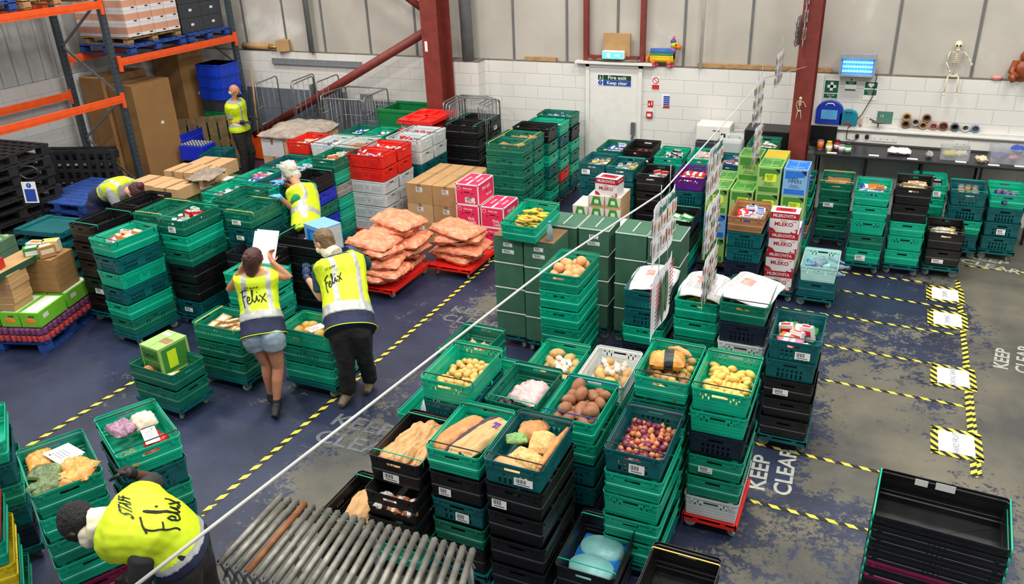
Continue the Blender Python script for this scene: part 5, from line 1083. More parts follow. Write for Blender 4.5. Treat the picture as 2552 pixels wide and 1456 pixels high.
for i, (px, c_) in enumerate(((-.1, 'white'), (.03, 'orange'), (.13, 'brown'))):
    x, y, z, rot, _ = POS['v10']; put(pillow(.12, .16, .07, [M('bread_pack_'+c_, dict(white=(206, 190, 180), orange=(206, 120, 60), brown=(150, 92, 52))[c_], .25, var=.35, scale=30, bump=.3, bscale=20), WH], 'bread_pack', .01, 70+i, band=(.35, .6)), 'bread_pack', (x+px, y-.325, z-.16), .3*i-.3, '%s wrapped bread pack, in the gap below the paper bread bags' % c_, 'bread')
# general groceries
def tin(mt, r=.036, h=.1):
    b = MB(); b.lathe([(0, 0), (r, 0), (r, .004), (r-.001, .006)], n=16, mi=1); b.lathe([(r-.001, .005), (r-.001, h-.005)], n=16, mi=0); b.lathe([(r, h-.005), (r, h), (r-.004, h), (r-.005, h-.003), (0, h-.003)], n=16, mi=1); me = b.mesh('food_tin'); me.materials.append(mt); me.materials.append(STEEL); return me
def jar(mc, lid, r=.034, h=.11):
    b = MB(); b.lathe([(0, 0), (r, 0), (r, h*.72), (r*.75, h*.84), (r*.75, h*.86)], n=16, mi=0); b.lathe([(r*.82, h*.86), (r*.82, h), (0, h)], n=16, mi=1); b.lathe([(r+.001, h*.2), (r+.001, h*.6)], n=16, mi=2); me = b.mesh('food_jar'); me.materials.append(mc); me.materials.append(lid); me.materials.append(WH); return me
def pack(m1, m2, w=.11, d=.05, h=.13):
    b = MB(); b.box((0, 0, h/2), (w, d, h), 0); b.box((0, -d/2-.0005, h*.55), (w*.8, .001, h*.4), 1); b.box((0, 0, h+.0005), (w*.7, d*.6, .001), 1); me = b.mesh('food_packet'); me.materials.append(m1); me.materials.append(m2); return me
def bottle(m1, m2, r=.032, h=.2):
    b = MB(); b.lathe([(0, 0), (r, 0), (r, h*.6), (r*.4, h*.82), (r*.4, h*.9)], n=14, mi=0); b.lathe([(r*.5, h*.9), (r*.5, h), (0, h)], n=14, mi=1); me = b.mesh('bottle'); me.materials.append(m1); me.materials.append(m2); return me
cm = lambda n, c: M('pack_'+n, c, .4, var=.08)
PCOL = dict(red=(196, 36, 34), blue=(36, 70, 170), white=(222, 222, 218), yellow=(228, 190, 60), orange=(224, 124, 48), brown=(170, 126, 80), green=(60, 140, 60), purple=(92, 52, 140), grey=(150, 152, 156), pink=(226, 110, 140), cream=(222, 206, 170), black=(34, 32, 34))
PM = {k: cm(k, v) for k, v in PCOL.items()}
GD = {}
def gproto(kind, col, col2='white'):
    k = (kind, col, col2)
    if k not in GD:
        a, b = PM[col], PM[col2]
        GD[k] = {'tin': lambda: tin(a), 'jar': lambda: jar(a, b), 'box': lambda: pack(a, b), 'carton': lambda: pack(a, b, .16, .12, .09), 'pouch': lambda: pillow(.15, .11, .05, [a, b], 'food_pouch', .008, hash_(col), n=12, band=(.3, .6)), 'bottle': lambda: bottle(a, b), 'lid': lambda: tin(b, .038, .11)}[kind]()
    return GD[k]
def hash_(s): return sum(ord(c)*(i+3) for i, c in enumerate(s)) % 97
NMK = dict(tin='food_tin', jar='food_jar', box='food_packet', carton='small_carton', pouch='food_pouch', bottle='bottle', lid='food_jar')
NMW = dict(tin='tin', jar='jar', box='packet', carton='carton', pouch='pouch', bottle='bottle', lid='lidded jar')
def fill(key, spec, desc, n=11, seed=0, zf=.02, nx=3, ny=4, lying=False, hx=.12, hy=.21, y0=0.):
    r = random.Random(seed+hash_(key)); cells = [(i, j) for i in range(nx) for j in range(ny)]; r.shuffle(cells)
    sp = [s.split() for s in spec.split(',')]
    for q, (i, j) in enumerate(cells[:n]):
        s = sp[q % len(sp)]; me = gproto(*s); px = -hx+2*hx*(i+.5)/nx+r.uniform(-.01, .01); py = y0-hy+2*hy*(j+.5)/ny+r.uniform(-.012, .012)
        o = bpy.data.objects.new(NMK[s[0]], me); COL.objects.link(o); o.location = inpos(key, px, py, zf+r.uniform(0, .02)+(.04 if s[0] == 'pouch' else 0))
        if s[0] == 'tin' or s[0] == 'lid' or s[0] == 'jar': o.rotation_euler = (r.uniform(-.12, .12), r.uniform(-.12, .12), r.uniform(0, 6))
        elif s[0] == 'bottle': o.rotation_euler = (PI/2*.95, 0, r.uniform(-.5, .5)+POS[key][3]); o.location.z += .04
        else: o.rotation_euler = (r.uniform(-.25, .25), r.uniform(-.25, .25), POS[key][3]+r.uniform(-.5, .5))
        tag(o, '%s %s %s' % (s[1], NMW[s[0]], desc), 'food', '%s %ss %s' % (s[1], NMW[s[0]], desc))
FL_ = [
 ('a1', 'box orange white,pouch yellow,pouch red,box white red', 'in the leftmost bright green crate'), ('a3', 'bottle brown red,box white green,jar red white,box red white', 'in the crate before the woman with papers'),
 ('p2', 'tin white,tin grey,pouch orange,tin blue', 'in the left white tins crate'), ('p3', 'tin grey,pouch blue', 'in the crate right of the white tins'), ('p9', 'jar red,jar green,jar brown red', 'in the crate behind the yellow bars'),
 ('p5', 'pouch blue,box pink white,pouch white', 'in the crate with blue bags'), ('p6', 'jar red red,pouch blue,jar brown white', 'beside the grey haired woman'), ('p7', 'jar black red,box white grey,jar brown', 'in the rear left lattice crate'),
 ('p8', 'pouch blue,box white blue', 'in the narrow rear crate'), ('greenR', 'box orange white,pouch brown,pouch red,box white green', 'in the crate beside the red crates'),
 ('redF', 'pouch grey,box red white,pouch purple,pouch red', 'in the front red crate'), ('redB', 'box red white,pouch grey,pouch red', 'in the rear red crate'), ('whF', 'box red grey,tin grey,tin grey', 'in the front white crate'), ('whB', 'tin red,tin grey,tin grey', 'in the farthest white crate'),
 ('redL', 'carton brown brown,pouch purple,carton cream brown', 'in the lone red crate'), ('wh1', 'tin blue blue,tin purple,carton cream', 'in the white crate of blue pots'), ('wh2', 'carton brown brown,tin blue blue', 'in the white crate with the carton'),
 ('gA', 'pouch white,pouch grey,pouch cream', 'in the crate of clear film'), ('gA2', 'pouch white,pouch grey', 'in the crate of plastic wrap'), ('gB', 'bottle white white,tin white,bottle white', 'in the far crate of white bottles'), ('gB2', 'pouch white,pouch blue', 'in the farthest left crate'),
 ('kc1', 'carton brown brown,box purple white', 'in the tall black crate'), ('kc2', 'carton brown brown', 'in the rear tall black crate'), ('g1', 'carton brown brown', 'in the nearest aisle crate'), ('g2', 'carton brown brown', 'in the second aisle crate'), ('g3', 'carton brown brown,pouch blue', 'in the black crate by the aisle'), ('g4', 'pouch blue,pouch purple,carton brown', 'in the fourth aisle crate'), ('g5', 'pouch blue,pouch purple', 'in the last aisle crate'),
 ('teal1', 'tin white,tin yellow,tin grey', 'in the leftmost petrol crate'), ('teal2', 'lid blue yellow,lid blue white,lid blue grey', 'of the lidded jars crate'), ('gr3', 'pouch purple,box white blue,pouch blue', 'in the crate nearest the fire exit'), ('redr', 'bottle red white', 'in the back crate of red bottles'), ('gr4', 'box white black,tin black,box black white', 'in the crate of black and white packs'),
 ('gr5', 'box white red,box cream brown,box white pink', 'in the crate of striped packets'), ('blk1', 'tin blue blue,box red white,tin brown,box white blue', 'in the black crate with the blue can'), ('pur', 'pouch red,pouch orange,pouch red', 'in the purple crate'), ('lowk', 'carton green white,box green white', 'in the low black crate behind the sign'), ('gt5', 'carton brown blue,box purple white', 'behind the hanging signs'), ('gcab', 'jar cream white,jar brown white,pouch cream', 'in the crate by the red column'),
 ('nb', 'box white blue,pouch red', 'in the brown tray'), ('dg', 'pouch blue,box purple white', 'in the crate between crisps and brown boxes'), ('b1', 'carton brown brown,carton brown brown', 'in the yellow barred crate by the wall'), ('b2', 'box white blue,box orange brown,pouch blue,pouch cream', 'in the green crate with a pale blue box'), ('b3', 'box brown cream,box cream brown,pouch cream', 'in the black crate with flat packets'), ('b4', 'pouch brown,pouch cream,tin yellow', 'in the low black crate by the walkway'),
 ('b5', 'tin black,box black white', 'in the rear crate under the worktop'), ('b6', 'tin grey,tin brown,tin grey', 'in the petrol crate under the worktop'), ('b7', 'bottle black purple,tin purple', 'in the last crate under the worktop'),
 ('w1', 'carton brown cream,carton brown cream', 'in the yellow barred crate at the front'), ('v23', 'pouch pink,pouch green,box white red,pouch orange', 'of wrapped fruit in the petrol crate'), ('r1', 'pouch orange,pouch green,pouch white,pouch orange,pouch blue', 'at the bottom left'), ('kp', 'pouch cream', 'in the black crate with the light blue box'), ('w2', 'pouch yellow,pouch orange', 'under the crisps box'), ('s3', 'pouch white,pouch green', 'in the crate under the papers'), ('v14', 'pouch brown', 'behind the small potatoes')]
for k_, sp_, d_ in FL_:
    n_ = 11
    if 'carton' in sp_: n_ = 6
    if k_ in ('kp', 'v14', 'w2'): n_ = 3
    fill(k_, sp_, d_, n_, nx=2 if 'carton' in sp_ else 3, ny=3 if 'carton' in sp_ else 4)
r_ = random.Random(3); WB = M('water_bottle', (190, 214, 226), .08, var=.05, trans=.6); WC = M('blue_cap', (90, 160, 220), .4)
wbm = bottle(WB, WC, .03, .2)
for i in range(14):
    o = bpy.data.objects.new('water_bottle', wbm); COL.objects.link(o); o.location = inpos('wb', r_.uniform(-.12, .12), r_.uniform(-.2, .2), .04+.0055*i); o.rotation_euler = (PI/2, r_.uniform(-.2, .2), r_.uniform(0, 6)); tag(o, 'clear water bottle lying in the pale crate', 'bottle', 'water bottles in the pale crate')
o = put(wbm, 'water_bottle', (-2.86, 7.02, 1.279), 0, 'clear water bottle standing on the green carton beside the bananas', 'bottle')
# newspapers
NEWS = M('newsprint', (214, 210, 208), .85, var=.05); NTX = M('newsprint_ink', (186, 184, 184), .8, var=.3, scale=60); NRED = M('news_picture', (196, 140, 130), .7, var=.4, scale=12)
def newspaper(key, w, d, rz, label, seed, dz=.0, py=0.):
    b = MB(); n = 16; V = []
    for i in range(n+1):
        for j in range(n+1):
            u, v = i/n-.5, j/n-.5; z = .01*noise.noise(Vector((u*4+seed, v*4, 0)))+.05*math.sin(u*2.4+seed)*.4-.09*max(0, -v-.32)*2-.03*(abs(u)*2)**3
            V.append((u*w*(1+.05*math.sin(v*5+seed)), v*d, z))
    b.add(V, [(i*(n+1)+j, (i+1)*(n+1)+j, (i+1)*(n+1)+j+1, i*(n+1)+j+1) for i in range(n) for j in range(n)], 0, True)
    o = b.build('newspaper', [NEWS, NTX, NRED]); so = o.modifiers.new('s', 'SOLIDIFY'); so.thickness = .003
    m = o.data
    for p in m.polygons:
        c = p.center; u, v = c.x/w, c.y/d
        if abs(v-.05) < .38 and abs(u) < .42 and int((u+.5)*n) % 4 != 0: p.material_index = 1 if int((u+.5)*n) % 4 != 3 or v < 0 else 0
        if (abs(u+.12) < .1 and abs(v-.12) < .13): p.material_index = 2
    x, y, z, rot, _ = POS[key]; o.location = (x, y+py, z+.192+dz); o.rotation_euler = (.04, 0, rz); return tag(o, label, 'newspaper')
newspaper('v20', .42, .46, .05, 'newspaper lying over the leftmost petrol crate behind the signs', 1, py=.03); newspaper('v21', .42, .46, -.05, 'newspaper lying over bananas in the middle green crate', 2, py=.08); newspaper('v22', .44, .48, -.25, 'newspaper with pictures of fruit over the right dark green crate', 3, py=.03, dz=.01)
# white cards
def card(key, px, py, pz, w, d, rz, label, tilt=(0, 0)):
    b = MB(); b.box((0, 0, 0), (w, d, .002), 0)
    for k in range(4): b.box((0, d*.25-k*d*.12, .0015), (w*(.6-.1*(k % 2)), d*.03, .0006), 1)
    b.box((w*.25, d*.36, .0015), (w*.1, d*.08, .0006), 2)
    me = b.mesh('printed_card'); me.materials.append(WH); me.materials.append(M('grey_ink', (120, 120, 125), .7, var=0)); me.materials.append(SG); return lay(me, 'printed_card', key, px, py, pz, rz, label, 'card', tilt)
card('r1', .05, .0+.1, .16, .2, .17, 1.9, 'white printed card on the mixed vegetable bags', (.1, 0)); card('r2', .05, -.12, .15, .09, .2, -.1, 'white card with green writing beside the tomatoes')
card('w3', .0, .0, .13, .11, .17, 1.2, 'white card lying on the oranges')
lay(pillow(.16, .17, .12, M('cauliflower', (224, 208, 184), .4, var=.2, scale=14, bump=.5, bscale=16), 'cauliflower_bag', .014, 41), 'cauliflower_bag', 'r2', .08, .16, .04, 0, 'cauliflower in a clear bag at lower left', 'vegetable')
lay(pillow(.16, .2, .08, MAU, 'onion_bag', .01, 42), 'onion_bag', 'r2', -.07, .13, .09, .2, 'clear bag of purple vegetables with yellow stickers', 'vegetable')
lay(pillow(.14, .2, .07, GRB, 'greens_bag', .01, 43), 'greens_bag', 'r2', -.1, -.2, .04, .2, 'clear bag of green vegetables under the tomatoes', 'vegetable')
for i, (a, b_, c_, me) in enumerate(((-.08, .18, ORB, 0), (.08, -.05, ORB, 1), (-.08, -.02, GRB, 2), (.02, -.2, ORB, 3), (-.1, -.2, GRB, 4), (.1, -.2, ORB, 5))):
    lay(pillow(.16, .2, .07, c_, 'vegetable_bag', .01, 45+i), 'vegetable_bag', 'r1', a, b_, .09+.01*i, .5*i, ('orange bag of vegetables, %s in the lower left crate' if c_ is ORB else 'bag of green leaves, %s in the lower left crate') % ('rear left', 'centre right', 'centre left', 'front middle', 'front left', 'front right')[i], 'vegetable')
# ================================================================== pallet racking on the left
RACK = M('rack_grey', (64, 76, 84), .5, .2, var=.12); ORANGE = M('beam_orange', (232, 84, 26), .45, var=.1)
FX, RX = -11.2, -12.3
def upright_frame(y, label):
    e = empty('rack_frame', (FX, y, 0), 0, label, 'pallet racking'); d = RX-FX
    for nm, x in (('upright', 0), ('upright', d)):
        b = MB(); b.box((x, 0, 2.6), (.012, .095, 5.2), 0); b.box((x-.035, -.042, 2.6), (.07, .01, 5.2), 0); b.box((x-.035, .042, 2.6), (.07, .01, 5.2), 0); b.box((x-.03, 0, .006), (.13, .13, .012), 0)
        for k in range(60):
            z = .1+k*.075
            for s in (-.02, .02): b.box((x+.0065, s, z), (.002, .012, .022), 1)
        b.build(nm, [RACK, INK], e)
    zs = [.25, 1.0, 1.75, 2.5, 3.25, 4.0]
    for i in range(5):
        b = MB(); a, c = (0, zs[i]), (d, zs[i+1])
        if i % 2: a, c = (d, zs[i]), (0, zs[i+1])
        b.bar((a[0], 0, a[1]), (c[0], 0, c[1]), .02, .035); b.build('brace', GALV, e)
    return e
for y, nm in ((9.44, 'grey perforated rack frame in the middle of the orange beams'), (12.2, 'grey perforated rack frame beside the bald man'), (6.7, 'grey rack frame at the left edge')): upright_frame(y, nm)
def beam(y0, y1, x, z, label):
    e = empty('rack_beam', (x, y0, z), 0, label, 'rack beam'); L_ = y1-y0; b = MB(); b.box((0, L_/2, 0), (.05, L_-.1, .11)); b.box((.0256, L_/2, .0), (.004, L_-.1, .04)); b.build('beam_rail', ORANGE, e)
    for s, y in ((1, .05), (-1, L_-.05)):
        b = MB(); b.box((.02, y, -.02), (.02, .06, .24)); b.box((-.01, y, -.02), (.04, .01, .24)); b.build('beam_connector', ORANGE, e)
beam(6.7, 9.44, FX+.04, 3.16, 'upper front orange beam with pallets on it, left bay'); beam(6.7, 9.44, RX-.04, 3.16, 'upper rear orange beam, left bay')
beam(6.7, 9.44, FX+.04, 1.73, 'lower front orange beam, left bay'); beam(6.7, 9.44, RX-.04, 1.73, 'lower rear orange beam against the wall, left bay')
beam(9.44, 12.2, FX+.04, 2.28, 'front orange beam under the two blue pallets'); beam(9.44, 12.2, RX-.04, 2.28, 'rear orange beam under the two blue pallets')
WRAP = M('wrap_film', (196, 204, 208), .12, var=.08, trans=.5)
pallet((-11.75, 10.38, 2.345), PI/2, BLUEP, 'blue pallet on the orange beams under the pink boxes', 1.2, 1.15, .144); pallet((-11.75, 10.40, 2.491), PI/2, WOOD, 'wooden pallet stacked on the blue pallet in the racking', 1.15, 1.0, .12)
pallet((-11.75, 11.60, 2.345), PI/2, BLUEP, 'blue pallet on the orange beams under dark crates', 1.0, 1.1, .144)
PKB = M('salmon_board', (206, 150, 122), .6, var=.06); PWH = M('white_board', (216, 212, 214), .55, var=.04)
def d_palebox(b, w, d, h):
    for s in (-1, 1): b.box((s*(w/2+e_/2), 0, h*.5), (e_, d, h*.5), 1); b.box((0, s*(d/2+e_/2), h*.5), (w, e_, h*.5), 1)
    b.box((w/2+e_, .06, h*.16), (e_, .06, .02), 2)
pale = printed('pink_white_box', .36, .27, .2, d_palebox, [PWH, PKB, INK])
for k in range(4):
    for i in range(3):
        for j in range(4):
            if i == 1 and 0 < j < 3: continue
            put(pale, 'pink_white_box', (-12.12+.37*i, 9.96+.28*j, 2.615+.202*k), 0, 'pink and white box on the racking, %s layer, %s row, %s from the left' % (('bottom', 'second', 'third', 'top')[k], ('wall', 'middle', 'front')[i], ('first', 'second', 'third', 'last')[j]))
GREYC = M('charcoal_crate', (52, 56, 62), .5, var=.15)
for k in range(4):
    for i in range(2):
        b = MB(); b.box((0, 0, .12), (.9, .5, .235)); 
        for q in range(4): b.box((.452, -.18+.12*q, .12), (.006, .02, .2))
        o = b.build('storage_crate', GREYC, None, (-11.74, 11.31+.51*i, 2.491+.24*k), bevel=.008); tag(o, 'charcoal crate in film on the racking, %s layer, %s' % (('bottom', 'second', 'third', 'top')[k], ('left', 'right')[i]), 'crate')
        s = MB(); s.box((0, 0, 0), (.001, .07, .04)); s.build('label_sticker', WH, o, loc=(.457, 0, .13))
pallet((-11.75, 7.55, 3.225), PI/2, BLUEP, 'blue pallet at the upper left on the top beam', 1.1, 1.0, .144); pallet((-11.75, 8.75, 3.225), PI/2, WOOD, 'wooden pallet on the top orange beam', 1.1, 1.0, .144)
b = MB(); b.box((0, 0, .25), (1., .9, .5)); tag(b.build('wrapped_goods', M('wrapped_white', (206, 208, 210), .3, var=.12, bump=.3, bscale=8), None, (-11.75, 7.55, 3.371), bevel=.03), 'white wrapped goods on the upper left blue pallet', 'wrapped goods')
# tall cardboard boxes in the bay
def tallbox(x, y, w, d, h, rz, label, mat=KRAFT):
    o = carton(w, d, h, (x, y, 0), rz, mat, 'tall_cardboard_box', label, seam='x'); s = MB(); s.box((w/2+.001, d*.1, h*.62), (.001, .06, .05)); s.build('label_sticker', WH, o); return o
KR3 = M('kraft_deep', (152, 112, 66), .8, var=.06)
tallbox(-11.62, 10.17, .58, .78, 1.85, -.05, 'tallest brown box under the racking, in front', KR3); tallbox(-12.22, 10.2, .5, .95, 1.95, 0, 'tall brown box behind the tallest one, against the wall', KR3)
tallbox(-12.1, 11.6, .6, .6, 2.15, 0, 'narrow tall brown box in the corner behind the blue crates', KR3)
b = pallet_mb(1.2, 1.0, .13, n=7, gap=.15); o = b.build('pallet', WOODD, None, (-11.35, 11.72, .02)); o.rotation_euler = (PI/2, 0, PI/2-.9); o.location = (-11.42, 11.22, .52); tag(o, 'old wooden pallet standing on edge beside the green mesh', 'pallet')
for k in range(2): tag(crate('B', -11.5, 10.80, .44+.2*k, .1, None, '', style='deep'), '%s blue crate beside the tall brown box' % ('lower', 'upper')[k])
for k in range(2): tag(crate('K', -11.5, 10.80, .0+.22*k, .1, None, '', style='deep'), '%s black crate under the blue crates in the racking' % ('lower', 'upper')[k])
for k in range(2): tag(crate('K', -10.98, 10.56, .0+.22*k, .1, None, '', style='deep'), '%s black crate under the bottle crate' % ('lower', 'upper')[k])
b = MB(); b.box((0, 0, .13), (.5, .36, .26), 0); o = b.build('bottle_crate', [CC['B'][1]], None, (-10.98, 10.56, .445), .1, .006); tag(o, 'blue bottle crate full of silver capped bottles', 'crate')
for i in range(7):
    for j in range(5): MB().lathe([(.022, .255), (.022, .29), (0, .295)], ((i-3)*.066, (j-2)*.066, 0), 8).build('bottle_cap', STEEL, o)
BLC = M('blue_mesh_crate', (16, 60, 190), .45, var=.2, bump=.4, bscale=16); GRC = M('green_mesh_crate', (14, 128, 70), .5, var=.3, bump=.5, bscale=18)
for k in range(9):
    c_ = (GRC,)*5+(GREYC,)+(BLC,)*3; b = MB(); w, d, h = .56, .48, .21
    b.box((0, 0, h/2), (w, d, h-.01))
    for s in (-1, 1):
        for q in range(7): b.box((-.24+.08*q, s*d/2, h/2), (.012, .012, h-.02)); b.box((s*w/2, -.18+.06*q, h/2), (.012, .012, h-.02))
    for z in (.01, h-.015): b.box((0, 0, z), (w+.02, d+.02, .02))
    o = b.build('folded_crate_pack', c_[k], None, (-11.32+.01*(k % 3), 11.72, .212*k+.0), .03*(k % 3-1)); tag(o, '%s pack of folded crates, %s from the floor in the tall corner stack' % (('green', 'charcoal', 'blue')[0 if k < 5 else (1 if k == 5 else 2)], ('first', 'second', 'third', 'fourth', 'fifth', 'sixth', 'seventh', 'eighth', 'ninth')[k]), 'crate')
# black plastic pallets
BP = M('black_pallet', (28, 29, 31), .6, var=.3)
def plastic_pallet(loc, rz, label, rot=None, mat=BP, w=1.2, d=1.0, h=.15):
    b = MB(); n = 9
    for i in range(n): b.box((-w/2+.03+(w-.06)*i/(n-1), 0, h-.015), (.06, d, .03))
    for j in range(7): b.box((0, -d/2+.03+(d-.06)*j/6, h-.018), (w, .05, .024))
    for x in (-1, 0, 1):
        for y in (-1, 0, 1): b.box((x*(w/2-.07), y*(d/2-.07), h/2-.01), (.13, .13, h-.03))
    for y in (-1, 0, 1): b.box((0, y*(d/2-.07), .012), (w, .12, .024))
    o = b.build('plastic_pallet', mat, None, loc, rz); tag(o, label, 'pallet')
    if rot: o.rotation_euler = rot
    return o
for k in range(9): plastic_pallet((-11.62+.02*math.sin(k*2), 7.28+.03*math.cos(k*3), .155*k), PI/2+.06*math.sin(k*1.7), 'black plastic pallet, %s from the floor in the tall black pallet stack' % ('first', 'second', 'third', 'fourth', 'fifth', 'sixth', 'seventh', 'eighth', 'ninth')[k])
for k in range(2): plastic_pallet((-11.93+.2*k, 9.0-.14*k, .52), 0, '%s black plastic pallet standing upright by the rack frame' % ('rear', 'front')[k], rot=(PI/2-.08, 0, .35), d=.95)
for k in range(4): pallet((-11.02+.02*(k % 2), 8.28-.02*k+.0, .146*k), PI/2+.03*k, BLUEP, 'blue wooden pallet, %s of the pile by the wall' % ('bottom', 'second', 'third', 'top')[k], 1.2, 1.0, .144, n=9, gap=.06)
for k in range(5):
    b = MB(); w, d = .78, .56; b.box((0, 0, .1), (w, d, .05)); 
    for s in (-1, 1): b.box((s*(w/2-.06), 0, .13), (.1, d, .03)); b.box((0, s*(d/2-.03), .12), (w, .05, .03))
    for i in (-1, 1):
        for j in (-1, 1): b.tube([(i*(w/2-.1), j*(d/2-.08)-.012, .05), (i*(w/2-.1), j*(d/2-.08)+.012, .05)], .04, 12)
    o = b.build('wheeled_dolly', CC['T'][1], None, (-9.72+.02*(k % 2), 6.62+.01*k, .01+.15*k), .12); tag(o, 'petrol green wheeled dolly, %s of the dolly pile by the black pallets' % ('bottom', 'second', 'third', 'fourth', 'top')[k], 'dolly')
# pallet truck
e = empty('pallet_truck', (-10.5, 7.15, 0), .35, 'black pallet truck handle with a blue and white notice hanging on it', 'pallet truck')
b = MB(); b.box((0, 0, .35), (.3, .16, .5)); b.box((-.17, .6, .06), (.16, 1.15, .05)); b.box((.17, .6, .06), (.16, 1.15, .05)); b.build('truck_body', M('truck_black', (24, 24, 26), .4), e, bevel=.01)
b = MB(); b.tube([(0, -.05, .5), (0, -.12, 1.15)], .024, 8); b.build('tiller', BLK, e)
b = MB(); b.tube([(math.cos(a)*.14, -.125-.01, 1.27+math.sin(a)*.09) for a in [2*PI*k/20 for k in range(20)]], .016, 8, closed=True); b.build('loop_handle', BLK, e)
for s in (-1, 1): MB().tube([(s*.1-.03, -.02, .09), (s*.1+.03, -.02, .09)], .09, 16).build('wheel', M('rubber', (30, 30, 30), .7), e)
n_ = empty('truck_notice', (-10.42, 6.94, 1.02), .35, 'laminated white notice with a blue block tied to the pallet truck', 'notice'); MB().box((0, 0, 0), (.2, .004, .29)).build('sheet', WH, n_); MB().box((0, -.003, -.04), (.15, .002, .17)).build('blue_block', SB, n_); b = MB(); b.prism([(.035*math.cos(a), .035*math.sin(a)) for a in [k*PI/10 for k in range(20)]], 0, .002, 0, Matrix.Rotation(PI/2, 3, 'X')); b.build('blue_disc', SB, n_, loc=(0, -.002, .095)); text('lettering', '!', .06, facing((0, -.0055, .095)), SW, n_, bold=.001); n_.rotation_euler.x = -.1
# left pallet with drinks
PC = Vector((-8.78, 5.34)); PR = .3; cP, sP = math.cos(PR), math.sin(PR)
def onp(x, y): return (PC.x+x*cP-y*sP, PC.y+x*sP+y*cP)
pallet((*onp(0, 0), 0), PR, BLUEP, 'blue wooden pallet holding fruit tins and juice at the left edge', 1.2, 1.0, .144)
def tray(nm, x, y, z, w, d, h, mats, label, draw=None, rz=0, film=False):
    b = MB(); b.box((0, 0, h/2), (w, d, h), 0)
    if draw: draw(b, w, d, h)
    o = b.build(nm, mats, None, (*onp(x, y), z), PR+rz, .004); return tag(o, label, 'box')
def d_tins(b, w, d, h):
    for r_ in range(2):
        for i in range(6): b.tube([(-w/2+w*(i+.5)/6, -d/2-.004, h*(.04+.5*r_)), (-w/2+w*(i+.5)/6, -d/2-.004, h*(.44+.5*r_))], w/13, 10, 1+r_)
        for i in range(4): b.tube([(w/2+.004, -d/2+d*(i+.5)/4, h*(.04+.5*r_)), (w/2+.004, -d/2+d*(i+.5)/4, h*(.44+.5*r_))], d/9, 10, 1+r_)
MAUVE = M('plum_tin', (118, 66, 104), .3, var=.3, scale=20); PLR = M('berry_tin', (190, 70, 72), .3, var=.3, scale=20); APG = M('apple_green', (120, 196, 50), .45, var=.05); JO = M('juice_orange', (236, 150, 40), .45, var=.2)
k = 0
for i, x in enumerate((-.4, 0., .4)):
    for j, y in enumerate((-.34, 0., .34)): tray('tin_tray', x, y, .146, .385, .325, .17, [MAUVE, PLR, MAUVE], 'film wrapped tray of plum and red tins, %s column, %s row on the blue pallet' % (('left', 'middle', 'right')[i], ('front', 'middle', 'rear')[j]), d_tins)
def d_juice(b, w, d, h):
    b.box((0, -d/2-e_/2, h*.5), (w*.9, e_, h*.8), 0)
    b.ell((0, -d/2, h*.42), (w*.3, .004, h*.22), 1); b.box((w*.1, -d/2-e_, h*.75), (w*.3, .003, h*.16), 2)
    b.box((w/2+e_, -d*.25, h*.6), (e_, d*.2, h*.3), 3); b.box((0, 0, h+e_/2), (w*.8, d*.9, e_), 3)
for i, x in enumerate((-.48, -.24, 0., .26, .5)):
    for j, y in enumerate((-.28, .22)): tray('juice_tray', x, y, .322+.006, .225, .46, .17, [APG, JO, GRB, WH], 'bright green tray of orange juice, %s of five, %s row' % (('first', 'second', 'third', 'fourth', 'last')[i], ('front', 'rear')[j]), d_juice)
z = .505
for k in range(5):
    o = carton(.36, .3, .078, (*onp(.16+.012*(k % 2), -.33+.008*k), z+.08*k), PR+.03*(k % 3-1), KRAFT, 'flat_cardboard_box', 'flat brown box, %s of the front pile on the juice trays' % ('bottom', 'second', 'third', 'fourth', 'top')[k], tape=False)
for k in range(5): carton(.46, .36, .078, (*onp(.33, .17+.005*k), z+.08*k), PR-.02*k, KR3, 'flat_cardboard_box', 'flat brown box, %s of the rear pile on the juice trays' % ('bottom', 'second', 'third', 'fourth', 'top')[k], tape=False)
o = MB(); o.box((0, 0, .02), (.3, .95, .04), 0); o.box((.152, 0, .01), (.004, .95, .07), 1); o = o.build('open_carton_lid', [KRAFT, M('deep_green_card', (34, 76, 52), .6)], None, (*onp(.2, -.1), .912), PR-.1); tag(o, 'long brown carton lid with a dark green side on the flat boxes', 'box')
b = MB(); b.box((0, 0, .055), (.15, .12, .11), 0); b.box((.0755, 0, .055), (.001, .12, .11), 1); b.box((0, 0, .1105), (.14, .11, .001), 1); me = b.mesh('cereal_box'); [me.materials.append(m) for m in (PM['blue'], PM['red'], PM['white'])]
put(me, 'tea_box', (*onp(.16, -.36), .956), .4, 'small blue and red box lying on the carton lid', 'box')
GT = M('green_tray_card', (78, 110, 84), .6, var=.1)
for i in range(2):
    for k in range(4):
        def d_g(b, w, d, h):
            for q in range(3):
                for r_ in range(4): b.ell((-w/2+w*(q+.5)/3, -d/2+d*(r_+.5)/4, h), (.045, .045, .02), 1, 10, 6)
        tray('green_tray', -.42+.0*i, -.27+.52*i, .505+.13*k, .42, .46, .125, [GT, M('leaf_film', (120, 150, 96), .15, var=.3, scale=14)], 'dark green wrapped tray, %s layer, %s on the left of the pallet' % (('bottom', 'second', 'third', 'top')[k], ('front', 'rear')[i]), d_g if k == 3 else None)
for i, (dx, dy, c1_, c2_) in enumerate(((.28, .2, 'white', 'orange'), (.42, .26, 'cream', 'yellow'), (.33, .05, 'green', 'white'), (.46, .1, 'brown', 'cream'))):
    put(pack(PM[c1_], PM[c2_], .17, .12, .13), 'small_carton', (*onp(dx-.02, dy), .915+.0), PR+.3*i, '%s and %s carton on the rear pile of flat boxes' % (c1_, c2_), 'food')
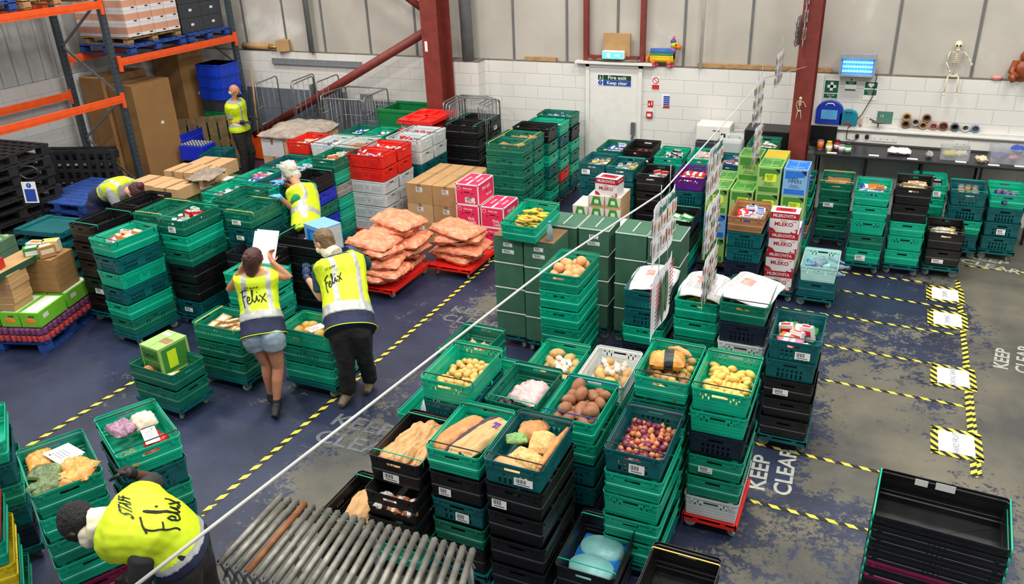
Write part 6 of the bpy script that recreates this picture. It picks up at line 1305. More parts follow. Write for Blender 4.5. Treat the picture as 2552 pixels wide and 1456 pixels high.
# wrapped pallet of cartons behind the bending woman
pallet((-9.32, 8.3+.25, 0), 0, BP, 'black pallet under the wrapped green and brown cartons', 1.1, 1.4, .14)
GSH = M('shrink_green', (60, 100, 58), .3, var=.35, scale=14, bump=.3, bscale=14)
for i in range(3):
    for j in range(3):
        for k in range(3):
            if i == 1 and j == 1: continue
            zz = .145+.2*k
            put(printed('green_carton', .34, .44, .197, lambda b, w, d, h: b.box((0, 0, h+.0004), (w*.8, d*.5, .0008), 1), [GSH if k == 2 else GT, WH]), 'green_carton', (-9.69+.36*i, 8.08+.46*j, zz), 0, 'dark green film wrapped carton, %s layer, %s row, %s column behind the bending woman' % (('bottom', 'middle', 'top')[k], ('front', 'middle', 'rear')[j], ('left', 'middle', 'right')[i]))
for i, (x, y, w, d, h, z) in enumerate(((-9.5, 8.15, .5, .42, .17, .745), (-9.0, 8.12, .46, .42, .17, .745), (-9.45, 8.72, .34, .42, .2, .745), (-9.08, 8.74, .34, .42, .2, .745), (-9.28, 9.2-.03, .6, .4, .19, .745))): carton(w, d, h, (x, y, z), .02*i, KRAFT2, 'cardboard_box', 'pale brown carton, %s on the green wrapped cartons' % ('front left', 'front right', 'middle left', 'middle right', 'rear')[i])
tag(put(pillow(.4, .6, .06, [M('dusty_film', (176, 160, 144), .2, var=.2, trans=.35, bump=.4, bscale=14)], 'film_wrap', .03, 90), 'film_wrap', (-8.78, 8.5, .93), .3, 'loose clear stretch film hanging off the cartons', 'film'))
# ================================================================== things along the back wall
gw = M('grey_board', (96, 102, 112), .6, var=.06)
def board(x0, x1, z1, label, y=12.46, tilt=-.06):
    b = MB(); b.box((0, 0, z1/2), (x1-x0, .03, z1)); b.box((0, -.017, z1*.72), (x1-x0-.06, .004, .01)); b.box((0, -.017, z1*.35), (x1-x0-.06, .004, .01)); o = b.build('grey_board', gw, None, ((x0+x1)/2, y-.06, 0)); o.rotation_euler.x = tilt; tag(o, label, 'board')
board(-11.35, -9.1, 1.32, 'long grey board leaning on the wall left of the roll cages'); board(-9.05, -7.35, 1.2, 'second grey board leaning behind the middle roll cage')
b = MB(); b.box((0, 0, 0), (2.0, .03, .1)); b.box((0, -.02, -.04), (2.0, .03, .015)); tag(b.build('wall_rail', M('grey_pipe'), None, (-9.68, 12.52, 1.82)), 'long grey metal rail fixed to the white wall', 'rail')
e = empty('shovel', (-10.95, 12.1, 0), 0, 'wooden handled shovel with an orange blade by the rack frame', 'shovel'); MB().tube([(0, 0, .45), (-.08, .2, 1.75)], .017, 8).build('shaft', WOOD, e)
b = MB(); b.add([(-.17, -.02, .02), (.17, -.02, .02), (.17, .06, .48), (-.17, .06, .48), (-.17, -.06, .03), (-.17, -.0, .46), (.17, -.06, .03), (.17, 0, .46)], [(0, 1, 2, 3), (0, 3, 5, 4), (1, 6, 7, 2)]); o = b.build('blade', M('shovel_orange', (232, 90, 20), .45), e); so = o.modifiers.new('s', 'SOLIDIFY'); so.thickness = .006
WIRE = M('zinc_wire', (140, 142, 142), .35, .7, var=.15)
def roll_cage(x, y, rz, label, h=1.55, sides=3, mesh=8, w=.72, d=.8, panel=True, nested=0):
    e = empty('roll_cage', (x, y, 0), rz, label, 'roll cage')
    def side(nm, a, b_, n, hh):
        a, b_ = Vector(a), Vector(b_); t = MB(); R_ = .06; u = (b_-a).normalized()
        P = [a+Vector((0, 0, .16)), a+Vector((0, 0, hh-R_)), a+u*R_*.3+Vector((0, 0, hh-R_*.3)), a+u*R_+Vector((0, 0, hh)), b_-u*R_+Vector((0, 0, hh)), b_-u*R_*.3+Vector((0, 0, hh-R_*.3)), b_+Vector((0, 0, hh-R_)), b_+Vector((0, 0, .16))]
        t.tube(P, .012, 7)
        for k in range(1, n): p = a.lerp(b_, k/n); t.tube([p+Vector((0, 0, .18)), p+Vector((0, 0, hh))], .0032, 4)
        for z in (.2, .55, .9, 1.2): t.tube([a+Vector((0, 0, z)), b_+Vector((0, 0, z))], .004 if z != .9 else .008, 4)
        t.build(nm, WIRE, e)
    side('side_panel', (-w/2, -d/2, 0), (-w/2, d/2, 0), mesh, h); side('side_panel', (w/2, -d/2, 0), (w/2, d/2, 0), mesh, h)
    if sides > 2: side('back_panel', (-w/2, d/2, 0), (w/2, d/2, 0), mesh, h)
    if sides > 3: side('front_panel', (-w/2, -d/2, 0), (w/2, -d/2, 0), mesh, h*.97)
    b = MB(); b.box((0, 0, .15), (w, d, .02)); b.box((0, -d/2, .15), (w, .03, .04)); b.box((0, d/2, .15), (w, .03, .04)); b.build('base', WIRE, e)
    if panel: MB().box((w/2-.02 if sides < 3 else 0, d/2-.02, h*.82), (.02 if sides < 3 else .26, .26 if sides < 3 else .008, .3)).build('sign_plate', GALV, e)
    for i in (-1, 1):
        for j in (-1, 1): c = bpy.data.objects.new('castor', FORK); COL.objects.link(c); c.parent = e; c.location = (i*(w/2-.06), j*(d/2-.06), .0); c.scale = (1.25,)*3; wv = bpy.data.objects.new('wheel', WHEEL); COL.objects.link(wv); wv.parent = c
    return e
roll_cage(-9.92, 11.86, .2, 'roll cage in front of the long grey board, left of three', 1.62, 2, 4); roll_cage(-9.34, 11.98, .12, 'narrow roll cage beside the leftmost one', 1.66, 2, 4, w=.5)
roll_cage(-8.40, 11.80, .05, 'wide roll cage beside the green bin', 1.5, 4, 9, w=.85)
for k in range(3): roll_cage(-6.28+.12*k, 11.96-.12*k, .05, 'roll cage, %s of the nested cages right of the steel column' % ('first', 'second', 'third')[k], 1.45+.01*k, 3, 9, panel=False, d=.6, w=.62)
# flattened cardboard in the left cage
for k in range(12):
    b = MB(); b.box((0, 0, 0), (.5-.02*(k % 3), .6, .028)); o = b.build('flattened_cardboard', (KRAFT, KR3, KD)[k % 3], None, (-9.36, 11.35-.02*k+.1, .05+.052*k)); o.rotation_euler = (.12*math.sin(k*2.2), .1*math.sin(k*1.3), .2*math.sin(k)); tag(o, 'sheet of flattened cardboard, %s in the pile by the left roll cages' % ('first', 'second', 'third', 'fourth', 'fifth', 'sixth', 'seventh', 'eighth', 'ninth', 'tenth', 'eleventh', 'twelfth')[k], 'cardboard')
GBIN = M('bin_green', (12, 118, 62), .45, var=.1)
b = MB(); w, d, h = .84, .66, 1.24
for x in (-w/2, w/2): b.box((x, 0, h/2+.06), (.03, d, h-.12))
for y in (-d/2, d/2): b.box((0, y, h/2+.06), (w, .03, h-.12))
b.box((0, 0, .12), (w, d, .03)); 
for y in (-d/2, d/2): b.box((0, y, h), (w+.06, .05, .04))
o = b.build('green_bin', GBIN, None, (-7.72, 11.32+.1, 0)); tag(o, 'large green waste bin in front of the roll cages', 'bin')
bpy.data.objects['green_bin'].location = (-7.46, 12.02, 0)
# pallet of wrapped cartons at the back
pallet((-8.82, 10.72-.0, 0), 0, WOOD, 'wooden pallet under the film wrapped cartons at the back', 1.0, 1.0, .14)
for k in range(3):
    for i in range(2):
        for j in range(2): carton(.44, .44, .28, (-9.05+.46*i, 10.5+.46*j, .145+.285*k), 0, (PWH, KRAFT2)[(i+k) % 2], 'cardboard_box', 'film wrapped carton at the back, %s layer, %s %s' % (('bottom', 'middle', 'top')[k], ('front', 'rear')[j], ('left', 'right')[i]))
tag(put(pillow(1.05, 1.05, .2, M('dusty_film', (176, 160, 144), .2, var=.2, trans=.35, bump=.4, bscale=14), 'film_wrap', .03, 93, n=26), 'film_wrap', (-8.83, 10.74, .96), .1, 'clear film crumpled over the wrapped cartons at the back', 'film'))
# red dollies stacked
RC = CC['R'][1]
for k in range(8):
    z = .165*k; r = empty('wheeled_dolly', (-6.72+.02*math.sin(k*2), 11.27+.005*k, z), .02*math.sin(k), 'red wheeled dolly, %s of the red dolly stack' % ('bottom', 'second', 'third', 'fourth', 'fifth', 'sixth', 'seventh', 'top')[k], 'dolly')
    r.location.x = -6.70; b = MB(); w, d = .62, .82
    for s in (-1, 1): b.box((s*(w/2-.02), 0, .135), (.04, d, .055)); b.box((0, s*(d/2-.02), .135), (w, .04, .055))
    b.box((0, 0, .13), (w, .07, .045)); b.box((0, 0, .13), (.07, d, .045)); b.box((0, -.0, .115), (w-.02, d-.02, .008))
    for i in (-1, 1):
        for j in (-1, 1): b.box((i*(w/2-.08), j*(d/2-.08), .138), (.14, .14, .05))
    b.build('deck', RC, r, bevel=.006)
    for i in (-1, 1):
        for j in (-1, 1): c = bpy.data.objects.new('castor', FORK); COL.objects.link(c); c.parent = r; c.location = (i*(w/2-.07), j*(d/2-.08), 0); wv = bpy.data.objects.new('wheel', WHEEL); COL.objects.link(wv); wv.parent = c; setmat(wv, WHW)
# ledge above the door and on the wall
o = MB(); o.box((-4.44, WY+.02, 4), (.07, .1, 4.0)); tag(o.build('steel_post', REDST), 'red steel post left of the lit exit sign', 'post')
o = MB(); o.box((-3.53, WY+.02, 4), (.07, .1, 4.0)); tag(o.build('steel_post', REDST), 'red steel post right of the lit exit sign', 'post')
o = MB(); o.box((-3.985, WY+.0, 2.1), (.82, .1, .06)); tag(o.build('steel_rail', REDST), 'red steel cross rail above the fire exit door', 'rail')
e = empty('exit_light', (-3.96, WY-.08, 2.16), 0, 'lit green running man emergency exit light above the door', 'exit sign'); b = MB(); b.box((0, 0, 0), (.36, .09, .13)); b.build('housing', WHITEP, e, bevel=.02)
MB().box((0, -.046, .0), (.32, .008, .1)).build('lit_panel', M('exit_glow', (70, 225, 215), .3, var=0, emit=2.2), e)
b = MB(); b.box((-.07, -.052, 0), (.05, .003, .06)); b.bar((.03, -.052, 0), (.08, -.052, 0), .012, .003, up=(0, 1, 0)); b.bar((.08, -.052, .0), (.11, -.052, .0), .035, .003, up=(0, 1, 0)); b.build('symbol', M('exit_white', (220, 255, 250), .3, var=0, emit=3), e)
o = carton(.42, .05, .34, (-3.93, WY+.0, 2.13), 0, KRAFT, 'cardboard_sheet', 'cardboard behind the lit exit sign', tape=False)
b = MB(); b.tube([(-.42+.12*i, .02*math.sin(i*2), .012+.008*math.sin(i)) for i in range(8)], .022, 8); tag(b.build('rolled_cloth', M('dusty_cloth', (120, 116, 104), .9, var=.2), None, (-3.97, WY-.04, 2.06)), 'grey rolled cloth lying above the fire exit door', 'cloth')
b = MB(); b.tube([(0, 0, 0), (.62, 0, 0)], .062, 10); tag(b.build('cardboard_tube', KRAFT, None, (-11.35, WY+.02, 2.07)), 'brown cardboard tube on the wall ledge beside the racking', 'tube')
b = MB(); b.lathe([(0, 0), (.05, .01), (.055, .05), (.03, .1), (.035, .15), (0, .18)], n=14, mat=Matrix.Rotation(PI/2, 3, 'Y')); tag(b.build('brass_bell', M('brass', (190, 150, 70), .3, .8), None, (-10.7, WY-.02, 2.07)), 'brass coloured ornament at the end of the cardboard tube', 'ornament')
carton(.24, .16, .2, (-10.38, WY+.0, 2.005), .4, KRAFT, 'cardboard_box', 'small open brown box on the wall ledge', tape=False)
for x, l, lb in ((-1.95, 1.9, 'long timber batten on the wall ledge right of the pinata'), (-5.45, .55, 'short timber batten on the ledge left of the fire exit')):
    b = MB(); b.box((0, 0, .03), (l, .06, .055)); tag(b.build('timber_batten', WOOD, None, (x+.22, WY+.04, 2.004)), lb, 'timber')
# pinata
e = empty('pinata', (-3.2, WY-.02, 2.0), 0, 'rainbow striped paper donkey pinata standing on the wall ledge', 'pinata')
CP = {n_: M('crepe_'+n_, c_, .9, var=.25, scale=60, bump=.8, bscale=50) for n_, c_ in dict(pink=(214, 90, 130), orange=(226, 120, 50), yellow=(236, 196, 30), green=(70, 150, 60), blue=(60, 100, 170), purple=(150, 110, 170)).items()}
b = MB(); ms = ['orange', 'yellow', 'green', 'blue', 'purple', 'pink']
for i, x in enumerate((-.14, -.1, .1, .14)):
    b.tube([(x, (.03 if i % 2 else -.03), 0), (x, (.03 if i % 2 else -.03), .03)], .034, 10, 5); b.tube([(x, (.03 if i % 2 else -.03), .03), (x, (.03 if i % 2 else -.03), .12)], [.032, .036], 10, 0)
for k in range(4): b.tube([(-.19, 0, .115+.035*k), (.17, 0, .115+.035*k)], [.05, .056], 10, (1, 1, 2, 3)[k])
b.build('body', [CP[n_] for n_ in ms], e)
b = MB(); b.tube([(.14, 0, .21), (.17, 0, .31)], [.05, .045], 10, 4); b.tube([(.17, 0, .29), (.17, 0, .36)], [.052, .05], 10, 1); b.tube([(.17, 0, .325), (.27, 0, .28)], [.045, .032], 10, 0); b.build('head', [CP[n_] for n_ in ms], e)
b = MB(); b.tube([(.15, 0, .36), (.15, 0, .40)], [.045, .038], 10, 3); b.tube([(.15, 0, .40), (.16, 0, .45)], [.02, .02], 8, 5); b.build('mane', [CP[n_] for n_ in ms], e)
b = MB(); b.tube([(-.19, 0, .19), (-.24, 0, .13), (-.25, 0, .06)], [.02, .03, .022], 8, 0); b.build('tail', [CP[n_] for n_ in ms], e); MB().ell((.2, -.048, .335), (.012, .006, .014)).build('eye', INK, e)
# signs right of the door
s = sign('no_smoking_sign', -3.3, 1.74, .12, .2, SW, 'white no smoking sign with a red ring')
b = MB(); b.tube([(math.cos(a)*.045, -.005, .045+math.sin(a)*.045) for a in [2*PI*k/24 for k in range(24)]], .006, 6, closed=True); b.bar((-.03, -.005, .075), (.03, -.005, .015), .01, .003, up=(0, 1, 0)); b.build('red_ring', SR, s); MB().box((0, -.004, -.055), (.11, .003, .07)).build('red_panel', SR, s)
s = sign('fire_action_sign', -3.13, 1.47, .13, .2, SW, 'blue and red fire action notice right of the door')
for k in range(5): MB().box((.012, -.004, .075-.03*k), (.095, .003, .022)).build('blue_line', SB, s)
MB().box((.012, -.004, -.08), (.1, .003, .035)).build('red_panel', SR, s)
s = sign('fire_point_sign', -3.37, 1.42, .085, .1, SR, 'small red fire point sign above the call point'); MB().ell((-.02, -.004, -.01), (.012, .002, .02)).build('symbol', SW, s); MB().box((.02, -.004, .01), (.012, .002, .05)).build('symbol', SW, s)
s = sign('call_point', -3.38, 1.25, .095, .1, SR, 'red fire alarm call point on the white wall', th=.05, cat='fire alarm'); MB().box((0, -.027, 0), (.06, .004, .045)).build('glass_panel', SW, s)
# first aid corner
s = sign('first_aid_sign', -.75, 1.78, .2, .27, SW, 'green first aid sign with a white cross right of the column'); MB().box((0, -.004, .035), (.18, .003, .17)).build('green_panel', SG, s); MB().box((0, -.004, -.095), (.18, .003, .06)).build('green_band', SG, s)
b = MB(); b.box((0, -.007, .04), (.12, .003, .04)); b.box((0, -.007, .04), (.04, .003, .12)); b.build('white_cross', SW, s); text('lettering', 'First Aid', .032, facing((0, -.0075, -.085)), SW, s, .9); text('lettering', 'Box', .026, facing((0, -.0075, -.112)), SW, s, .9)
s = sign('first_aiders_sign', -.5, 1.85, .15, .17, SW, 'small green and white first aider notice with a small cross'); MB().box((0, -.004, .03), (.14, .003, .045)).build('green_panel', SG, s); MB().box((0, -.004, -.068), (.14, .003, .02)).build('green_band', SG, s); text('lettering', 'Your First\nAiders', .019, facing((0, -.0065, .03)), SW, s); b = MB(); b.box((0, -.004, .072), (.03, .003, .01)); b.box((0, -.004, .072), (.01, .003, .03)); b.build('cross', SG, s)
s = sign('defibrillator_sign', -.235, 1.78, .18, .26, SW, 'green heart defibrillator sign right of the first aider notice'); MB().box((0, -.004, .08), (.16, .003, .085)).build('green_panel', SG, s); MB().box((0, -.004, -.02), (.16, .003, .075)).build('green_panel', SG, s); b = MB(); b.ell((-.018, -.007, .085), (.024, .003, .022)); b.ell((.018, -.007, .085), (.024, .003, .022)); b.add([(-.04, -.008, .08), (.04, -.008, .08), (0, -.008, .045)], [(0, 1, 2)]); b.build('heart', SW, s); text('lettering', 'Your nearest\nAED is\nlocated', .02, facing((0, -.0065, -.02)), SW, s)
s = sign('first_aid_poster', .0, 1.42, .2, .17, M('sign_teal', (76, 126, 112), .5), 'grey green first aid poster on the trunking'); text('lettering', '13', .05, facing((-.04, -.0065, .02)), SW, s)
s2 = MB(); s2.box((.55, WY-.035, 1.275), (3.2, .06, .05)); s2.box((.55, WY-.045, 1.24), (3.2, .08, .02)); s2.box((.55, WY-.03, 1.12), (3.2, .05, .12)); tag(s2.build('trim_30', WHITEP), kind='structure')
MB().box((-.92, WY-.03, 1.5), (.12, .05, .96)).build('trim_31', WHITEP)['kind'] = 'structure'
def aidbox(x, w, h, mat, label, panel):
    e = empty('first_aid_box', (x, WY-.06, 1.30), 0, label, 'first aid box'); pr = [(-w/2, 0), (w/2, 0), (w/2, h*.6)]+[(w/2*math.cos(a), h*.6+h*.4*math.sin(a)) for a in [PI*k/12 for k in range(1, 12)]]+[(-w/2, h*.6)]
    b = MB(); b.prism(pr, -.04, .04, 0, Matrix.Rotation(PI/2, 3, 'X')); b.build('case', mat, e, bevel=.006)
    b = MB(); b.tube([(-w*.17, -.045, h*.8), (-w*.1, -.045, h*.9), (w*.1, -.045, h*.9), (w*.17, -.045, h*.8)], .008, 6); b.build('handle', SW if panel else mat, e)
    b = MB(); b.box((0, -.043, h*.42), (w*.6, .004, h*.4)); b.build('label_panel', M('aid_label', (90, 170, 220), .5) if panel else SR, e)
    if not panel: e.children[-1].scale = (.7, 1, .3)
    return e
aidbox(-.73, .36, .33, M('aid_blue', (24, 54, 170), .4), 'dark blue first aid case with a handle on the trunking', True); aidbox(-.47, .24, .22, M('aid_teal', (16, 128, 150), .4), 'small teal first aid case beside the blue one', False)
# fly killer
e = empty('fly_killer', (-.44, WY-.11, 2.0), 0, 'blue glowing insect killer lamp on the wall ledge', 'insect killer'); b = MB(); b.box((0, .03, .14), (.42, .1, .24)); b.box((0, -.02, .27), (.44, .16, .06)); b.box((-.22, 0, .14), (.015, .17, .28)); b.box((.22, 0, .14), (.015, .17, .28)); b.box((0, 0, .012), (.42, .16, .024)); b.build('housing', M('fly_grey', (150, 156, 162), .4), e)
for k in range(3): MB().tube([(-.19, -.06, .07+.06*k), (.19, -.06, .07+.06*k)], .013, 10).build('blue_tube', M('uv_tube', (60, 150, 255), .3, var=0, emit=9), e)
b = MB()
for k in range(12): b.box((-.2+.4*k/11, -.085, .13), (.003, .003, .2))
b.build('guard', BLK, e)
P_ = [(-.18, WY-.06, 2.02), (-.2, WY-.03, 1.7), (-.3, WY-.03, 1.45), (-.46, WY-.08, 1.25), (-.46, WY-.08, 1.1), (-.36, WY-.1, 1.08), (-.3, WY-.06, 1.14)]
Q_ = []
for i in range(len(P_)-1):
    for t in range(5): Q_.append(Vector(P_[i]).lerp(Vector(P_[i+1]), t/5))
tag(MB().tube(Q_, .006, 6).build('power_cable', BLK), 'black cable hanging from the insect killer to the sockets', 'cable')
for i, x in enumerate((-.32, -.19)): tag(MB().box((x, WY-.075, 1.15), (.05, .04, .055)).build('plug', BLK, bevel=.01), '%s black plug in the wall trunking' % ('left', 'right')[i], 'plug')
for i, x in enumerate((-.05, .12, 1.0, 1.55)):
    b = MB(); b.box((x, WY-.06, 1.14), (.17, .012, .09), 0)
    for s_ in (-.04, .04): b.box((x+s_, WY-.067, 1.13), (.012, .003, .01), 1)
    tag(b.build('wall_socket', [WHITEP, M('grey_ink')]), 'white double wall socket, %s along the trunking' % ('first', 'second', 'third', 'last')[i], 'socket')
# rolls of tape on the trunking
for i, (x, z, r_, c_) in enumerate(((.28, .0, .055, KD), (.28, .1, .055, KRAFT), (.40, .04, .052, M('tape_clear', (170, 160, 150), .3)), (.5, 0, .052, KRAFT), (.53, .1, .055, KD), (.63, 0, .05, M('tape_pink', (180, 120, 110), .4)), (.75, 0, .058, M('tape_copper', (130, 80, 60), .4)), (.89, 0, .055, M('tape_steel', (90, 90, 100), .4)), (1.02, 0, .052, M('tape_pale', (200, 200, 196), .4)), (1.14, 0, .05, M('tape_blue', (110, 130, 150), .4)))):
    b = MB(); R = Matrix.Rotation(PI/2, 3, 'X'); b.lathe([(r_*.68, -.022), (r_, -.022), (r_, .022), (r_*.68, .022), (r_*.68, -.022)], n=24, mat=R); o = b.build('tape_roll', [c_], None, (x, WY-.05, 1.30+r_+z)); tag(o, 'roll of tape on the trunking, %s from the left%s' % (ORD[i].replace('top', 'first'), ' on the upper row' if z > .09 else ''), 'tape roll')
tag(MB().lathe([(0, 0), (.02, 0), (.022, .03), (.012, .06), (.02, .09), (.012, .12), (0, .13)], n=12).build('figurine', M('peach_figure', (220, 160, 140), .5), None, (-.3, WY-.07, 1.30)), 'small peach figurine beside the teal first aid case', 'figurine')
b = MB(); b.ell((0, 0, .07), (.09, .03, .02)); b.bar((0, 0, 0), (0, 0, .06), .02, .02); b.bar((-.02, 0, .07), (-.12, 0, .11), .02, .02); tag(b.build('bird_figure', M('olive_figure', (92, 92, 74), .6), None, (-.07, WY-.1, 1.30)), 'dark bird shaped tool standing before the poster', 'ornament')
# skeletons
BONE = M('bone_plastic', (214, 204, 176), .5, var=.1)
def skeleton(x, y, z, s, label, sit=True, tail=BONE, name='toy_skeleton'):
    e = empty(name, (x, y, z), 0, label, 'toy skeleton'); f = lambda *p: tuple(q*s for q in p); b = MB()
    b.ell(f(.0, 0, .47), tuple(q*s for q in (.06, .065, .07)), 0); b.box(f(.0, -.04, .41), tuple(q*s for q in (.05, .04, .03))); b.build('skull', BONE, e)
    b = MB()
    for q in (-1, 1): b.ell(f(.022*q, -.058, .47), tuple(k*s for k in (.015, .01, .016)), 0)
    b.build('eye_sockets', INK, e); b = MB(); b.tube([f(0, .01, .0), f(0, .02, .2), f(0, .01, .4)], .012*s, 6)
    for k in range(6):
        zz = .35-.028*k; w_ = .075-.004*k; b.tube([f(w_*math.cos(a), -.01+.05*math.sin(a), zz-.01*math.sin(a)) for a in [2*PI*t/12 for t in range(12)]], .0055*s, 5, closed=True)
    b.tube([f(-.1, 0, .37), f(.1, 0, .37)], .009*s, 6); b.build('ribcage', BONE, e); b = MB(); b.tube([f(-.06, 0, .03), f(-.03, -.02, .0), f(.03, -.02, 0), f(.06, 0, .03)], .018*s, 6); b.build('pelvis', BONE, e)
    arms = ((-1, (-.1, 0, .37), (-.13, -.02, .22), (-.06, -.07, .08)), (1, (.1, 0, .37), (.17, -.03, .29), (.22, -.08, .2)))
    for q, a_, c_, d_ in arms: b = MB(); b.tube([f(*a_), f(*c_)], .009*s, 6); b.tube([f(*c_), f(*d_)], .008*s, 6); b.ell(f(*d_), tuple(k*s for k in (.018, .012, .022))); b.build('arm', BONE, e)
    for q in (-1, 1):
        kx = .075*q; b = MB(); b.tube([f(.045*q, 0, .01), f(kx, -.1 if sit else 0, .0 if sit else -.16)], .011*s, 6); b.tube([f(kx, -.1 if sit else 0, .0 if sit else -.16), f(kx*1.2, -.12 if sit else 0, -.24 if sit else -.3)], .011*s, 6, 0); b.ell(f(kx*1.2, -.15 if sit else -.02, -.26 if sit else -.33), tuple(k*s for k in (.02, .05, .016)), 1); b.build('leg', [BONE, tail], e)
    return e
skeleton(.75, WY-.02, 2.03, .85, 'plastic skeleton sitting on the wall ledge with its legs hanging'); 
skeleton(-1.08, 11.76, 1.62, .36, 'tiny skeleton with red boots hanging on the steel column', sit=False, tail=PM['red'])
e = empty('gorilla_figure', (1.55, WY+.02, 2.0), 0, 'brown figure sitting on the ledge at the right edge', 'figure'); BRF = M('brown_figure', (140, 66, 30), .35, var=.2); b = MB(); b.ell((0, 0, .14), (.13, .1, .15), 0, nz=.15); b.ell((.0, -.02, .31), (.07, .07, .08)); 
for q in (-1, 1): b.tube([(.1*q, -.02, .24), (.14*q, -.08, .12), (.06*q, -.12, .06)], [.045, .04, .035], 10); b.tube([(.07*q, 0, .05), (.12*q, -.12, .06), (.1*q, -.14, .0)], [.05, .05, .03], 10)
b.build('body', BRF, e); MB().ell((0, -.085, .295), (.035, .03, .028)).build('muzzle', BRF, e)
b = MB(); b.ell((0, 0, .025), (.07, .04, .03), nz=.4, seed=5); tag(b.build('pink_toy', M('pink_rubber', (226, 140, 140), .5), None, (1.27, WY+.0, 2.0)), 'small pink toy on the ledge near the brown figure', 'toy')
# worktop
e = empty('worktop_bench', (.55, 12.17, 0), 0, 'long black worktop on thin black legs along the back wall', 'worktop'); MB().box((.0, 0, 1.015), (2.76, .68, .035)).build('worktop', M('worktop_black', (38, 38, 42), .35, var=.1), e, bevel=.004)
for x in (-1.34, -.7, .0, .7, 1.34):
    for y in (-.3, .3): MB().box((x, y, .5), (.03, .03, 1.0)).build('leg', BLK, e)
def onw(x, y, z=1.034): return (x, y, z)
for i, (k_, c_, c2, x, y) in enumerate((('tin', 'orange', 'white', -.67, 12.05), ('jar', 'yellow', 'yellow', -.55, 11.98), ('jar', 'red', 'black', -.45, 12.06), ('jar', 'grey', 'black', -.38, 11.98), ('jar', 'green', 'black', -.3, 11.95))): put(gproto(k_, c_, c2), NMK[k_], onw(x-.1, y), 0, '%s %s on the worktop, %s from the column' % (c_, NMW[k_], ORD[i].replace('top', 'first')), 'food').scale = (1.25, 1.25, 1.3)
for i, x in enumerate((-.6, -.06, .42, 1.0, 1.38, 1.68)):
    b = MB(); b.box((x, 11.9+.03*(i % 2), 1.035), (.13, .07, .002)); tag(b.build('card_label', WH), 'white card label on the worktop front, %s from the left' % ('first', 'second', 'third', 'fourth', 'fifth', 'last')[i], 'card')
b = MB(); b.box((-.8, 12.38, 1.16), (.42, .03, .25)); tag(b.build('black_screen', BLK), 'black screen leaning behind the column on the worktop', 'screen'); tag(MB().box((-.82, 12.2, 1.07), (.2, .08, .06)).build('small_black_box', BLK), 'small black box beside the jars on the worktop', 'box')
def openbox(x, y, w, d, h, mat, label, rz=0):
    b = MB(); t = .006
    for s_ in (-1, 1): b.box((s_*(w/2), 0, h/2), (t, d, h)); b.box((0, s_*d/2, h/2), (w, t, h))
    b.box((0, 0, t), (w, d, t)); o = b.build('storage_box', mat, None, (x, y, 1.034), rz); return tag(o, label, 'box')
CLR = M('clear_plastic', (224, 230, 232), .1, var=0, trans=.8)
openbox(.92, 12.1, .34, .26, .15, CLR, 'clear plastic box of tape rolls on the worktop'); openbox(1.55, 12.12, .44, .3, .2, CLR, 'large clear plastic box with purple bags on the worktop')
for i, (x, y, z, c_, w_) in enumerate(((.25, 12.1, 1.036, 'white', .3), (.88, 12.1, 1.05, 'yellow', .2), (1.0, 12.08, 1.06, 'cream', .14), (1.45, 12.12, 1.06, 'purple', .2), (1.62, 12.1, 1.06, 'pink', .18), (1.64, 12.14, 1.16, 'blue', .22), (.62, 12.02, 1.036, 'grey', .12), (1.24, 12.0, 1.036, 'cream', .16))):
    put(pillow(w_, w_*.7, .08, [PM[c_]], 'plastic_bag', .014, i+60, n=14), 'plastic_bag', (x, y, z), .3*i, 'crumpled %s bag on the worktop%s' % (c_, {0: ' left of the clear box', 1: ' in the clear box', 2: ' in the clear box', 3: ' in the large clear box', 4: ' in the large clear box', 5: ' on the large clear box', 6: ' beside the tape box', 7: ' between the two clear boxes'}[i]), 'bag')
# cabinet, printer and drums left of the column
b = MB(); b.box((-1.52, 12.28, .62), (.62, .44, 1.24)); tag(b.build('black_cabinet', BLK, bevel=.01), 'black cabinet against the wall left of the red column', 'cabinet')
e = empty('white_printer', (-2.3, 12.3, 0), 0, 'white box shaped machine on a low stand by the wall', 'machine'); b = MB(); b.box((0, 0, .5), (.5, .36, 1.0), 1); b.box((0, 0, 1.13), (.5, .34, .24), 0); b.build('body', [WHITEP, GREYC], e, bevel=.02); MB().box((.05, -.172, 1.17), (.1, .004, .012)).build('slot', GREYC, e)
for i in range(2):
    e = empty('water_drum', (-1.96+.02*i, 11.88+.3*i, 0), 0, 'translucent water drum with a black tap, %s of two' % ('front', 'rear')[i], 'drum'); MB().box((0, 0, .42), (.34, .26, .84)).build('stand', GREYC, e); b = MB(); b.box((0, 0, 1.0), (.32, .24, .3)); b.build('container', M('drum_clear', (206, 210, 208), .25, var=.05, trans=.25), e, bevel=.05); MB().tube([(-.12, 0, 1.15), (-.12, 0, 1.19), (-.16, -.04, 1.2)], .014, 8).build('tap', BLK, e); b = MB(); b.tube([(-.06, 0, 1.15), (-.05, 0, 1.19), (.09, 0, 1.19), (.1, 0, 1.15)], .012, 8); b.build('handle', M('drum_clear'), e)
# ================================================================== signs on the washing-line rope, rollers
ROPE = M('white_rope', (176, 176, 170), .8, var=.1)
def ropeY(px, py, y): return onY(px, py, y)
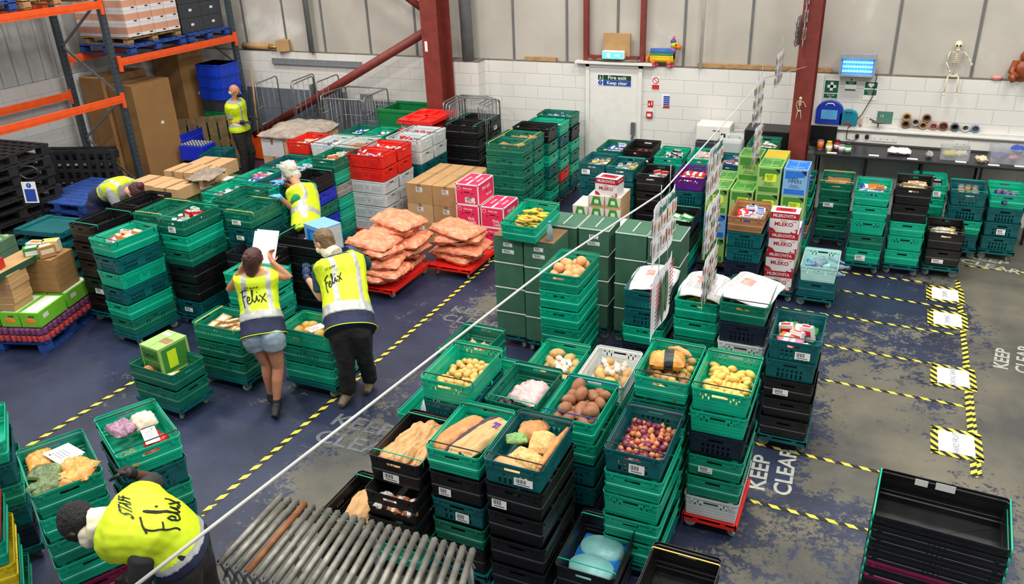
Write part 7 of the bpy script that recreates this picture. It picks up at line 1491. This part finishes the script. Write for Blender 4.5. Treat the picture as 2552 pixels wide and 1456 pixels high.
# the rope rises from the rail beside the camera to the far column
A_ = at(300, 1475, 2.36); B_ = Vector((-1.15, 11.7, 2.28)); 
def pt(u, v, dist):
    d = FW+RT*((u-1276)/FPX)-UP*((v-728)/FPX); return Vector((0, 0, CH))+d*dist
R0 = pt(325, 1470, 2.0); R1 = pt(1375, 660, 3.7); R2 = pt(1650, 480, 4.75); R3 = pt(1905, 195, 10.6)
RP = []
for a, c_ in ((R0, R1), (R1, R2), (R2, R3)):
    for t in range(8): RP.append(a.lerp(c_, t/8))
RP.append(R3); RP.append(Vector((-1.05, 11.79, R3.z+.05)))
tag(MB().tube(RP, .0052, 8).build('hanging_rope', ROPE), 'white rope stretched from the lower left to the far red column', 'rope')
PIC = [M('pic_%d' % i, c_, .6, var=.45, scale=40) for i, c_ in enumerate(((170, 110, 70), (200, 90, 40), (90, 120, 70), (190, 170, 110), (120, 60, 60), (60, 80, 50), (220, 150, 60), (150, 150, 160)))]
GINK = M('green_ink', (10, 96, 78), .6, var=0); RINK = M('red_ink', (190, 70, 80), .6, var=.1)
def poster(c, ux, w, h, label, kind, title=None, up=Vector((0, 0, 1)), lean=0.):
    """a laminated sheet hanging from two cords; c is its top centre"""
    ux = Vector(ux).normalized(); e = empty('hanging_poster', c, 0, label, 'poster'); M4 = Matrix((ux, Vector((0, 0, 1)).cross(ux)*1.0, Vector((0, 0, 1)))).transposed()
    e.matrix_world = Matrix.Translation(c) @ M4.to_4x4() @ Matrix.Rotation(lean, 4, 'X')
    def B_(nm, b, m): b.build(nm, m, e)
    b = MB(); n = 6; V = []
    for i in range(n+1):
        for j in (0, 1): V.append((-w/2+w*i/n, .012*math.sin(i*1.1), -h*j))
    b.add(V, [(2*i, 2*i+2, 2*i+3, 2*i+1) for i in range(n)], 0); o = b.build('sheet', PAPER, e); so = o.modifiers.new('s', 'SOLIDIFY'); so.thickness = .002; so.offset = 0
    for side in (1, -1):
        yy = -.016*side
        if kind == 'grid':
            nc, nr = (4, 2) if title else (3, 3); r_ = random.Random(hash_(label)+side); b = MB()
            for i in range(nc):
                for j in range(nr):
                    x = -w*.5+w*(i+.5)/nc; z = -h*(.32 if title else .2)-h*(.36 if title else .3)*j; k = r_.randrange(len(PIC)); b.box((x, yy, z-h*.0), (w*.68/nc, .0012, h*(.24 if title else .2)), 0); b.ell((x, yy, z), (w*r_.uniform(.17, .3)/nc, .003, h*r_.uniform(.06, .1)), k+1, 10, 6)
                    b.box((x, yy, z-h*.14), (w*.6/nc, .001, h*.008), len(PIC)+1)
            b.build('printed_face', [M('pic_ground', (206, 204, 200), .6)]+PIC+[INK], e)
        if kind == 'cucumber':
            b = MB(); 
            b.ell((-w*.08, yy, -h*.5), (w*.09, .006, h*.4), 0, 12, 12, nz=.15); b.ell((w*.1, yy, -h*.46), (w*.08, .006, h*.36), 0, 12, 12, nz=.15)
            for s_ in (-1, 1):
                for k in range(11): b.box((s_*w*.36, yy, -h*(.1+.07*k)), (w*.18, .0012, h*.022), 1 if k < 6 else 2)
            b.build('printed_picture', [M('cucumber_print', (62, 100, 66), .5, var=.35, scale=30), RINK, INK], e)
        if title:
            F4 = frame((0, yy-.0006*side, -h*.09), (side, 0, 0), (0, 0, 1)); text('lettering', title, h*.2, F4, GINK, e, .9*w/(h*.2*.5*len(title)), bold=.003)
    return e
def cord(a, b_, label): tag(MB().tube([a, b_], .003, 5).build('hanging_cord', ROPE), label, 'cord')
def sheet_px(q, w, dist, label, kind, title=None):
    """q: four photograph corners TL,TR,BR,BL; the right edge lies deeper in the room"""
    TL = pt(*q[0], dist[0]); TR = pt(*q[1], dist[1]); ux = (TR-TL); ux.z = 0; W_ = (TR-TL).length; BL = pt(*q[3], dist[0])
    # height from the left edge, taken vertical
    d = FW+RT*((q[3][0]-1276)/FPX)-UP*((q[3][1]-728)/FPX); t = (TL.x*d.x+TL.y*d.y)/(d.x**2+d.y**2); h = TL.z-(CH+d.z*t)
    c = (TL+TR)/2; return poster(c, ux, ux.length, h, label, kind, title), TL, TR, h
SH = [(((1630, 522), (1684, 462), (1676, 610), (1620, 668)), (4.45, 4.86), 'hanging poster headed bread and cakes with pictures of loaves', 'grid', 'Bread / cakes'),
      (((1626, 700), (1676, 632), (1672, 765), (1612, 848)), (4.45, 4.86), 'hanging poster with a large cucumber below the bread poster', 'cucumber', None),
      (((1768, 378), (1803, 340), (1795, 470), (1760, 505)), (7.2, 7.8), 'hanging poster with vegetable pictures before the purple crate', 'grid', 'Fruit'),
      (((1762, 520), (1795, 476), (1786, 590), (1752, 640)), (6.9, 7.5), 'hanging poster with leafy pictures, middle of the second line', 'grid', None),
      (((1756, 655), (1788, 600), (1780, 690), (1742, 765)), (6.9, 7.5), 'hanging poster with aubergine pictures, lowest of the second line', 'grid', None),
      (((1884, 212), (1906, 182), (1904, 282), (1880, 322)), (9.6, 10.1), 'narrow hanging poster, upper of the third line before the column', 'grid', None),
      (((1882, 325), (1902, 300), (1888, 390), (1874, 422)), (9.6, 10.1), 'narrow hanging poster, lower of the third line before the column', 'grid', None),
      (((1938, 140), (1954, 118), (1950, 175), (1934, 225)), (10.4, 10.9), 'small hanging poster with a blue reflection near the top of the column', 'grid', None),
      (((1984, 58), (2010, 16), (2000, 80), (1976, 135)), (10.6, 11.1), 'hanging poster at the top edge before the column', 'grid', None),
      (((2014, -20), (2030, -60), (2020, 40), (2008, 130)), (10.4, 10.9), 'long hanging poster at the top edge right of the others', 'grid', None)]
for q, dist, lb, kd, tt in SH:
    e, TL, TR, h = sheet_px(q, 0, dist, lb, kd, tt)
    k = MB(); k.tube([(-.1 if h > .3 else -.05, 0, -.01), (-.1 if h > .3 else -.05, 0, .1)], .002, 5); k.tube([(.1 if h > .3 else .05, 0, -.01), (.1 if h > .3 else .05, 0, .16)], .002, 5); k.build('hanging_cord', ROPE, e)
# flexible roller conveyor
RS = M('roller_steel', (122, 120, 112), .4, .45, var=.35, scale=14); RR = M('roller_rust', (130, 84, 50), .6, .3, var=.3, scale=14)
e = empty('roller_conveyor', (-2.9, 2.3, 0), 0, 'grey steel roller conveyor across the bottom of the picture', 'conveyor')
NL, NR = at(548, 1402, .95), at(700, 1238, .95); FR_ = at(1178, 1372, .95); dirx = (FR_-NR); FL2 = NL+dirx; n = 22
off = Vector((-2.9, 2.3, 0))
for i in range(n+1):
    a = NL.lerp(FL2+Vector((.12, -.05, 0)), i/n)-off; b_ = NR.lerp(FR_, i/n)-off; a2 = b_+(a-b_)*1.0
    t = MB(); t.tube([a2, b_], .021, 12, 0); t.tube([a2-(b_-a2).normalized()*.02, b_+(b_-a2).normalized()*.02], .006, 6, 1); t.build('roller', [RR if i == 3 else RS, STEEL], e)
for nm, P0, P1 in (('side_frame', NL, FL2+Vector((.12, -.05, 0))), ('side_frame', NR, FR_)):
    t = MB()
    for i in range(n):
        a = P0.lerp(P1, i/n)-off; b_ = P0.lerp(P1, (i+1)/n)-off
        t.bar(a+Vector((0, 0, .0)), b_+Vector((0, 0, -.14)), .008, .02); t.bar(a+Vector((0, 0, -.14)), b_, .008, .02)
    t.build(nm, [STEEL], e)
for f in (0.02, .5, .98):
    for P0, P1 in ((NL, FL2), (NR, FR_)):
        p = P0.lerp(P1, f)-off; t = MB(); t.tube([p+Vector((0, 0, -.1)), Vector((p.x, p.y, .0))], .02, 8); t.build('leg', STEEL, e)
# ================================================================== crates that barely show (below the 300 that show largest) are one object
REST = {}
for k_ in 'v14 v16 a6 p2 p3 p9 p5 p7 p8 gA gA2 gB gB2 gr3 redr gr4 gr5 gt5 gcab v3'.split(): REST[k_] = [1, 2, 3, 4]
for k_ in 'wh1 wh2'.split(): REST[k_] = [1, 2, 3, 4, 5]
for k_ in 'v2 redL'.split(): REST[k_] = [2, 3, 4, 5]
for k_ in 'v21 teal1'.split(): REST[k_] = [3, 4]
for k_ in 'v20 teal2 kc1 p6 blackP'.split(): REST[k_] = [4]
for k_ in 'whF whB'.split(): REST[k_] = [3, 4, 5]
for k_ in 'g1 r1 p4 redB'.split(): REST[k_] = [5]
REST['v13'] = [1, 2]; REST['v17'] = [1, 2, 3]; REST['cuc'] = [1, 2, 3]; REST['v6'] = [2, 3]; REST['kc2'] = [2, 3, 4]; REST['p1'] = [4, 5]; REST['v1'] = [2, 3]; REST['v5'] = [1, 2, 3]; REST['gcab'] = [1, 2, 3, 4, 5]
REST['blk1'] = [3]; REST['b5'] = [3]; REST['nest'] = [8, 9, 10, 11, 12]
mb = MB(); ml_ = []
for k_, lv_ in REST.items():
    for n_ in lv_:
        o = REG.get((k_, n_))
        if o is None or n_ == 0: continue
        mt = o.material_slots[0].material
        if mt not in ml_: ml_.append(mt)
        M4 = Matrix.Translation(o.location) @ o.rotation_euler.to_matrix().to_4x4() @ Matrix.Diagonal((*o.scale, 1))
        mb.add([M4 @ v.co for v in o.data.vertices], [tuple(p.vertices) for p in o.data.polygons], ml_.index(mt))
        for c_ in list(o.children): bpy.data.objects.remove(c_)
        bpy.data.objects.remove(o)
o = mb.build('stacked_crates', ml_); tag(o, 'remaining plastic crates deep inside the stacks, barely showing', 'crate', kind='stuff')
